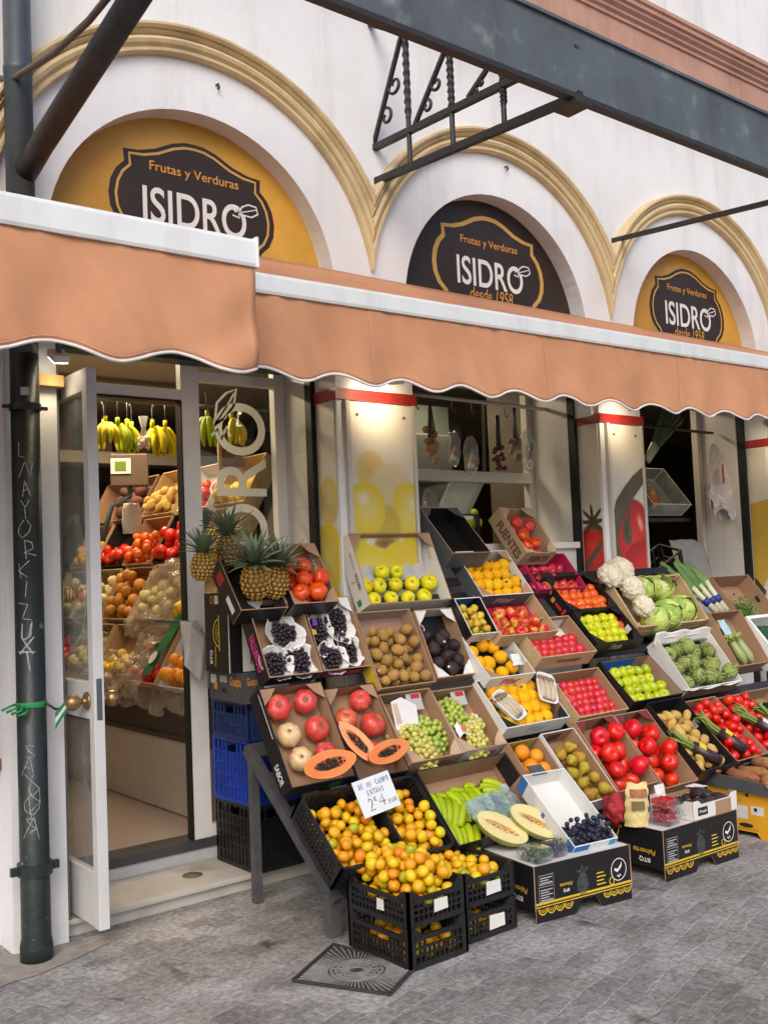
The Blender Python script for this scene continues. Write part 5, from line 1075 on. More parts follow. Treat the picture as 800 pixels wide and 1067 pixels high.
tl_ = [('F', .42, .66, .28, .62), ('L', .52, .64, .28, .60)]
crate(ca.M, ca.w, ca.L, ca.h, 'black crate of mandarins on the paving at the very front, bottom of its stack', blkpl, rows=3, slat=.024, low='LF', group=None)
crate(cb_.M, cb_.w, cb_.L, cb_.h, 'black crate heaped with mandarins, top of the front stack above the drain cover', blkpl, rows=3, slat=.024, low='LF', tags=tl_)
crate(cc.M, cc.w, cc.L, cc.h, 'black crate standing on the paving between mandarins and the pineapple carton', blkpl, rows=3, slat=.024, low='LF', tags=[('F', .45, .75, .2, .62)])
crate(cd.M, cd.w, cd.L, cd.h, 'black crate with few mandarins, stacked beside the heaped front crate', blkpl, rows=3, slat=.024, low='LF', tags=[('F', .42, .70, .22, .60)])
fill('mandarin', ca, heap(ca, 40, .027, .014, .30, .014, .39, 31), .027, 'mandarin showing through the bottom front crate', 'mandarins in the bottom crate')
hp = heap(cb_, 108, .0265, .014, .30, .014, .40, 32, z0=.05, mound=.16)
fill('mandarin', cb_, hp, .0265, 'mandarin heaped in the front crate above the drain cover', 'mandarins heaped in front')
fill('mandarin', cc, heap(cc, 26, .027, .014, .295, .014, .40, 33), .027, 'mandarin inside the crate beside the pineapple carton', 'mandarins by the carton')
fill('mandarin', cd, heap(cd, 56, .0265, .014, .295, .014, .40, 34, z0=.04), .0265, 'mandarin in the top crate beside the melon halves', 'mandarins by the melon')
# price card
pcM = face((2.665, 3.715, .668), (-.08, -.90, .42), (.20, .3, .9))
pcM = Matrix(); o_ = V((2.665, 3.712, .662)); ux = V((.213, 0, .004)).normalized(); uy = V((-.06, .0, .155)); uy = (uy - ux * uy.dot(ux)); uy = V((uy.x, .055, uy.z)).normalized(); nz_ = ux.cross(uy)
pc = thing('price_card', 'white handwritten price card stuck among the mandarins', 'price card'); O2 = o_ - uy * .165 + V((.05, 0, 0)) + V((0, -.03, 0)); ux2 = (ux + uy * .10).normalized(); uy2 = (uy - ux * .16).normalized()
MB().prism([(0, 0), (.215, 0), (.215, .165), (0, .165)], O2, ux2, uy2, .002).build('card', pm('pale_blue_white_card', (.66, .70, .74), .6, .03), pc)
nn = ux2.cross(uy2).normalized(); ink = pm('blue_grey_ink', (.10, .13, .22), .7); inkr = pm('dark_red_ink', (.14, .03, .05), .7)
q = MB(); hand(q, 'DE MI CAMPO', O2 + nn * .001 + ux2 * .025 + uy2 * .122, ux2, uy2, .18, .024, .0035, 0, 2); hand(q, 'EXTRAS', O2 + nn * .001 + ux2 * .06 + uy2 * .088, ux2, uy2, .10, .022, .0035, 0, 3); q.build('lettering', ink, pc)
q = MB(); hand(q, '2', O2 + nn * .001 + ux2 * .045 + uy2 * .022, ux2, uy2, .04, .055, .005, 0, 4); hand(q, 'K', O2 + nn * .001 + ux2 * .083 + uy2 * .055, ux2, uy2, .022, .02, .0035, 0, 5); hand(q, '4', O2 + nn * .001 + ux2 * .105 + uy2 * .025, ux2, uy2, .05, .05, .005, 0, 6); hand(q, 'EUR', O2 + nn * .001 + ux2 * .155 + uy2 * .025, ux2, uy2, .055, .018, .003, 0, 7); q.build('lettering', inkr, pc)
# ---- bananas, melons
f = box('banana', 3.165, 3.80, .625, .615, .42, .15, 47)
cardbox(f, 'large black box of green bananas with crumpled brown paper', blackc, kraft, flaps=False, edge=blackc, prints=[('l', 'Banana', .35, .62, .45, .72, yel_p, .02), ('l', None, .0, .3, .5, .58, whitec), ('r', None, .0, .35, .3, 1, blackc)])
bang = pm('green_banana_skin', (.27, .38, .03), .4, .12, 3, .03, 60, .4, .1, .01, col2=(.34, .38, .03), thr=(3, .5, .7)); bany = pm('yellow_green_banana_skin', (.48, .42, .03), .4, .12, 3, .03, 60, .4, .1, .01, col2=(.36, .40, .03), thr=(3, .5, .7)); banend = pm('banana_tip', (.07, .06, .03), .7)
def banana(mb, L_, r, bend, M, tip=False):
    pts = []; rad = []
    for k in range(13):
        t = k / 12; a = bend * (t - .5); pts.append(M @ V((L_ / bend * math.sin(a), 0, L_ / bend * (1 - math.cos(a)) * -1))); rad.append(r * (.35 + .65 * min(1, t / .16) if t < .16 else 1 if t < .82 else .28 + .72 * (1 - ((t - .82) / .18) ** 1.6)))
    mb.tube(pts, rad, 9)
    if tip:
        for q in range(9): mb.m[-2 - 1 - q] = 1
        mb.m[-1] = 1
def banana_bunch(M, label, mat, n, L_=.19, r=.019, spread=.033, fan=.10, group=None):
    th = thing('banana_bunch', label, 'bananas', M=M, group=group)
    for i in range(n):
        b = MB(); c = (i - (n - 1) / 2); banana(b, L_ * rnd.uniform(.86, 1.08), r * rnd.uniform(.9, 1.06), rnd.uniform(1.35, 1.75), T((0, c * spread, .006 * abs(c))) @ RZ(c * -fan + rnd.uniform(-.07, .07)) @ RX(c * .14 + rnd.uniform(-.15, .15)), True); b.build('banana', [mat, banend], th)
    MB().tube([(-L_ * .42, -.3 * n * spread, -.02), (-L_ * .55, 0, -.04), (-L_ * .42, .3 * n * spread, -.02)], .016, 8).build('crown_stem', banend if mat is bany else mat, th)
    return th
for (x, y, z, rz, n, lab, rx) in ((.13, .22, .075, -2.05, 5, 'green banana bunch with a dark sticker beside the mandarins', .1), (.255, .23, .07, -1.65, 4, 'green banana bunch in the middle of the black box', 0), (.37, .24, .065, -1.5, 3, 'short green banana bunch behind the blue wrapping', 0), (.47, .26, .09, 2.45, 3, 'green banana bunch leaning on the brown box wall', .2), (.14, .075, .06, -1.9, 5, 'green banana bunch at the low edge under clear plastic', 0), (.36, .09, .07, -1.5, 5, 'green banana bunch hidden beneath the blue wrapping', 0), (.50, .11, .06, -1.2, 4, 'green banana bunch behind the far melon half', 0)):
    b = banana_bunch(f.M @ T((x, y, z)) @ RZ(rz) @ RX(rx), lab, bang, n, .20, .021, .034)
wrapb = clear('blue_printed_bag', (.72, .80, .92), .3, .15, .34, (.50, .60, .74))
bg_ = thing('plastic_bag', 'blue printed plastic bag crumpled over the green bananas', 'bag', M=f.M); m = MB(); m.grid(lambda i, j: (.20 + .33 * i + .02 * math.sin(j * 5), .015 + .20 * j + .05 * i, .115 + .022 * noise.noise(V((i * 5, j * 4, 3))) + .014 * noise.noise(V((i * 13, j * 11, 5))) + .01 * math.sin(i * 8)), 34, 24); m.build('sheet', wrapb, bg_)
dots = MB()
for i in range(7):
    for j in range(3): dots.flat([(.26 + .035 * i, .10 + .035 * j + .018 * (i % 2)), (.272 + .035 * i, .10 + .035 * j + .018 * (i % 2)), (.27 + .035 * i, .112 + .035 * j + .018 * (i % 2))], (0, 0, .158), (1, 0, 0), (0, 1, 0))
dots.build('print_pattern', blue_p, bg_)
melf = pm('melon_flesh', (.66, .56, .27), .4, .06, 5, .05, 60, .35, col2=(.58, .60, .30), thr=(2.4, .6, .8)); melr = pm('melon_rim', (.56, .56, .25), .4, .1, 8); mels = pm('melon_rind', (.36, .34, .09), .6, .2, 10, .3, 30, .3); melc = pm('melon_cavity', (.50, .27, .08), .5, .25, 14, .5, 50, .35); meld = pm('melon_seed', (.60, .45, .22), .5, .15)
half_fruit('melon_half', 'pale melon half nearer the mandarins, cut face up', 'melon', face((3.435, 3.50, .355), (-.10, -.62, .78), (-.62, .62, .50)), 0.078, .132, .07, mels, melf, melc, .019, .088, meld, 70, 0, 7, melr)
half_fruit('melon_half', 'pale melon half leaning against the box of dark berries', 'melon', face((3.60, 3.44, .365), (-.12, -.66, .74), (-.62, .58, .52)), 0.078, .132, .07, mels, melf, melc, .019, .088, meld, 70, 0, 9, melr)
# ---- peach / apple / tangerine rows
lab = {}
f = box('dark', 3.93, 4.58, 1.97, .31, .40, .12, 46)
cardbox(f, 'empty dark brown box standing before the window sill', greyc, blackc, flaps=True, fl='B', flapm=greyc, edge=kraft)
f = box('fuentes', 4.62, 4.60, 1.975, .285, .375, .13, 53)
cardbox(f, 'kraft box with brown lettering, highest box on the window sill', kraft_l, kraft_l, hs=1, he=.92, edge=kraft_l, prints=[('L', 'FUENTES', .20, .95, .25, .75, brown_p, .03), ('F', 'FUENTES', .25, .9, .25, .7, brown_p, .03)])
fill('orange_tomato', f, heap(f, 13, .043, .012, .275, .012, .33, 41, top=.12), .042, 'dull red tomato under film in the highest kraft box', 'tomatoes in the highest box', up=.6)
th = thing('plastic_film', 'clear film stretched over tomatoes in the highest kraft box', 'film', M=f.M); m = MB(); m.grid(lambda i, j: (.012 + .26 * i, .012 + .30 * j, .108 + .012 * noise.noise(V((i * 6, j * 6, 4)))), 24, 24); m.build('sheet', film, th)
f = box('peach0', 4.085, 4.45, 1.695, .43, .345, .10, 51)
cardbox(f, 'white lined box of golden peaches in the top row', greyc, whitec, flapm=kraft, edge=whitec, prints=[('r', 'Pilar', .45, .75, .3, .7, grey_p, .02, .2), ('F', 'Pilar', .3, .7, .25, .7, grey_p, .02, .2), ('l', None, 0, 1, 0, 1, greyc)], liner=blackc)
fill('peach', f, rows(5, 4, .018, .412, .016, .30, .045), .0415, 'golden peach in the white lined top row box', 'golden peaches of the top row', up=.9)
f = box('redapple', 4.085, 4.285, 1.425, .475, .30, .10, 49)
t_ = cardbox(f, 'pale wood box of striped red apples on a magenta tray', woodm, woodm, flaps=False, edge=woodm); liner(t_, f, magc, .012, 6, 4, .016)
fill('red_apple', f, [(x, .052, .05) for x in (.055, .14, .23, .32, .41)] + [(x, .12, .054) for x in (.05, .13, .215, .30, .385)] + [(.14, .195, .054), (.23, .19, .054), (.33, .19, .05)], .0405, 'striped red apple on the magenta tray', 'striped red apples', up=.9)
f = box('spear', 3.875, 4.25, 1.425, .205, .245, .09, 56)
t_ = cardbox(f, 'small black box of tiny yellow pears beside the avocados', blackc, blackc, flaps=False, edge=whitec, prints=[('F', None, 0, 1, .1, 1, whitec), ('F', 'Pilar', .3, .8, .25, .8, grey_p, .02, .2), ('b', None, .2, .8, .2, .9, bluec)])
fill('small_pear', f, heap(f, 30, .024, .01, .195, .01, .22, 43, top=.09), .023, 'tiny yellow pear with a red blush', 'tiny yellow pears')
f = box('pinkap', 4.69, 4.52, 1.665, .44, .29, .10, 51)
t_ = cardbox(f, 'magenta lined box of deep pink apples below the highest kraft box', magc, magc, flaps=False, edge=magc); liner(t_, f, magc, .012, 6, 3, .012)
fill('pink_apple', f, rows(5, 3, .015, .425, .01, .24, .045), .042, 'deep pink apple in the magenta lined box', 'deep pink apples', up=.9)
f = box('tang', 4.80, 4.40, 1.52, .455, .30, .11, 46)
t_ = cardbox(f, 'black box of bright tangerines printed with an orange ring', blackc, blackc, hs=1, flaps=True, edge=blackc, prints=[('L', '3', .10, .32, .25, .85, orng, .03), ('L', None, .45, .55, .3, .6, orng), ('L', None, .60, .80, .35, .55, red_p), ('L', None, .85, .92, .3, .7, red_p)])
rg = MB(); rg.ribbon([(.063 + .048 * math.cos(a), .058 + .042 * math.sin(a)) for a in [k * .36 for k in range(15)]], .009, (-.0018, f.L, 0), (0, -1, 0), (0, 0, 1)); rg.build('printed_ring', orng, t_)
fill('tangerine', f, rows(6, 4, .03, .44, .016, .25, .05), .0365, 'bright orange tangerine in the black box', 'bright tangerines', up=.9)
f = box('peach1', 3.865, 4.205, 1.225, .36, .33, .10, 46)
cardbox(f, 'white and black box with a few golden peaches beside the dark avocados', whitec, whitec, flapm=kraft, edge=whitec, liner=blackc, prints=[('r', 'Pilar', .35, .75, .3, .7, grey_p, .02, .2), ('F', 'Pilar', .3, .75, .3, .8, red_p, .02, .2)])
fill(['peach', 'bare_peach'], f, [(.055, .23, .05), (.165, .27, .05), (.235, .255, .05), (.24, .175, .05), (.115, .14, .05), (.06, .07, .05), (.05, .15, .05), (.28, .10, .045), (.18, .07, .045)], .043, 'golden peach in the half empty box beside the avocados', 'peaches beside the avocados', up=.9)
th = thing('price_tag', 'crumpled white paper tag on the half empty peach box', 'tag', M=f.M @ T((.25, .075, .085)) @ RX(.4)); m = MB(); m.grid(lambda i, j: (.075 * i, .07 * j, .008 * noise.noise(V((i * 4, j * 4, 2)))), 8, 8); m.build('paper', paperw, th, solid=.0015)
f = box('peach2', 3.835, 4.065, .975, .50, .33, .10, 46)
cardbox(f, 'white box of golden peaches with two mushroom trays on it', whitec, kraft, flapm=blackc, edge=whitec, liner=blackc, prints=[('B', None, .2, .8, .3, .9, whitec), ('F', 'Pilar', .35, .7, .3, .75, grey_p, .02, .2)])
fill(['peach', 'bare_peach'], f, rows(5, 4, .06, .44, .018, .31, .05), .0455, 'golden peach in the box under the mushroom trays', 'peaches under the mushrooms', up=.9)
def tray(M, label):
    th = thing('mushroom_tray', label, 'mushroom tray', M=M); b = MB(); w_, l_, h_ = .115, .19, .03
    b.add([(x, y, z) for (s, z) in ((.82, 0), (1, h_), (1.08, h_), (1.08, h_ - .004), (.86, -.003)) for x, y in [(s * w_ / 2 * math.copysign(abs(math.cos(a)) ** .4, math.cos(a)), s * l_ / 2 * math.copysign(abs(math.sin(a)) ** .4, math.sin(a))) for a in [2 * PI * k / 32 for k in range(32)]]], [(r * 32 + k, r * 32 + (k + 1) % 32, (r + 1) * 32 + (k + 1) % 32, (r + 1) * 32 + k) for r in range(4) for k in range(32)] + [tuple(range(32))], 0, True); b.build('tray', foam, th)
    mu = pm('cream_mushroom', (.56, .46, .32), .7, .15, 8, .1); ca_ = pm('brown_mushroom_cap', (.22, .15, .09), .6, .2, 6, .1)
    for k in range(3):
        x = (-.035, 0, .033)[k]; m = MB(); m.tube([(x, -.07, .018), (x + .004, -.01, .024), (x - .004, .045, .024)], [.017, .021, .015], 10); so_ = m.build('mushroom_stem', mu, th)
        MB().ico(1, 2, None, 0, T((x - .004, .058, .026)) @ SC(.024, .018, .020)).build('mushroom_cap', ca_, so_)
    m = MB(); m.grid(lambda i, j: ((i - .5) * .118, (j - .5) * .192, .047 - .012 * (2 * i - 1) ** 4 - .012 * (2 * j - 1) ** 4 + .003 * noise.noise(V((i * 6, j * 8, 1)))), 14, 18); m.build('film_cover', film, th)
tray(f.M @ T((.10, .13, .095)) @ RZ(.35), 'foam tray of wrapped mushrooms beside the green grapes')
tray(f.M @ T((.435, .19, .115)) @ RZ(-.45) @ RX(.12), 'foam tray of wrapped mushrooms overlapping the cherry red tomatoes')
f = box('plum1', 4.30, 4.205, 1.275, .485, .30, .11, 45)
cardbox(f, 'light wood veneer box of small pink red tomatoes, upper of two', woodm, kraft, flaps=False, edge=woodm, prints=[('F', 'Antonejar', .3, .8, .3, .75, brown_p, .02, .3), ('b', None, .05, .95, .02, .75, whitec)], liner=whitec)
fill('plum', f, rows(7, 4, .02, .465, .020, .19, .04) + [(.04, .215, .035), (.10, .21, .035), (.16, .21, .035)], .0335, 'small pink red tomato in the upper veneer box', 'pink red tomatoes, upper box', up=.9)
f = box('plum2', 4.43, 4.065, .955, .44, .32, .11, 47)
cardbox(f, 'light wood veneer box of small pink red tomatoes, lower of two', woodm, kraft, flaps=False, edge=woodm, prints=[('F', 'Antonejar', .3, .75, .3, .75, brown_p, .02, .3)], liner=whitec)
fill('plum', f, rows(6, 6, .095, .43, .017, .29, .038), .0295, 'small pink red tomato in the lower veneer box', 'pink red tomatoes, lower box', up=.9)
spawn('rose_tomato', f.M @ T((.065, .16, .05)) @ RX(-.4) @ SC(.042), 'single ribbed tomato at the edge of the lower veneer box')
f = box('yapple', 4.815, 4.205, 1.31, .445, .285, .10, 47)
t_ = cardbox(f, 'black box of stickered pale green apples under the tangerines', blackc, blackc, flaps=True, edge=blackc, prints=[('F', 'Fruta', .35, .6, .3, .8, grey_p, .02, .3), ('r', None, .5, .65, .3, .8, whitec)])
fill('lime_apple', f, rows(5, 4, .025, .38, .017, .255, .05), .0365, 'pale green apple with a dark sticker', 'stickered pale green apples', up=.7)
fill('red_apple', f, [(.40, .22, .04), (.415, .17, .04), (.39, .13, .04)], .028, 'small red apple squeezed beside stickered green apples', 'small red apples')
f = box('gapple', 4.885, 4.065, .99, .49, .34, .10, 43)
t_ = cardbox(f, 'black box with blue lining holding rows of green apples', blackc, kraft, flaps=False, edge=blackc, prints=[('b', None, .0, .75, .0, .9, bluec), ('l', None, .0, .3, .0, .8, bluec)]); liner(t_, f, bluec, .012, 5, 4, .012)
fill('green_apple', f, rows(5, 4, .05, .43, .015, .295, .05), .040, 'green apple in a neat row on blue lining', 'rows of green apples', up=.7)
# ---- tier 4
f = box('orange', 3.795, 3.80, .67, .24, .43, .14, 47)
cardbox(f, 'brown box of large oranges above the dark berries', kraft, kraft, flaps=False, prints=[('l', None, .0, .3, .3, 1, pm('lime_print', (.36, .42, .03), .6)), ('b', None, .0, .9, .2, 1, pm('lime_print', (.36, .42, .03), .6)), ('r', None, .55, .95, .1, .9, greyc)])
fill('orange', f, heap(f, 11, .045, .012, .228, .20, .42, 51, top=.15), .044, 'large bright orange above the dark berries', 'large oranges')
f = box('pear', 4.05, 3.80, .685, .268, .44, .12, 48)
cardbox(f, 'white and brown box of russet pears', whitec, kraft, flaps=False, edge=whitec, prints=[('L', 'Peras', .1, .3, .4, .8, grey_p), ('B', None, .1, .9, .5, .9, woodm), ('b', None, .3, .7, .3, .8, blackc)])
fill('pear', f, heap(f, 30, .0365, .012, .255, .012, .40, 52, top=.12), .0345, 'russet yellow pear between oranges and red tomatoes', 'russet pears')
for key, a, nn_, lab, lb2, g_ in (('btom1', (4.325, 3.80, .715, .335, .45, .12, 50), 9, 'brown box of big red tomatoes next to the russet pears', 'big red tomato in the box next to the pears', 'big red tomatoes by the pears'), ('btom2', (4.668, 3.80, .71, .305, .50, .12, 48), 15, 'brown box of big red tomatoes next to the potatoes', 'big red tomato in the box next to the potatoes', 'big red tomatoes by the potatoes')):
    f = box(key, *a); cardbox(f, lab, kraft, kraft, flaps=True, fl='B', flapm=pm('maroon_card', (.16, .025, .025), .6), prints=[('b', None, 0, .3, 0, 1, pm('maroon_card', (.16, .025, .025), .6)), ('b', None, .7, 1, 0, 1, pm('maroon_card', (.16, .025, .025), .6))])
    fill('bare_tomato', f, heap(f, nn_ + 4, .052, .012, f.w - .012, .012, f.L - .05, len(lab), top=.14), .052, lb2, g_, up=1.2)
f = box('potato', 4.98, 3.80, .745, .34, .51, .11, 45)
cardbox(f, 'black box of small yellow potatoes with an asparagus bunch', blackc, blackc, flaps=False, edge=blackc, prints=[('r', None, .3, .4, .3, .7, grey_p)])
fill('potato', f, heap(f, 70, .030, .012, .328, .012, .44, 54, bias=.6, top=.09), .0305, 'small yellow potato in the black box', 'small yellow potatoes')
f = box('tom3a', 5.335, 3.80, .71, .345, .48, .11, 42)
cardbox(f, 'black fronted box of plum tomatoes with an asparagus bunch, next to the potatoes', blackc, kraft, flaps=False, prints=[('F', None, .3, .5, .5, .65, grey_p)])
fill('plum_tomato', f, heap(f, 66, .033, .012, .333, .012, .46, 55, bias=.4, top=.13), .031, 'red plum tomato in the box next to the potatoes', 'plum tomatoes by the potatoes')
f3 = box('tom3b', 5.695, 3.80, .695, .30, .47, .11, 42)
cardbox(f3, 'black fronted box of plum tomatoes next to the dark green cucumbers', blackc, kraft, flaps=False)
fill('plum_tomato', f3, heap(f3, 58, .033, .012, .29, .012, .46, 56, bias=.4, top=.14), .031, 'red plum tomato in the box next to the cucumbers', 'plum tomatoes by the cucumbers')
f4 = box('cuke', 6.01, 3.80, .70, .34, .47, .11, 42)
cardbox(f4, 'brown box of dark green cucumbers at the end of the lower row', blackc, kraft, flaps=False)
for i in range(5):
    m = MB().tube([(.06 + .055 * i, .06, .03), (.065 + .055 * i, .22, .045), (.055 + .055 * i, .40, .03)], [.018, .025, .017], 10); o = m.build('cucumber', pm('dark_cucumber_skin', (.012, .03, .012), .35, .3, 6, .15, 30, .45), None, f4.M @ T((0, 0, .002 * i))); tag(o, 'long dark green cucumber in the end box', 'cucumber', 'cucumbers in the end box')
aspg = pm('asparagus_green', (.17, .24, .05), .5, .2, 8); aspd = pm('asparagus_dark_sleeve', (.035, .018, .022), .35, .3, 8, .1, 40, .5); ylab = pm('yellow_label', (.70, .55, .02), .5)
def asparagus(M, label, taglab):
    th = thing('asparagus_bunch', label, 'asparagus', M=M); g = random.Random(len(label))
    for i in range(11):
        a = i * 2.4; q = .022 * math.sqrt(i / 11); x, z = q * math.cos(a), q * math.sin(a) + .025
        MB().tube([(x, -.12, z), (x, 0, z), (x * 1.2, .10, z), (x * 1.9 + g.uniform(-.02, .02), .17, z * 1.1 + g.uniform(-.01, .03)), (x * 2.3 + g.uniform(-.04, .04), .21, z + g.uniform(-.015, .03))], [.008, .008, .007, .006, .003], 6).build('spear', aspg, th)
    MB().lathe([(.034, -.13), (.036, -.05), (.035, .05)], 14, 0, T((0, 0, .026)) @ RX(-PI / 2)).build('sleeve', aspd, th)
    MB().bx(-.018, .02, -.02, .025, .059, .0635).build('label_tag', taglab, th)
asparagus(FR['potato'].M @ T((.115, .13, .085)) @ RZ(.75), 'green tipped asparagus bunch with a yellow label on the potatoes', ylab)
asparagus(FR['tom3a'].M @ T((.055, .16, .11)) @ RZ(.45), 'dark sleeved asparagus bunch between potatoes and plum tomatoes', ylab)
asparagus(f3.M @ T((.10, .17, .135)) @ RZ(.65), 'asparagus bunch with a pale label lying on the plum tomatoes', whitec)
asparagus(f4.M @ T((.05, .17, .10)) @ RZ(.55), 'asparagus bunch at the edge of the cucumber box', whitec)
# ---- vegetables further along
f = box('cauli', 5.36, 4.36, 1.49, .80, .40, .14, 55)
th = thing('wooden_crate', 'pale wooden crate of cauliflowers and cabbages', 'crate', M=f.M)
MB().bx(.006, f.w - .006, .006, f.L - .006, 0, .008).build('base', woodm, th)
for x in (0, f.w - .014): 
    MB().bx(x, x + .014, 0, f.L, .0, .145).build('side_panel', woodm, th, bevel=.002); MB().bx(x - .02 if x else x + .014, x + .0 if x else x + .034, .0, .03, 0, .15).build('corner_post', woodm, th); MB().bx(x - .02 if x else x + .014, x + .0 if x else x + .034, f.L - .03, f.L, 0, .15).build('corner_post', woodm, th)
for y in (0.001, f.L - .013):
    for z in (.02, .085): MB().bx(.036, f.w - .036, y, y + .012, z, z + .05).build('slat', woodm, th)
cauw = pm('cauliflower_curd', (.76, .70, .54), .8, .08, 5, .5, 60, .2, col2=(.62, .52, .34), thr=(6, .62, .75)); cabl = pm('pale_cabbage_leaf', (.44, .52, .18), .55, .2, 3, .15, 20, .3, .08, .01, col2=(.20, .33, .08), thr=(2, .5, .7)); cabd = pm('green_cabbage_leaf', (.26, .40, .13), .55, .2, 3, .15, 20, .3, .08, .01, col2=(.30, .40, .14), thr=(2.5, .55, .7))
def cauli(M, label, seed, leaves=0):
    th = thing('cauliflower', label, 'cauliflower', M=M)
    MB().ico(1, 5, lambda q: (lambda k: V((q.x * k, q.y * k, q.z * k * .8)))(1.02 - .20 * vor(q + V((seed, 0, 0)), 2.6) ** 1.0 - .10 * vor(q + V((0, seed, 0)), 8) - .055 * vor(q, 20))).build('curd', cauw, th)
    for k in range(leaves): leaf_(th, 2 * PI * k / leaves + seed, cabl, .9, .9, seed + k, up_=.2)
    return th
def leaf_(th, a, mat, w_, l_, seed, up_=.0, curl=1.1):
    m = MB()
    def fn(i, j):
        e = -1.2 + curl * 1.9 * j; r = 1.03 + .05 * j + .16 * max(0, j - .72) + .04 * noise.noise(V((i * 4, j * 4, seed))); aa = a + (i - .5) * w_ * math.sin(PI * (.16 + .78 * j)) * 2.0
        return (r * math.cos(e) * math.cos(aa), r * math.cos(e) * math.sin(aa), r * math.sin(e) + .055 * math.sin(i * 24 + seed) * j * j + up_ * j)
    m.grid(fn, 12, 12); m.build('leaf', mat, th, solid=.012)
def cabbage(M, label, seed):
    th = thing('cabbage', label, 'cabbage', M=M); MB().ico(1, 3, lambda q: lump(q, 2, .08, seed) * .98).build('heart', cabl, th)
    for k in range(7): leaf_(th, k * 0.95 + seed, cabd if k % 2 else cabl, 1.0, 1, seed + k, curl=1.0 + .12 * (k % 3))
cauli(f.M @ T((.02, .40, .16)) @ SC(.105), 'cauliflower highest in the wooden crate, touching the tomato poster', 1)
cauli(f.M @ T((.20, .46, .14)) @ SC(.110), 'cauliflower at the back of the wooden crate, beside the highest one', 2)
cauli(f.M @ T((.18, .30, .15)) @ SC(.105), 'cauliflower in the middle of the crate above the green leaves', 3)
cauli(f.M @ T((.21, .16, .13)) @ SC(.098), 'cauliflower lowest in the wooden crate beside the cabbages', 4)
cauli(f.M @ T((.52, .30, .11)) @ SC(.085), 'leafy pale cauliflower in the far half of the wooden crate', 5, 7)
cabbage(f.M @ T((.36, .32, .09)) @ SC(.085), 'yellow green cabbage beside the leafy cauliflower', 2)
cabbage(f.M @ T((.30, .07, .09)) @ SC(.095), 'green striped cabbage at the front edge near the board', 4)
cabbage(f.M @ T((.44, .10, .10)) @ RX(.5) @ SC(.10), 'open yellow green cabbage at the middle front of the crate', 6)
cabbage(f.M @ T((.62, .12, .10)) @ RX(.5) @ SC(.10), 'green cabbage next to the leeks end board', 8)
f = box('artich', 5.555, 4.13, 1.08, .60, .40, .12, 54)
t_ = cardbox(f, 'white paper lined box of green artichokes', whitec, whitec, flaps=False, edge=whitec, prints=[('F', None, 0, 1, 0, 1, kraft)])
for (x0, x1, y) in ((-.02, .62, .395), (-.02, .62, -.0)):
    m = MB(); m.grid(lambda i, j: (x0 + (x1 - x0) * i, y + (.05 * (1 - j) - .025) * (1 if y < .1 else -1), .105 + .045 * j - .03 * (1 - j) + .012 * math.sin(i * 17) * j), 40, 6); m.build('paper_liner', paperw, t_, solid=.002)
fill('artichoke', f, heap(f, 46, .050, .015, .585, .02, .385, 61, bias=.4, top=.13), .053, 'green artichoke in the paper lined white box', 'green artichokes')
# leeks
leekw = pm('leek_white', (.58, .60, .42), .5, .08, 6); leekg = pm('leek_green', (.10, .19, .05), .5, .25, 6, .1, 30, .3, col2=(.24, .34, .10), thr=(4, .5, .7)); bluet = pm('blue_band', (.02, .04, .22), .4)
for i, (bx0, tx, tz) in enumerate(((6.42, 6.16, 1.60), (6.49, 6.27, 1.64), (6.55, 6.38, 1.66))):
    th = thing('leek', 'long leek standing behind the wooden crate, ' + ('nearest the cauliflower' if i == 0 else 'between two others' if i == 1 else 'closest to the tiles'), 'leek')
    a = V((bx0, 4.24, 1.20)); b = V((tx + rnd.uniform(-.04, .04), 4.46, tz + rnd.uniform(-.05, .05))); mid = a.lerp(b, .5)
    MB().tube([a, a.lerp(b, .25), mid], [.026, .020, .024], 12).build('white_shaft', leekw, th)
    for k in range(5):
        o2 = V(((k - 2) * .022, .01 * (k % 2), .015 * (k % 3))); m = MB(); s_ = (b - a).normalized(); sd_ = s_.cross(V((0, -1, .2))).normalized()
        m.grid(lambda u, v: a.lerp(b, .42 + (.62 - .09 * ((k * 7 + i * 3) % 4)) * v) + o2 * v * (1.4 + .6 * ((k * 5 + i) % 3)) + V((-.05 * v * v * ((k + i) % 2), 0, -.07 * v * v * ((k * 3 + i) % 3))) + sd_ * (u - .5) * .085 * (1 - .6 * v) + V((0, -.012 * math.cos((u - .5) * 3), 0)), 4, 10); m.build('leaf', leekg, th, solid=.003)
    MB().tube([a.lerp(b, .16), a.lerp(b, .26)], .028, 12).build('band', bluet, th)
# brown boxes at the far end
f = box('zucc', 6.17, 4.13, 1.21, .38, .42, .12, 60)
cardbox(f, 'brown box holding two pale courgettes and a net of sprouts', kraft, kraft, flaps=False)
crg = pm('pale_courgette_skin', (.30, .36, .14), .4, .12, 8, .03)
for i, x in enumerate((.20, .29)):
    m = MB().tube([(x, .04, .05), (x - .01, .10, .055), (x - .02, .20, .05), (x - .03, .24, .05)], [.02, .032, .028, .014], 12); o = m.build('courgette', crg, None, f.M); tag(o, 'pale green courgette, ' + ('shorter one beside the artichokes' if i == 0 else 'longer one against the brown wall'), 'courgette')
th = thing('sprout_net', 'net bag of small green sprouts with a blue label', 'sprouts', M=f.M); sprm = MB().ico(1, 2, lambda q: lump(q, 2, .06, 3)).mesh('sprout', pm('sprout_green', (.22, .28, .09), .5, .2, 3, 0, 60, .3, .2, .02))
for (x, y, z) in heap(f, 26, .019, .03, .24, .20, .40, 71, top=.09):
    b = bpy.data.objects.new('sprout', sprm); sc.collection.objects.link(b); b.parent = th; b.matrix_basis = T((x, y, z + .02)) @ rrot() @ SC(.019)
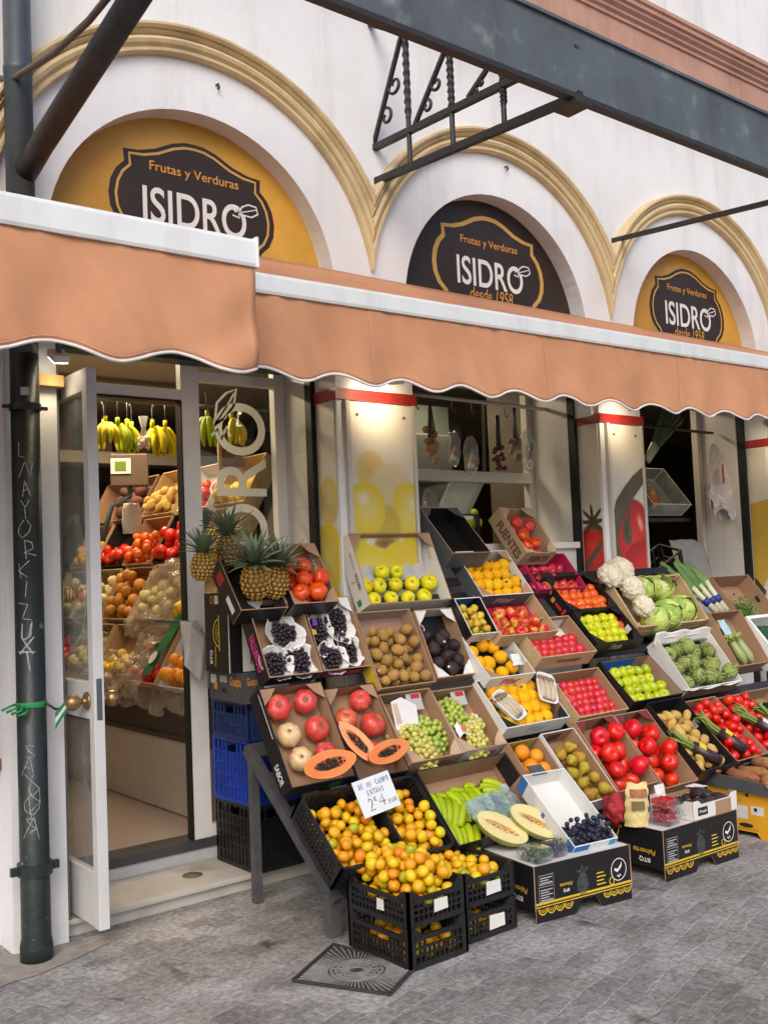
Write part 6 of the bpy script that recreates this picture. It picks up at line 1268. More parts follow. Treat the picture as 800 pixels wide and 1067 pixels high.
MB().grid(lambda i, j: (.05 + .09 * i, .24 + .12 * j, .112 + .008 * noise.noise(V((i * 3, j * 3, 1)))), 6, 8).build('label_tag', pm('pale_blue_label', (.40, .58, .66), .5), th, solid=.001)
f = box('farbox', 6.62, 4.40, 1.45, .50, .40, .14, 52)
cardbox(f, 'brown box with a hand hole flap and loose green parsley, by the banana poster', kraft, kraft, flaps=False, prints=[('r', None, .42, .55, .45, .65, blk_p)])
pars = pm('parsley_green', (.09, .19, .03), .6, .3, 9, 0, 60, .3, col2=(.30, .38, .12), thr=(9, .5, .7))
def leafy(M, label, name, cat, n, sx, sy, sz, mat, ls, seed):
    g = random.Random(seed); m = MB()
    for _ in range(n):
        p = V((g.gauss(0, .4) * sx, g.gauss(0, .4) * sy, abs(g.gauss(0, .5)) * sz)); Q = T(p) @ RZ(g.uniform(0, 6)) @ RX(g.uniform(-1.2, 1.2)); s = ls * g.uniform(.6, 1.2)
        m.add([Q @ V(v) * 1 for v in ((0, -s, 0), (s * .5, 0, s * .2), (0, s, 0), (-s * .5, 0, s * .2))], [(0, 1, 2, 3)])
    o = m.build(name, mat, None, M); return tag(o, label, cat)
leafy(f.M @ T((.22, .12, .03)), 'heap of loose green parsley in the far brown box', 'parsley', 'parsley', 700, .20, .14, .10, pars, .014, 3)
f = box('foam', 6.60, 4.12, 1.16, .55, .38, .16, 50)
cardbox(f, 'white foam box of dark green broccoli at the far end', foam, foam, name='foam_box', flaps=False, edge=foam, t=.025)
brom = pm('broccoli_green', (.03, .085, .045), .75, .3, 9, .5, 60, .2)
for i, (x, y) in enumerate(((.10, .10), (.23, .12), (.36, .10), (.16, .24), (.32, .25))):
    o = MB().ico(1, 4, lambda q: (lambda k: V((q.x * k, q.y * k, q.z * k * .8)))(1.03 - .25 * vor(q + V((i, 0, 0)), 2.4) - .1 * vor(q, 9))).build('broccoli', brom, None, f.M @ T((x, y, .10)) @ SC(.085)); tag(o, 'dark green broccoli head in the white foam box', 'broccoli', 'broccoli heads')
# ================================================================ CARTONS ON THE PAVING
dgrey = pm('dark_photo_print', (.05, .052, .055), .5, .6, 40)
def fruit_arcs(mb, x0, x1, z, o, u, n, r=.030, m=0):
    for k in range(n):
        cx = x0 + (x1 - x0) * (k + .5) / n
        mb.ribbon([(cx + r * math.cos(a), z + r * 1.1 * math.sin(a)) for a in [PI + PI * t / 10 for t in range(11)]], .006, o, u, UZ, m)
        mb.ribbon([(cx + r * .62 * math.cos(a), z + r * .68 * math.sin(a)) for a in [PI + PI * t / 8 for t in range(9)]], .003, o, u, UZ, m)
        for q in (-.5, 0, .5): mb.ribbon([(cx + r * .1 * q, z - .004), (cx + r * .75 * math.sin(q * 1.6), z - r * .75 * math.cos(q * 1.6))], .002, o, u, UZ, m)
def pine_carton(M, w_, L_, h_, label, lidm):
    th = thing('fruit_carton', label, 'carton', M=M); ft = .055; t = .006
    def feet(ln): return [(0, 0), (ln * .40, 0), (ln * .46, ft), (ln * .62, ft), (ln * .68, .0), (ln, 0), (ln, h_), (0, h_)]
    P = {}
    for k, (o, u, ln) in {'L': (V((0, L_, 0)), V((0, -1, 0)), L_), 'R': (V((w_, 0, 0)), V((0, 1, 0)), L_), 'F': (V((t, 0, 0)), V((1, 0, 0)), w_ - 2 * t), 'B': (V((w_ - t, L_, 0)), V((-1, 0, 0)), w_ - 2 * t)}.items():
        P[k] = (MB().prism(feet(ln) if k in 'FB' else [(0, ft), (ln, ft), (ln, h_), (0, h_)], o, u, UZ, t, 0, 1, 2).build('side_panel', [blackc, kraft, kraft], th), o + u.cross(UZ) * .001, u, ln)
    MB().bx(.004, w_ - .004, .004, L_ - .004, h_ - .012, h_ - .002).build('top', lidm, th)
    pn, o, u, ln = P['F']; oo = lambda k: o + u.cross(UZ) * .0005 * k
    y = MB(); y.ribbon([(0, ft + .028), (ln, ft + .028)], .010, o, u, UZ); y.ribbon([(0, ft + .014), (ln, ft + .014)], .005, o, u, UZ); fruit_arcs(y, .012, ln * .37, ft + .006, o, u, 4, .024); fruit_arcs(y, ln * .70, ln - .005, ft + .006, o, u, 4, .022); y.build('printed_border', yel_p, pn)
    g_ = MB(); 
    for (x0, x1, z0, z1) in ((.02, .105, .165, .205), (.02, .105, .09, .155)):
        g_.ribbon([(x0, z0), (x1, z0), (x1, z1), (x0, z1)], .0025, o, u, UZ, 0, True)
        for k in range(int((z1 - z0) / .011)): g_.ribbon([(x0 + .008, z0 + .006 + k * .011), (x1 - .008 - .02 * (k % 2), z0 + .006 + k * .011)], .0045, o, u, UZ)
    g_.build('printed_block', grey_p, pn)
    q = MB(); letter(q, 'Palmerita', o + u * .215 + UZ * .150, -u, -UZ, .075, .016, 0, .01, .2); q.build('lettering', yel_p, pn)
    q = MB(); letter(q, 'BTQ', o + u * .195 + UZ * .125, -u, -UZ, .035, .016, 0, .03); q.build('lettering', whp, pn)
    q = MB(); q.flat(ell(ln * .48, .125, .034, .052), o, u, UZ); q.ribbon([(ln * .48 - .03, .19), (ln * .48 - .01, .18), (ln * .48, .21), (ln * .48 + .012, .18), (ln * .48 + .035, .195)], .014, o, u, UZ)
    q.build('printed_pineapple', dgrey, pn)
    q = MB()
    for k in range(4): q.ribbon([(ln * .63, .105 + k * .017), (ln * .63 + .055 - .012 * (k % 2), .105 + k * .017)], .006, o, u, UZ)
    q.ribbon(ell(ln * .79, .105, .014, .016, 0, 16), .005, o, u, UZ, 0, True); q.build('printed_block', yel_p, pn)
    q = MB(); q.ribbon(ell(ln * .87, .150, .047, .050, 0, 32), .004, o, u, UZ, 0, True); q.flat([(ln * .82, .150), (ln * .855, .138), (ln * .90, .160), (ln * .905, .185), (ln * .89, .170), (ln * .86, .153), (ln * .83, .160)], o, u, UZ); q.ribbon([(ln * .85, .125), (ln * .87, .115), (ln * .88, .128), (ln * .89, .118)], .006, o, u, UZ); q.build('printed_seal', whp, pn)
    pn, o, u, ln = P['L']
    q = MB(); letter(q, 'Palmerita', o + u * (ln - .05) + UZ * .145, -u, -UZ, .14, .026, 0, .01, .2); q.build('lettering', yel_p, pn)
    q = MB(); letter(q, 'BTQ', o + u * (ln - .085) + UZ * .105, -u, -UZ, .07, .026, 0, .03); q.build('lettering', whp, pn)
    q = MB(); q.ribbon([(.02, h_ - .02), (.15, h_ - .02)], .014, o, u, UZ); q.ribbon([(.035 + .05 + .045 * math.cos(a), h_ - .03 + .055 * math.sin(a)) for a in [PI + PI * t / 12 for t in range(13)]], .008, o, u, UZ); q.ribbon([(.07, h_ - .03), (.085, h_ - .055), (.10, h_ - .03)], .006, o, u, UZ); q.build('printed_border', yel_p, pn)
    return th
M1 = T((3.325, 3.205, 0)) @ RZ(R(-8)); pine_carton(M1, .585, .40, .250, 'black fruit carton on the paving under the berries and clear punnets', pm('white_lid_card', (.62, .63, .64), .6, .04))
M2 = T((4.20, 3.155, 0)) @ RZ(R(-2)); pine_carton(M2, .62, .41, .250, 'black fruit carton on the paving under the avocado tray and raspberries', pm('white_lid_card', (.62, .63, .64), .6, .04))
# clear punnets
punnet_m = clear('clear_punnet_plastic', (.92, .94, .93), .35, .06, .05, (.7, .72, .7))
def punnet(M, w_, l_, h_, label, contents):
    th = thing('clear_punnet', label, 'punnet', M=M); m = MB()
    def ring(s, z): return [(s * w_ / 2 * math.copysign(abs(math.cos(a)) ** .35, math.cos(a)), s * l_ / 2 * math.copysign(abs(math.sin(a)) ** .35, math.sin(a)), z) for a in [2 * PI * k / 32 for k in range(32)]]
    lv = ((.86, 0), (.94, h_ * .5), (1.04, h_ * .52), (1.04, h_ * .58), (.95, h_ * .6), (.88, h_ * .95), (.82, h_)); vs = [p for s, z in lv for p in ring(s, z)]
    m.add(vs, [(r * 32 + k, r * 32 + (k + 1) % 32, (r + 1) * 32 + (k + 1) % 32, (r + 1) * 32 + k) for r in range(len(lv) - 1) for k in range(32)] + [tuple(range(32))[::-1], tuple(range((len(lv) - 1) * 32, len(lv) * 32))], 0, True); m.build('shell', punnet_m, th)
    contents(th, w_, l_, h_)
sal = pm('salad_leaf_green', (.06, .13, .035), .6, .4, 8, 0, 60, .3)
def salad(th, w_, l_, h_):
    g = random.Random(len(th['label'])); m = MB()
    for _ in range(110):
        Q = T((g.uniform(-.4, .4) * w_, g.uniform(-.4, .4) * l_, g.uniform(.1, .8) * h_)) @ RZ(g.uniform(0, 6)) @ RX(g.uniform(-1, 1)); s = .014
        m.add([Q @ V(v) for v in ((0, -s, 0), (s * .6, 0, .003), (0, s, 0), (-s * .6, 0, .003))], [(0, 1, 2, 3)])
    m.build('leafy_filling', sal, th)
fb = Fr(0, 0, 0, .2, .2, .1)
def berries(k, r, n):
    def fn(th, w_, l_, h_):
        g = random.Random(n); pts = []
        for (x, y, z) in heap(Fr(0, 0, 0, w_, l_, h_), n, r, -.42 * w_, .42 * w_, -.42 * l_, .42 * l_, n, 30):
            b = bpy.data.objects.new('berry_fruit', PRO[k][2][0][0]); sc.collection.objects.link(b); b.parent = th; b.matrix_basis = T((x, y, min(z, h_ * .85))) @ rrot() @ SC(r)
    return fn
zt = .2505
punnet(M1 @ T((.085, .085, zt)) @ RZ(.12), .125, .15, .058, 'clear punnet of green leaves at the corner of the carton beside the mandarins', salad)
punnet(M1 @ T((.205, .10, zt)) @ RZ(.05), .095, .12, .055, 'clear punnet of dark berries between two leafy punnets', berries('berry', .011, 34))
punnet(M1 @ T((.305, .14, zt)) @ RZ(-.1), .095, .13, .058, 'clear punnet of green leaves next to the blue berry box', salad)
# tilted blue and white box of berries leaning on the carton
f = Fr(3.665, 3.575, .555, .27, .46, .09, 37, -8)
t_ = cardbox(f, 'white and blue open box spilling dark berries over the carton', whitec, whitec, flaps=False, edge=whitec, prints=[('L', None, .0, .12, 0, 1, blue_p), ('L', None, .45, .5, .2, .6, blue_p), ('L', None, .88, 1., 0, 1, blue_p), ('F', None, .0, .35, 0, 1, blue_p), ('F', 'Arandanos', .4, .8, .35, .65, grey_p), ('F', None, .84, 1, 0, 1, pm('teal_print', (.02, .30, .45), .5))])
MB().bx(.06, .15, f.L - .012, f.L + .05, .085, .089).build('card_flap', greyc, t_)
fill('berry', f, heap(f, 120, .0125, .008, .262, .008, .27, 81, 40), .0135, 'dark blue berry in the tilted white and blue box', 'dark blue berries')
fill('berry', f, [(x, y, .10 + .008 * (i % 3)) for i, (x, y) in enumerate([(rnd.uniform(.03, .25), rnd.uniform(.02, .14)) for _ in range(40)])], .0135, 'dark blue berry in the tilted white and blue box', 'dark blue berries')
# chestnut bag, red net bags, raspberries, avocado tray
bgm = pm('yellow_printed_bag', (.62, .50, .22), .4, .12, 6, .15, 20, .45, col2=(.46, .28, .11), thr=(16, .62, .72))
th = thing('chestnut_bag', 'yellow printed bag with a dark oval standing on the second carton', 'bag', M=M2 @ T((.0, .16, zt)) @ RZ(-.72))
m = MB(); bw = lambda j: .125 * (1 - .12 * j - .25 * max(0, j - .82)) 
for sg in (-1, 1): m.grid(lambda i, j: ((i - .5) * bw(j) + .012 * j + .003 * math.sin(j * 22 + i * 3), sg * (.036 if sg < 0 else .030) * math.sin(PI * i) ** .7 * min(1, (1 - j) * 3.2) * (.75 + .25 * math.cos(j * 3)) - .004 * noise.noise(V((i * 9, j * 14, 3 + sg))), .215 * j + .006 * math.sin(i * 9) * (j > .97)), 20, 30)
b_ = m.build('bag_body', bgm, th)
MB().grid(lambda i, j: ((i - .5) * .066 + .008, -.0415 + .006 * abs(2 * i - 1) ** 2, .085 + .045 * j), 8, 4).build('printed_seal', pm('olive_oval_print', (.17, .13, .05), .5), b_)
MB().grid(lambda i, j: ((i - .5) * .085 + .014, -.036 + .014 * abs(2 * i - 1) ** 2 + .010 * j, .148 + .038 * j), 8, 4).build('printed_block', pm('brown_bag_print', (.30, .11, .045), .5, .5, 40), b_)
redn = pm('red_net_bag', (.34, .025, .03), .6, .5, 60, .8, 120, .3)
for i, (x, y, z, s, lb) in enumerate(((-.03, .27, 0, (.052, .055, .075), 'bulging red net bag behind the yellow printed bag'), (.10, .22, 0, (.045, .045, .06), 'small red net bag between the yellow bag and raspberries'))):
    th = thing('net_bag', lb, 'net bag', M=M2 @ T((x, y, zt)))
    MB().ico(1, 4, lambda q: V((q.x * s[0], q.y * s[1], s[2] * .95 + q.z * s[2])) + V((q.x, q.y, q.z)) * .026 * (1 - 1.3 * vor(q, 1.9)) - V((0, 0, 0))).build('net', redn, th)
punnet(M2 @ T((.135, .085, zt)) @ RZ(.1), .135, .13, .062, 'clear punnet of raspberries, lower of two on the second carton', berries('raspberry', .0125, 44))
punnet(M2 @ T((.14, .09, zt + .063)) @ RZ(.18), .135, .13, .060, 'clear punnet of raspberries, stacked on another punnet', berries('raspberry', .0125, 44))
f = Fr(0, 0, 0, .385, .27, .095, 0); f.M = M2 @ T((.262, .012, zt)) @ RZ(.0)
t_ = cardbox(f, 'low white and brown tray of dark avocados on the second carton', whitec, kraft, hs=.75, he=.78, cor=.045, flaps=True, fl='B', flapm=paperw, prints=[('L', 'KORTOFIL', .12, .85, .22, .55, grey_p, .01), ('F', None, .10, .32, .18, .62, blk_p), ('F', None, .5, .86, 0, .72, kraft), ('F', None, .93, .99, .2, .9, whitec), ('F', 'Fresh', .13, .29, .32, .48, whitec, .02, .2)])
for (x, y, z) in ((.07, .07, .05), (.15, .075, .05), (.235, .07, .05), (.32, .075, .05), (.10, .165, .05), (.19, .17, .05), (.28, .165, .05), (.345, .18, .05), (.06, .215, .05), (.20, .12, .09)):
    spawn('avocado', f.M @ T((x, y, z)) @ RX(PI / 2 * .9) @ RY(rnd.uniform(-.6, .6)) @ SC(.037), 'dark green avocado in the low white and brown tray', 'avocados in the low tray')
MB().prism([(0, 0), (.075, 0), (.075, .085), (0, .085)], f.M @ V((.045, .255, .05)), (f.M.to_3x3() @ V((1, 0, .0))), (f.M.to_3x3() @ V((0, .2, 1))), .004).build('card_flap', paperw, None); tag(bpy.context.scene.objects[-1] if False else [o for o in bpy.data.objects if o.name.startswith('card_flap') and o.parent is None][0], 'pale paper card standing behind the avocados in the low tray', 'card')
# yellow carton with sweet potatoes
th = thing('yellow_carton', 'yellow carton with white circles under the sweet potatoes', 'carton', M=T((5.20, 2.95, 0)))
ln, hh = .62, .262; t = .007
pl = MB().prism([(0, .03), (ln * .50, .03), (ln * .54, .0), (ln, .0), (ln, hh), (0, hh)], (0, ln, 0), (0, -1, 0), UZ, t, 0, 1, 1).build('side_panel', [yelc, kraft], th)
MB().prism([(0, 0), (.48, 0), (.48, hh), (0, hh)], (t, 0, 0), (1, 0, 0), UZ, t, 0, 1, 1).build('end_panel', [yelc, kraft], th); MB().prism([(0, 0), (.48, 0), (.48, hh), (0, hh)], (.48 + t, ln, 0), (-1, 0, 0), UZ, t, 0, 1, 1).build('end_panel', [yelc, kraft], th); MB().prism([(0, 0), (ln, 0), (ln, hh), (0, hh)], (.487 + t, 0, 0), (0, 1, 0), UZ, t, 0, 1, 1).build('side_panel', [yelc, kraft], th)
MB().bx(.005, .48, .005, ln - .005, hh - .014, hh - .004).build('top', kraft, th)
o = V((-.0012, ln, 0)); u = V((0, -1, 0))
q = MB(); 
for (cx, cz, r) in ((.46, .15, .075), (.50, .10, .062), (.42, .08, .0)):
    if r: q.flat(ell(cx, cz, r, r), o, u, UZ)
q.build('printed_circles', whp, pl); q = MB(); q.ribbon(ell(.47, .11, .055, .06), .012, o + V((-.0006, 0, 0)), u, UZ, 0, True); q.build('printed_ring', orng, pl)
MB().flat([(.16, .10), (.26, .10), (.26, .175), (.16, .175)], o, u, UZ).flat([(.28, .13), (.36, .13), (.36, .18), (.28, .18)], o, u, UZ).build('paper_label', whitec, pl)
q = MB(); q.flat([(.165, .105), (.185, .105), (.185, .165), (.165, .165)], o + V((-.0006, 0, 0)), u, UZ); q.flat([(.30, .15), (.32, .15), (.32, .17), (.30, .17)], o + V((-.0006, 0, 0)), u, UZ); q.flat(ell(.245, .065, .045, .012), o, u, UZ); q.flat(ell(.26, .235, .012, .01), o, u, UZ); q.build('hand_hole', blk_p, pl)
q = MB(); letter(q, 'BATATA', o + u * .13 + UZ * .195, u, UZ, .09, .014); letter(q, 'PRODUCTO', o + u * .18 + UZ * .038, u, UZ, .14, .013); q.build('lettering', pm('olive_print', (.22, .13, .02), .6), pl)
f = Fr(5.17, 3.62, .345, .56, .66, .07, 3)
cardbox(f, 'low tray of earthy sweet potatoes on the yellow carton', greyc, kraft, flaps=False)
for i in range(11):
    spawn('sweet_potato', f.M @ T((.09 + .12 * (i % 4) + .02 * (i // 4), .60 - .17 * (i // 4) - .02 * (i % 2), .06 + .035 * (i % 3 == 0))) @ RZ(rnd.uniform(-.7, .7) + .9) @ SC(.09, .075, .07), 'earthy brown sweet potato in the low tray', 'sweet potatoes')
# ================================================================ CRATE TOWER AND PINEAPPLES BY THE DOORWAY
def tower(M, w_, L_, h_, lab, m, rows_=4, **k): return crate(M, w_, L_, h_, lab, m, rows=rows_, slat=.036, **k)
tower(T((2.685, 4.52, .086)), .30, .40, .335, 'large black plastic crate on the doorstep, foot of the crate tower', blkpl, 6, solidlow=.8)
tower(T((2.676, 4.515, .423)) @ RZ(.02), .30, .40, .335, 'bright blue plastic crate in the middle of the crate tower', blupl, 5, solidlow=.8)
tower(T((2.655, 4.50, .760)) @ RZ(-.02), .31, .40, .195, 'navy blue plastic crate under the grey printed box', navpl, 3, solidlow=.7)
f = Fr(0, 0, 0, .39, .40, .155, 0); f.M = T((2.61, 4.45, .957)) @ RZ(R(-3))
t_ = cardbox(f, 'grey printed box with orange lettering atop the crate tower', greyc, kraft, flaps=False, edge=greyc, prints=[('L', 'Guapa', .60, .92, .45, .85, orng, .03), ('F', 'Guapa', .02, .18, .5, .85, orng, .03), ('F', None, .28, .66, .45, .88, whitec), ('F', 'Maestro', .75, .30, .40, .15, yel_p, .02, .3), ('L', None, .05, .22, .55, .85, whitec), ('L', None, .32, .52, .62, .85, grey_p), ('L', None, .36, .5, .28, .42, blk_p), ('L', None, .14, .24, .35, .6, yel_p)])
q = MB()
for k in range(9): q.flat([(.28 * .378 + .008 + .0145 * k, .078), (.28 * .378 + .008 + .0145 * k + .006, .078), (.28 * .378 + .008 + .0145 * k + .006, .128), (.28 * .378 + .008 + .0145 * k, .128)], (.006, -.003, 0), (1, 0, 0), (0, 0, 1))
q.build('printed_stripes', blue_p, t_)
MB().bx(.006, .384, .006, .394, .149, .153).build('lid', greyc, t_)
for i, (x, y, sx_, lab) in enumerate(((0, 0, 0, 'black and gold fruit carton standing upright behind the grape box'),)):
    f = Fr(0, 0, 0, .24, .24, .405, 0); f.M = T((2.56, 4.507, 1.115))
    t_ = cardbox(f, lab, blackc, kraft, flaps=False, edge=whitec, prints=[('F', None, .32, 1, 0, 1, whitec), ('F', None, .52, .555, .08, .98, blk_p), ('L', None, .45, .62, .86, .97, whitec)])
    q = MB(); o = V((-.0025, .24, 0)); u = V((0, -1, 0)); q.ribbon([(.15 + .06 * math.cos(a), .20 + .07 * math.sin(a)) for a in [PI / 2 + PI * k / 14 for k in range(15)]], .008, o, u, UZ); q.ribbon([(.15, .11), (.15, .29)], .010, o, u, UZ); q.ribbon([(.15 + .035 * math.cos(a), .20 + .045 * math.sin(a)) for a in [PI / 2 + PI * k / 14 for k in range(15)]], .004, o, u, UZ)
    for k in (-.6, 0, .6): q.ribbon([(.15, .20), (.15 - .045 * math.cos(k), .20 + .05 * math.sin(k))], .004, o, u, UZ)
    q.ribbon(ell(.08, .37, .014, .018), .007, o, u, UZ, 0, True); q.build('printed_emblem', yel_p, t_)
    q = MB(); letter(q, 'BTQ', o + u * .08 + UZ * .04, UZ, -u, .07, .03, 0, .03); q.build('lettering', whp, t_); q = MB(); letter(q, 'Palmerita', o + u * .115 + UZ * .03, UZ, -u, .10, .018, 0, .01); q.build('lettering', yel_p, t_)
    MB().bx(.006, .234, .006, .234, .397, .402).build('lid', blackc, t_)
f = Fr(0, 0, 0, .06, .36, .33, 0); f.M = T((2.82, 4.52, 1.115)); cardbox(f, 'narrow white carton squeezed beside the black and gold one', whitec, whitec, flaps=False, edge=whitec)
# pineapples
pinb = pm('pineapple_skin', (.46, .27, .08), .6, .2, 8, .2, 40, .3, .06, .01, col2=(.28, .14, .04), thr=(5, .5, .7)); pinl = pm('pineapple_leaf', (.15, .20, .115), .5, .25, 4, .05, 60, .35, col2=(.20, .24, .14), thr=(5, .52, .7))
def pineapple(M, label, seed, s=1.):
    th = thing('pineapple', label, 'pineapple', M=M); g = random.Random(seed); nu, nv = 14, 9; b = MB(); rx, rz_ = .062 * s, .082 * s
    b.ico(1, 3, lambda q: V((q.x * rx, q.y * rx, q.z * rz_)) * 1.0, 1)
    for j in range(nv):
        lat = -1.25 + 2.5 * (j + .5) / nv; n_ = max(6, round(nu * math.cos(lat) ** .6))
        for i in range(n_):
            a = 2 * PI * (i + .5 * (j % 2)) / n_; n = V((math.cos(a) * math.cos(lat), math.sin(a) * math.cos(lat), math.sin(lat))); p = V((n.x * rx, n.y * rx, n.z * rz_)); up_ = V((-math.cos(a) * math.sin(lat), -math.sin(a) * math.sin(lat), math.cos(lat))); sd_ = V((-math.sin(a), math.cos(a), 0)); k = rx * 2.9 / n_ * math.cos(lat) ** .5; kz = .0145 * s
            c = p + n * .0075 * s
            kk = k * .86; kq = kz * .80; ce = c + n * .001; b.add([p - up_ * kq, p + sd_ * kk, p + up_ * kq, p - sd_ * kk, c - up_ * kq * .35, c + sd_ * kk * .35, c + up_ * kq * .35, c - sd_ * kk * .35, ce + n * .003 + up_ * .006 * s], [(0, 1, 5, 4), (1, 2, 6, 5), (2, 3, 7, 6), (3, 0, 4, 7)], 0, True); b.add([c - up_ * kq * .35, c + sd_ * kk * .35, c + up_ * kq * .35, c - sd_ * kk * .35, ce + n * .004 + up_ * .006 * s], [(0, 1, 4), (1, 2, 4), (2, 3, 4), (3, 0, 4)], 2)
    b.build('body', [pinb, pm('pineapple_groove', (.11, .075, .025), .8, .3, 10), pm('pineapple_eye', (.26, .13, .05), .7, .3, 10)], th)
    cr = MB()
    for k in range(46):
        a = k * 2.4; q = k / 46; L_ = (.125 + .05 * g.random()) * s * (1 - .30 * abs(q - .55)); e0 = .25 + 1.15 * (q); base = V((.016 * math.cos(a), .016 * math.sin(a), rz_ * .9 + .03 * q * s)); w_ = .0165 * s
        pts = []
        for t in range(7):
            tt = t / 6; e = e0 - .55 * tt * (1 - q * .6); pts.append((pts[-1] if pts else base) + (V((math.cos(a) * math.cos(e), math.sin(a) * math.cos(e), math.sin(e))) * L_ / 6 if t else V((0, 0, 0))))
        sd_ = V((-math.sin(a), math.cos(a), 0)); vs = []
        for t, p in enumerate(pts): ww = w_ * (1 - (t / 6) ** 1.4) + .0006; vs += [p - sd_ * ww + V((0, 0, .004)), p, p + sd_ * ww + V((0, 0, .004))]
        cr.add(vs, [(3 * t + c, 3 * t + c + 1, 3 * t + c + 4, 3 * t + c + 3) for t in range(6) for c in (0, 1)], 0, True)
    cr.build('crown', pinl, th)
pineapple(T((2.545, 4.20, 1.575)) @ RX(.30) @ RY(-.22), 'largest pineapple, at the front of the black box above the grapes', 3, 1.08)
pineapple(T((2.68, 4.235, 1.565)) @ RX(.28) @ RY(.10), 'pineapple wedged between the largest one and the small tomatoes', 5, 1.0)
pineapple(T((2.345, 4.36, 1.655)) @ RX(.1) @ RY(.05), 'smaller pineapple standing next to the shop frame', 8, .85)
pineapple(T((2.53, 4.42, 1.73)) @ RX(.12) @ RY(-.12), 'pineapple at the back of the group against the glass lettering', 9, 1.0)
# paper sheets hanging on the frame
th = thing('paper_bundle', 'sheaf of grey paper bags hanging from the shop frame', 'paper bags', M=T((2.54, 4.93, 1.36)) @ SC(.78))
pg_ = pm('grey_paper', (.50, .49, .47), .8, .08, 8, .15, 40)
for k in range(5):
    m = MB(); m.grid(lambda i, j, k=k: (-.055 + .13 * i + .012 * k - .06 * j * (k - 1.5) * .35, -.03 - .012 * k + .012 * math.sin(i * 5 + k) * j, .02 - .30 * j - .03 * k * i), 6, 8); m.build('sheet', pg_, th, solid=.001)
MB().bx(-.012, .012, -.06, .45, .0, .02).build('hook', steel, th)
# ================================================================ LAMPS UNDER THE AWNING
warm = (1., .80, .50)
def lamp(p, aim, label, e, sz=1.):
    z = (V(aim) - V(p)).normalized(); M = face(p, -z, (1, 0, 0)) ; th = thing('flood_lamp', label, 'lamp', M=M)
    MB().bx(-.06 * sz, .06 * sz, -.045 * sz, .045 * sz, .0, .035).build('housing', white_al, th, bevel=.006)
    MB().bx(-.052 * sz, .052 * sz, -.038 * sz, .038 * sz, -.004, -.0005).build('lens', glow('lit_lamp_lens', (1., .86, .62), 14), th)
    MB().bar((0, .0, .035), (0, .0, .16), .02, .02).build('bracket', steel, th)
    l = bpy.data.lights.new('lamp_light', 'SPOT'); l.energy = e; l.color = warm; l.spot_size = R(100); l.spot_blend = 1.0; l.shadow_soft_size = .05
    o = bpy.data.objects.new('lamp_light', l); sc.collection.objects.link(o); o.parent = th; o.matrix_basis = T((0, 0, -.012))
lamp((3.46, 4.20, 2.66), (3.55, 4.49, 2.56), 'lit flood lamp under the awning shining on the lemon poster', 16)
lamp((5.55, 4.22, 2.66), (5.72, 4.49, 2.54), 'lit flood lamp under the awning shining on the tomato poster', 9)
lamp((7.35, 4.25, 2.62), (7.8, 4.52, 2.3), 'lit flood lamp under the awning near the banana poster', 5)
lamp((1.66, 4.36, 2.60), (1.70, 4.6, 2.2), 'lit flood lamp between the drainpipe and the open door', 3, .8)
tag(MB().bx(1.60, 1.73, 4.47, 4.535, 2.50, 2.555).build('wood_block', pm('ochre_wood_block', (.42, .25, .09), .6, .15), None, None, .004), 'ochre wooden block on the white jamb above the door hinge', 'block')
# ================================================================ INSIDE THE SHOP
th = thing('shop_counter', 'long display counter with pale front inside the doorway', 'counter')
MB().bx(2.80, 2.84, 5.10, 8.89, .20, .64).build('front_panel', pm('pale_counter_panel', (.45, .40, .36), .5, .08), th); MB().bx(2.80, 2.84, 5.10, 8.89, .641, .88).build('dark_panel', pm('dark_counter_panel', (.05, .04, .035), .5, .2), th)
MB().bx(2.785, 2.80, 5.10, 8.89, .635, .665).build('trim', pm('dark_counter_panel', (.05, .04, .035), .5, .2), th)
MB().bar((2.78, 6.5, .86), (3.75, 6.5, 1.66), .02, 2.9, 0, (0, 1, 0)).build('slope', pm('dark_counter_panel', (.05, .04, .035), .5, .2), th) if False else MB().add([(2.80, 5.12, .88), (2.80, 8.9, .88), (3.52, 8.9, 2.22), (3.52, 5.12, 2.22)], [(0, 1, 2, 3)]).build('slope', pm('dark_counter_panel', (.05, .04, .035), .5, .2), th, solid=.02)
cream = clear('cream_plastic_sheet', (.95, .9, .84), .25, .15, .30, (.62, .52, .42))
potm = pm('brown_onion_skin', (.42, .20, .06), .5, .25, 5, .05, 60, .35, .15, .02); proto('onion', 'onion', 'onion', F(ball(potm, .9, .05, 1.3)))
beetm = pm('beetroot_skin', (.10, .05, .045), .7, .25, 5, .2, 20, .2, .15, .01); proto('beetroot', 'beetroot', 'beetroot', F(ball(beetm, .95, .08, 1.3)))
endm = pm('pale_vegetable', (.50, .44, .26), .55, .15, 5, .1, 30, .25, .1, .02); proto('fennel', 'fennel', 'fennel', F(ball(endm, .9, .15, 1.3)))
def ibox(y, s, w_, L_, h_, tilt, label, mat, inn, kind_, n, r, flab, grp, name='cardboard_box', top=.16):
    """box on the inner counter, its floor rising away from the doorway; s = distance up the slope"""
    c, si = math.cos(R(62)), math.sin(R(62)); bx0, bz0 = 2.76 + s * c, .925 + s * si; tilt = 60
    f = Fr(0, 0, 0, w_, L_, h_, 0); f.M = T((bx0, y, bz0)) @ RZ(R(-90)) @ RX(R(tilt)); f.tilt = R(tilt)
    cardbox(f, label, mat, inn, flaps=False, name=name, edge=mat)
    if kind_: fill(kind_, f, heap(f, n, r, .012, w_ - .012, .012, L_ - .03, int(y * 10) + n, 25, top=top), r, flab, grp)
    return f
ibox(5.55, .0, .40, .38, .10, 60, 'white box of oranges low on the inner counter, next to the frame', whitec, whitec, 'orange', 14, .04, 'orange low on the inner counter beside the frame', 'oranges inside the shop')
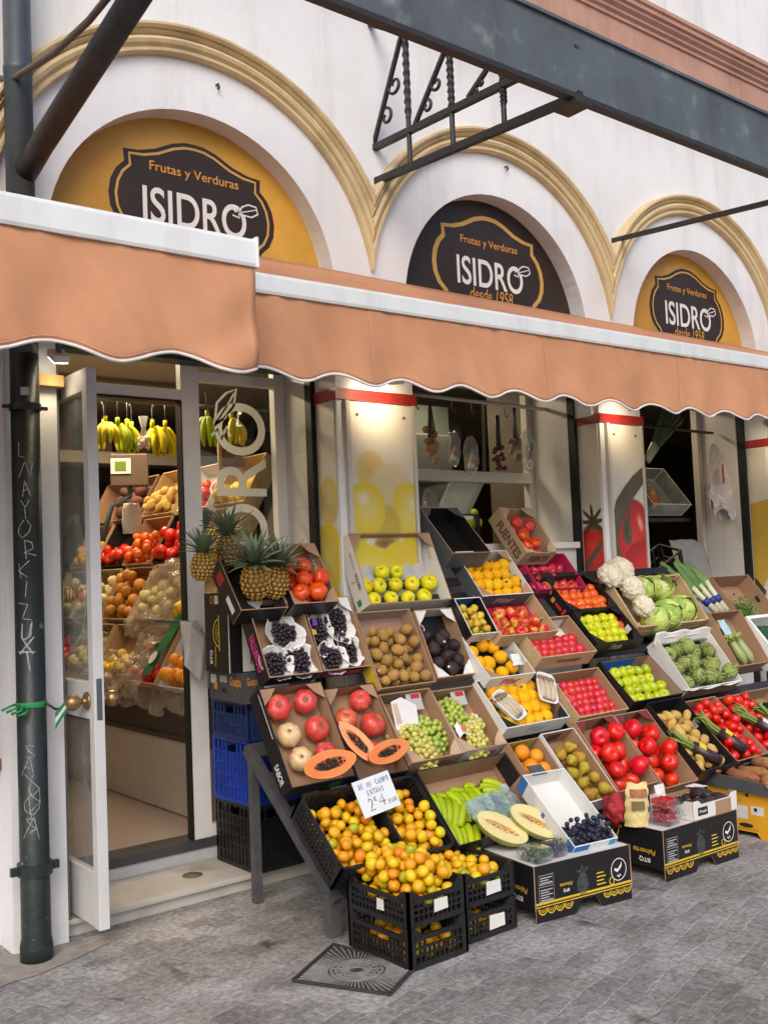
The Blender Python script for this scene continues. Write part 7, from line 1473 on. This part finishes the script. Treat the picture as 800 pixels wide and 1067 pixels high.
fa = ibox(6.02, .0, .44, .38, .12, 60, 'cream lined box low on the inner counter behind the doorway', woodm, cream, 'orange_tomato', 8, .035, 'red vegetable wrapped in the cream lined box', 'wrapped vegetables')
flem = ibox(6.50, .0, .45, .38, .12, 60, 'box of yellow lemons low on the inner counter', kraft_l, kraft, 'lemon', 18, .034, 'lemon low on the inner counter', 'lemons low inside')
fpb = ibox(7.0, .0, .45, .38, .12, 60, 'cream box of pale bulbs seen through the open door pane', woodm, cream, 'fennel', 16, .045, 'pale bulb seen through the open door pane', 'pale bulbs')
ibox(7.5, .0, .45, .38, .12, 60, 'box of red tomatoes seen through the open door pane', kraft_l, kraft, 'tomato', 14, .045, 'red tomato seen through the open door pane', 'tomatoes behind the door pane')
ibox(5.72, .41, .40, .38, .12, 60, 'box of lemons behind the glass, second row up', woodm, woodm, 'lemon', 20, .036, 'lemon behind the glass in the second row', 'second row lemons')
fbx = ibox(6.28, .41, .50, .40, .14, 60, 'pale crate of fennel under a cream plastic sheet', woodm, woodm, 'fennel', 20, .045, 'pale fennel under the cream sheet', 'fennel bulbs')
ibox(6.80, .41, .46, .40, .12, 60, 'box of golden brown onions facing the doorway', kraft_l, kraft, 'onion', 34, .042, 'golden brown onion in the box facing the doorway', 'brown onions')
ibox(7.32, .41, .46, .40, .12, 60, 'box of pale fennel behind the open door pane, second row up', woodm, cream, 'fennel', 20, .045, 'pale fennel in the second row behind the door pane', 'second row fennel')
ibox(5.80, .83, .40, .38, .12, 60, 'pale box of yellow lemons on the third inner row', woodm, woodm, 'lemon', 22, .036, 'lemon on the third inner row', 'upper lemons')
ibox(6.38, .83, .42, .38, .12, 60, 'black box of shiny red peppers inside the shop', blackc, blackc, 'tomato', 20, .045, 'shiny red vegetable in the black inner box', 'shiny red vegetables')
ibox(6.86, .83, .44, .38, .12, 60, 'paper lined box of mandarins inside the shop', kraft_l, kraft, 'tangerine', 30, .036, 'mandarin in the paper lined inner box', 'inner mandarins')
ibox(7.36, .83, .44, .38, .12, 60, 'black crate of red tomatoes deep inside the shop', blackc, blackc, 'tomato', 9, .045, 'red tomato deep inside the shop', 'deep inner tomatoes')
ibox(5.85, 1.23, .40, .36, .12, 60, 'top box of yellow lemons behind the glass lettering', woodm, woodm, 'lemon', 18, .036, 'lemon in the top inner box', 'top lemons')
ibox(6.36, 1.23, .42, .36, .12, 60, 'white box of orange tomatoes in the top inner row', whitec, whitec, 'orange_tomato', 16, .04, 'orange tomato in the top inner row', 'top orange tomatoes')
ibox(6.92, 1.23, .48, .38, .12, 60, 'pale wooden crate of small potatoes high inside', woodm, woodm, 'potato', 44, .032, 'small potato in the pale inner crate', 'inner potatoes')
ibox(7.46, 1.23, .46, .38, .12, 60, 'brown box of beetroots high inside the shop', kraft, kraft, 'beetroot', 20, .05, 'earthy beetroot in the high inner box', 'beetroots')
ibox(8.0, .0, .45, .38, .12, 60, 'box of cream bulbs furthest along the low inner row', woodm, cream, 'fennel', 16, .045, 'cream bulb furthest along the low inner row', 'furthest cream bulbs')
ibox(8.5, .0, .45, .38, .12, 60, 'box of brown onions at the far end of the low inner row', kraft_l, kraft, 'onion', 22, .042, 'brown onion at the far end of the low inner row', 'far low onions')
ibox(7.84, .41, .46, .40, .12, 60, 'box of pale cauliflower bulbs behind the door decal', whitec, cream, 'fennel', 20, .045, 'pale bulb behind the door decal', 'bulbs behind the decal')
ibox(8.36, .41, .46, .40, .12, 60, 'box of onions at the far end of the second inner row', kraft_l, kraft, 'onion', 22, .042, 'onion at the far end of the second inner row', 'far second row onions')
ibox(7.86, .83, .44, .38, .12, 60, 'box of golden peaches at the far end of the third inner row', kraft_l, kraft, 'bare_peach', 18, .042, 'peach at the far end of the third inner row', 'far inner peaches')
ibox(7.95, 1.23, .44, .38, .12, 60, 'brown cardboard box at the end of the inner counter', kraft, kraft, None, 0, 0, '', '')
def drape(f, label, x0, x1, y0, y1, sd):
    th = thing('plastic_sheet', label, 'plastic sheet', M=f.M); m = MB()
    m.grid(lambda i, j: (x0 + (x1 - x0) * i, y0 + (y1 - y0) * j, .150 + .045 * noise.noise(V((i * 3.5, j * 3.5, sd))) + .028 * noise.noise(V((i * 9, j * 9, sd + 2))) + .014 * abs(noise.noise(V((i * 22, j * 22, sd + 5)))) - .12 * max(0, abs(2 * i - 1) - .7) - .16 * max(0, .18 - j) * 1.5), 44, 44); m.build('sheet', cream, th)
drape(fbx, 'cream translucent plastic draped over the fennel crate', -.05, .55, -.12, .44, 3)
drape(fa, 'crumpled cream plastic bag over the low lined box', -.02, .26, -.10, .30, 8)
drape(flem, 'crumpled cream plastic hanging from the low box of lemons', .1, .5, -.14, .18, 12)
drape(fpb, 'crumpled cream plastic on the pale bulbs behind the door pane', -.04, .5, -.12, .3, 15)
th = thing('plastic_sheet', 'cream plastic lining hanging over the counter front', 'plastic sheet'); m = MB(); m.grid(lambda i, j: (2.735 - .03 * j + .02 * math.sin(i * 40) * j + .02 * noise.noise(V((i * 20, j * 3, 2))), 5.14 + 1.3 * i, .98 - .16 * j * (1 + .5 * noise.noise(V((i * 9, 1, 1))))), 90, 8); m.build('sheet', cream, th)
gp = thing('green_printed_bag', 'green printed net bag lying across the low inner boxes', 'bag', M=fa.M); m = MB(); m.grid(lambda i, j: (.26 + .10 * i + .10 * j, .04 + .40 * j, .135 + .02 * math.sin(i * PI) + .008 * noise.noise(V((i * 4, j * 6, 2)))), 8, 20); m.build('bag_body', pm('green_printed_bag', (.02, .16, .06), .45, .3, 8), gp); MB().flat(ell(.36, .15, .045, .035, .9), (0, 0, .163), (1, 0, 0), (0, 1, 0)).build('printed_seal', whp, gp)
th = thing('picture_card', 'small printed card among the low inner boxes', 'card', M=fa.M @ T((.14, .24, .13)) @ RZ(.5)); MB().bx(-.06, .06, -.05, .05, 0, .003).build('card', kraft_l, th); MB().flat([(-.045, -.035), (.045, -.035), (.045, .035), (-.045, .035)], (0, 0, .0038), (1, 0, 0), (0, 1, 0)).build('printed_block', pm('card_picture', (.45, .20, .06), .6, .8, 30), th)
# hanging bananas
rl = thing('banana_rail', 'steel rail with hooks carrying the hanging banana bunches', 'rail'); MB().tube([(1.75, 5.72, 2.70), (3.6, 5.72, 2.70)], .012, 8).build('rail', steel, rl)
xs = (2.475, 2.555, 2.63, 2.80, 2.875, 2.93)
ban_pos = [(2.46, 5.72, 'hanging yellow banana bunch nearest the open door leaf', .8), (2.545, 5.74, 'hanging green tinged banana bunch, second beyond the door leaf', 1), (2.625, 5.78, 'hanging banana bunch right before the garlic net', 1), (2.50, 5.84, 'small hanging banana bunch behind the two first bunches', .9), (2.69, 5.86, 'small hanging banana bunch behind the garlic net', .9), (2.82, 5.84, 'small hanging banana bunch behind the upright one', .9), (2.775, 5.74, 'upright hanging banana bunch just past the garlic net', 1), (2.86, 5.74, 'large curved banana bunch beside the frame mullion', 1.15), (3.06, 5.74, 'hanging banana bunch half hidden behind the frame mullion', 1.1), (2.915, 5.3, 'big banana bunch hanging behind the glass leaf emblem', 1.15), (3.08, 5.3, 'banana bunch hanging behind the glass letters', 1.)]
for i, (x, y, lb, s) in enumerate(ban_pos):
    th = thing('banana_bunch', lb, 'bananas', M=T((x, y, 2.575)) @ RZ(i * 1.3) @ SC(1.05)); mt = bany if i not in (1, 4, 9) else bang
    for k in range(5):
        a = (k - 2) * .62; b = MB(); pts = []; L_ = .15 * s
        for t in range(10):
            tt = t / 9; pts.append(V((math.sin(a) * (.02 + .045 * math.sin(tt * 2.2)), -.02 - .05 * math.sin(tt * 2.4) * math.cos(a), -.02 - L_ * tt)))
        b.tube(pts, [.008, .014, .018, .019, .019, .018, .017, .015, .011, .006], 8); b.build('banana', mt, th)
    MB().tube([(0, 0, -.03), (0, 0, .02)], .012, 8).build('crown_stem', mt, th); MB().tube([(0, 0, .02), (0, 0, .10), (0, -.012, .125), (0, -.02, .11)], .003, 5).build('hook', steel, th)
th = thing('garlic_net', 'white net bag of garlic hanging between the bananas', 'garlic', M=T((2.71, 5.73, 2.43)))
for k in range(6): MB().ico(1, 2, None, 0, T((.022 * math.cos(k), .022 * math.sin(k), .02 * (k % 3))) @ SC(.022)).build('bulb', pm('garlic_skin', (.60, .50, .44), .6, .1), th)
MB().lathe([(.03, .06), (.012, .10), (.03, .18), (.001, .18)], 10).build('net', clear('white_net', (.9, .9, .9), .1, .3, .3, (.8, .8, .8)), th)
# weighing scale on a post, paper bags, back shelf
th = thing('weighing_scale', 'brown boxed weighing scale with a small green display', 'scale', M=T((2.80, 6.15, 2.215)) @ RZ(R(-25)))
MB().bx(-.12, .12, -.06, .06, 0, .21).build('housing', pm('brown_scale_housing', (.11, .075, .055), .5, .1), th, bevel=.008); MB().bx(-.115, .01, -.068, -.06, .08, .18).build('bezel', whitec, th); MB().bx(-.09, -.02, -.071, -.068, .10, .16).build('display', pm('green_display', (.10, .14, .02), .3, .05, 3, 0, 60, .5, emit=((.3, .4, .05), .25)), th); MB().tube([(0, 0, 0), (0, 0, -.06), (-.12, .02, -.12), (-.18, .02, -.35)], .018, 10).build('post', steel, th)
th = thing('paper_sack', 'white printed paper sack below the weighing scale', 'sack', M=T((2.90, 6.35, 1.92))); m = MB(); m.lathe([(.06, 0), (.065, .08), (.06, .16), (.05, .20)], 12, 0, None, lambda q, a: q * (1 + .05 * math.sin(a * 5))); m.build('sack', paperw, th)
th = thing('back_shelf', 'long pale shelf with dark appliances at the back of the shop', 'shelf'); MB().bx(2.2, 6.5, 8.2, 8.5, 2.62, 2.72).build('board', pm('pale_shelf_board', (.48, .44, .36), .6, .08), th); MB().bx(3.7, 6.2, 8.4, 8.8, 1.6, 2.5).build('appliance', darkm, th, bevel=.01); MB().bx(3.85, 5.9, 8.37, 8.399, 2.28, 2.32).build('handle', steel, th)
for i in range(8): 
    o = MB().bx(2.25 + i * .36, 2.52 + i * .36, 8.24, 8.46, 2.722, 2.722 + (.22, .16, .20, .18)[i % 4]).build('storage_box', (pm('dim_brown_box', (.10, .06, .04), .7), inw, pm('dark_red_box', (.07, .02, .018), .6), pm('dull_box', (.12, .10, .08), .7))[i % 4], None, None, .004); tag(o, ('brown storage box', 'dark storage box', 'dark red storage box', 'dull storage box')[i % 4] + ' on the back shelf of the shop', 'box', ('brown', 'dark', 'red', 'dull')[i % 4] + ' boxes on the back shelf')
th = thing('hanging_picture', 'framed brown picture behind the glass letters', 'picture', M=T((3.34, 5.75, 2.42))); MB().bx(-.10, .10, 0, .02, -.12, .14).build('frame', kraft_l, th); MB().bx(-.08, .08, -.004, -.0005, -.10, .12).build('print', pm('brown_picture', (.16, .08, .05), .6, .5, 12), th)
# ---- window bay 1: hanging goods and crate behind the sill
pk = thing('hook_rail', 'grey hook rail with black straps inside the first window', 'rail'); MB().tube([(3.95, 5.02, 2.76), (5.75, 4.95, 2.72)], .014, 8).build('rail', grey_al, pk)
for x in (4.20, 4.93):
    MB().bar((x, 5.01, 2.76), (x, 5.03, 2.26), .03, .008).build('strap', blkpl, pk)
for x in (4.05, 4.30, 4.62, 4.80, 5.12): MB().tube([(x, 5.0, 2.75), (x, 4.99, 2.66), (x, 4.975, 2.645), (x, 4.965, 2.66)], .004, 5).build('hook', steel, pk)
garl = pm('braid_tan', (.42, .26, .15), .7, .3, 14, .3, 40)
for i, (x, z, s, lb, mt) in enumerate(((4.42, 2.42, 1.1, 'tan garlic braid hanging by the first black strap', garl), (5.05, 2.36, .8, 'small dark pepper string hanging past the second strap', pm('dried_pepper', (.10, .025, .03), .5, .4, 14)), (5.22, 2.44, .9, 'thin grey garlic string hanging near the window jamb', pm('grey_braid', (.22, .18, .15), .7, .3, 14)))):
    th = thing('hanging_string', lb, 'garlic string', M=T((x, 5.0, z))); g = random.Random(i)
    for k in range(14): MB().ico(1, 2, None, 0, T((g.uniform(-.05, .05) * s, g.uniform(-.02, .02), g.uniform(-.10, .10) * s)) @ SC(.024 * s)).build('bulb', mt, th)
    b = MB()
    for k in range(8): b.tube([(g.uniform(-.02, .02), 0, .30), (g.uniform(-.03, .03) * s, g.uniform(-.02, .02), .05)], .006, 5)
    b.build('stalks', tm if i else pm('dry_stalk', (.10, .09, .05), .8), th)
th = thing('clear_bag', 'clear plastic bag hanging inside the first window', 'bag', M=T((4.07, 4.99, 2.36))); MB().ico(1, 3, lambda q: V((q.x * .07, q.y * .04, q.z * .16)) * (1 + .15 * noise.noise(q * 3))).build('bag_body', clear('bag_plastic', (.9, .9, .88), .3, .1, .14), th)
for x_, z_, s_, lb_ in ((4.62, 2.40, .8, 'small clear bag of pale packets hanging between the black straps'), (4.78, 2.36, .9, 'clear bag hanging in front of the grey machine'), (5.34, 2.42, 1., 'crumpled clear bag hanging beside the window jamb')):
    th = thing('clear_bag', lb_, 'bag', M=T((x_, 5.0, z_)) @ SC(s_)); MB().ico(1, 4, lambda q: V((q.x * .07, q.y * .04, q.z * .15)) * (1 + .2 * noise.noise(q * 3 + V((x_, 0, 0))) + .08 * noise.noise(q * 9))).build('bag_body', clear('bag_plastic', (.9, .9, .88), .3, .1, .14), th)
    for k_ in range(4): MB().bx(-.03 + .015 * k_, .02 + .012 * k_, -.015, .015, -.09 + .03 * k_, -.05 + .035 * k_).build('packet', (paperw, garl, pm('pale_pink_packet', (.5, .28, .24), .6), pm('teal_packet', (.08, .25, .26), .6))[k_], th)
for k_, (x_, h_, m_, lb_) in enumerate(((4.1, .30, 'kraft', 'brown carton on the dark shelf behind the first window'), (4.35, .18, 'teal', 'dull teal tin on the dark shelf behind the first window'), (4.62, .24, 'dark', 'dark carton on the dark shelf behind the first window'), (5.3, .34, 'olive', 'olive box on the dark shelf behind the first window'))):
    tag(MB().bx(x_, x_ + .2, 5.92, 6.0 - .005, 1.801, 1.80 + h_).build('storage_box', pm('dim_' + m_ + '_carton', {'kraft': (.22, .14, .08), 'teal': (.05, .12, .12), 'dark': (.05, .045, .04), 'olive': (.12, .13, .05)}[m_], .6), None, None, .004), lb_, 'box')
bc = T((4.38, 4.80, 1.748)) @ RZ(R(4)); crate(bc, .28, .22, .20, 'black plastic crate standing on the white window sill', blkpl, rows=2, slat=.05, tags=[('F', .35, .75, .80, .93)])
th = thing('paper_roll', 'sloping sheet of pale paper inside the first window', 'paper', M=T((4.90, 5.35, 1.85))); m = MB(); m.grid(lambda i, j: (-.14 + .34 * i + .14 * j, .14 * (1 - j), .38 * j), 4, 8); m.build('sheet', pm('pale_green_paper', (.50, .60, .56), .6), th, solid=.004)
for k, (x, z) in enumerate(((5.16, 1.93), (5.24, 1.93), (5.20, 2.0), (5.29, 2.0), (5.33, 1.93))): spawn('green_apple', T((x, 5.55, z)) @ SC(.045), 'bright green apple inside the first window', 'green apples inside the window', bare=True)
th = thing('clear_bag', 'roll of clear bags hanging below the window rail', 'bag', M=T((4.44, 5.06, 1.98))); MB().lathe([(.02, .16), (.045, .10), (.075, -.04), (.06, -.14), (.001, -.15)], 12, 0, None, lambda q, a: q * (1 + .12 * math.sin(a * 4))).build('bag_body', clear('bag_plastic', (.9, .9, .88), .3, .1, .14), th)
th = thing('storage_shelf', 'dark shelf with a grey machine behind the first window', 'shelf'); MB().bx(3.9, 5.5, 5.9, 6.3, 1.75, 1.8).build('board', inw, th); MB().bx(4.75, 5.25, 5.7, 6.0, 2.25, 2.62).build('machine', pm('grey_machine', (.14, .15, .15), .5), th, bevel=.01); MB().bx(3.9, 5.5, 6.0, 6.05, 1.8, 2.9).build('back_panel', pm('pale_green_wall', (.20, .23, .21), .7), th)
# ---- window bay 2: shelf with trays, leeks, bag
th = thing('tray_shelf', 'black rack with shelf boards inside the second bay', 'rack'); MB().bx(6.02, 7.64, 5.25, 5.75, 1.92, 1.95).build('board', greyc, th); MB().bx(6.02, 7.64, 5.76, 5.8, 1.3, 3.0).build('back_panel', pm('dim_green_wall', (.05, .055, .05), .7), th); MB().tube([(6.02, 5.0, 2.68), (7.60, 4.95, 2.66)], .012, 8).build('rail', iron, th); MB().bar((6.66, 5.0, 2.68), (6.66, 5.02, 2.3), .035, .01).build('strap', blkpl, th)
clt = clear('clear_tray', (.9, .92, .92), .3, .08, .16, (.62, .66, .66))
for i, (x, lb) in enumerate(((6.15, 'tilted clear tray of green olives inside the second bay'), (6.80, 'tilted clear tray beside the tile jamb inside the second bay'))):
    f = Fr(0, 0, 0, .52, .42, .14, 0); f.M = T((x, 5.12, 1.96)) @ RX(R(52)); f.tilt = R(52); th = cardbox(f, lb, clt, clt, name='clear_tray', cat='tray', flaps=False, edge=foam)
    if i == 0: fill('green_apple', f, heap(f, 16, .028, .04, .36, .03, .30, 9), .028, 'small green fruit in the clear tray', 'small green fruits')
    else: spawn('sweet_potato', f.M @ T((.22, .14, .05)) @ RZ(.9) @ SC(.09, .08, .07), 'pale root in the clear tray beside the tile jamb')
th = thing('hanging_leeks', 'bunch of leeks hanging upside down from the rail', 'leeks', M=T((6.95, 4.98, 2.66)) @ RY(.75))
for k in range(5):
    x = (k - 2) * .022; MB().tube([(x * .4, 0, -.36), (x * .7, .01 * (k % 2), -.18)], .017, 8).build('white_shaft', leekw, th)
    m = MB(); m.grid(lambda u, v: (x * (.7 + v * 2.2) + (u - .5) * .045, .012 * math.sin(u * 3 + k), -.19 + .44 * v), 3, 8); m.build('leaf', pm('dark_leek_green', (.035, .075, .03), .5, .3, 6), th, solid=.003)
th = thing('carrier_bag', 'white carrier bag hanging on the tile jamb hook', 'bag', M=T((7.42, 4.86, 2.56)))
for sg in (-1, 1):
    m = MB(); m.grid(lambda i, j, sg=sg: ((i - .5) * (.04 + .30 * min(1, j * 1.5) ** .7) + .10 * j + .03 * noise.noise(V((i * 4, j * 5, 1))), -.03 + sg * .05 * math.sin(PI * i) * min(1, j * 2) + .035 * noise.noise(V((i * 5, j * 4, 4 + sg))) + .02 * noise.noise(V((i * 13, j * 9, 2 + sg))), -.02 - .60 * j + .05 * math.sin(i * 7) * (j > .9) + .02 * noise.noise(V((i * 6, j * 3, 7)))), 34, 40); m.build('bag_body', pm('thin_white_bag', (.62, .58, .57), .45, .06, 6, .2, 30), th, solid=.0015)
MB().flat([(.0, -.36), (.03, -.36), (.03, -.20), (.0, -.20)], (-.06, -.13, 0), (1, 0, 0), (0, 0, 1)).build('printed_block', red_p, th)
crate(T((6.55, 4.82, 1.323)) @ RX(.25) @ RY(-.5), .34, .22, .22, 'black plastic crate tipped over on the second sill', blkpl, rows=2, slat=.06)
th = thing('foil_sheet', 'crumpled pale wrapping sheet beside the tipped crate', 'sheet', M=T((7.1, 4.85, 1.33))); m = MB(); m.grid(lambda i, j: (-.18 + .45 * i, .12 * j, .42 * j + .05 * noise.noise(V((i * 4, j * 4, 2)))), 16, 12); m.build('sheet', pm('grey_plastic_sheet', (.30, .30, .29), .4, .1), th, solid=.002)
# ---- light inside the shop: two warm ceiling tubes
def tube_lamp(p, ln, e, label):
    th = thing('ceiling_lamp', label, 'lamp', p); MB().bx(-ln / 2, ln / 2, -.07, .07, .0, .05).build('housing', whitec, th); MB().bx(-ln / 2 + .02, ln / 2 - .02, -.05, .05, -.012, -.0005).build('diffuser', glow('lit_tube', (1., .80, .55), 6), th)
    l = bpy.data.lights.new('tube_light', 'AREA'); l.shape = 'RECTANGLE'; l.size = ln; l.size_y = .12; l.energy = e; l.color = (1., .76, .48); o = bpy.data.objects.new('tube_light', l); sc.collection.objects.link(o); o.parent = th; o.location = (0, 0, -.02)
tube_lamp((2.55, 5.75, 3.0), .9, 20, 'warm ceiling lamp inside the doorway')
tube_lamp((3.0, 7.0, 3.0), 1.2, 20, 'warm ceiling lamp at the back of the shop')
tube_lamp((4.9, 5.6, 3.0), .8, 7, 'dim ceiling lamp behind the first window')
tube_lamp((7.0, 5.5, 3.02), .6, 4, 'dim ceiling lamp behind the second bay')
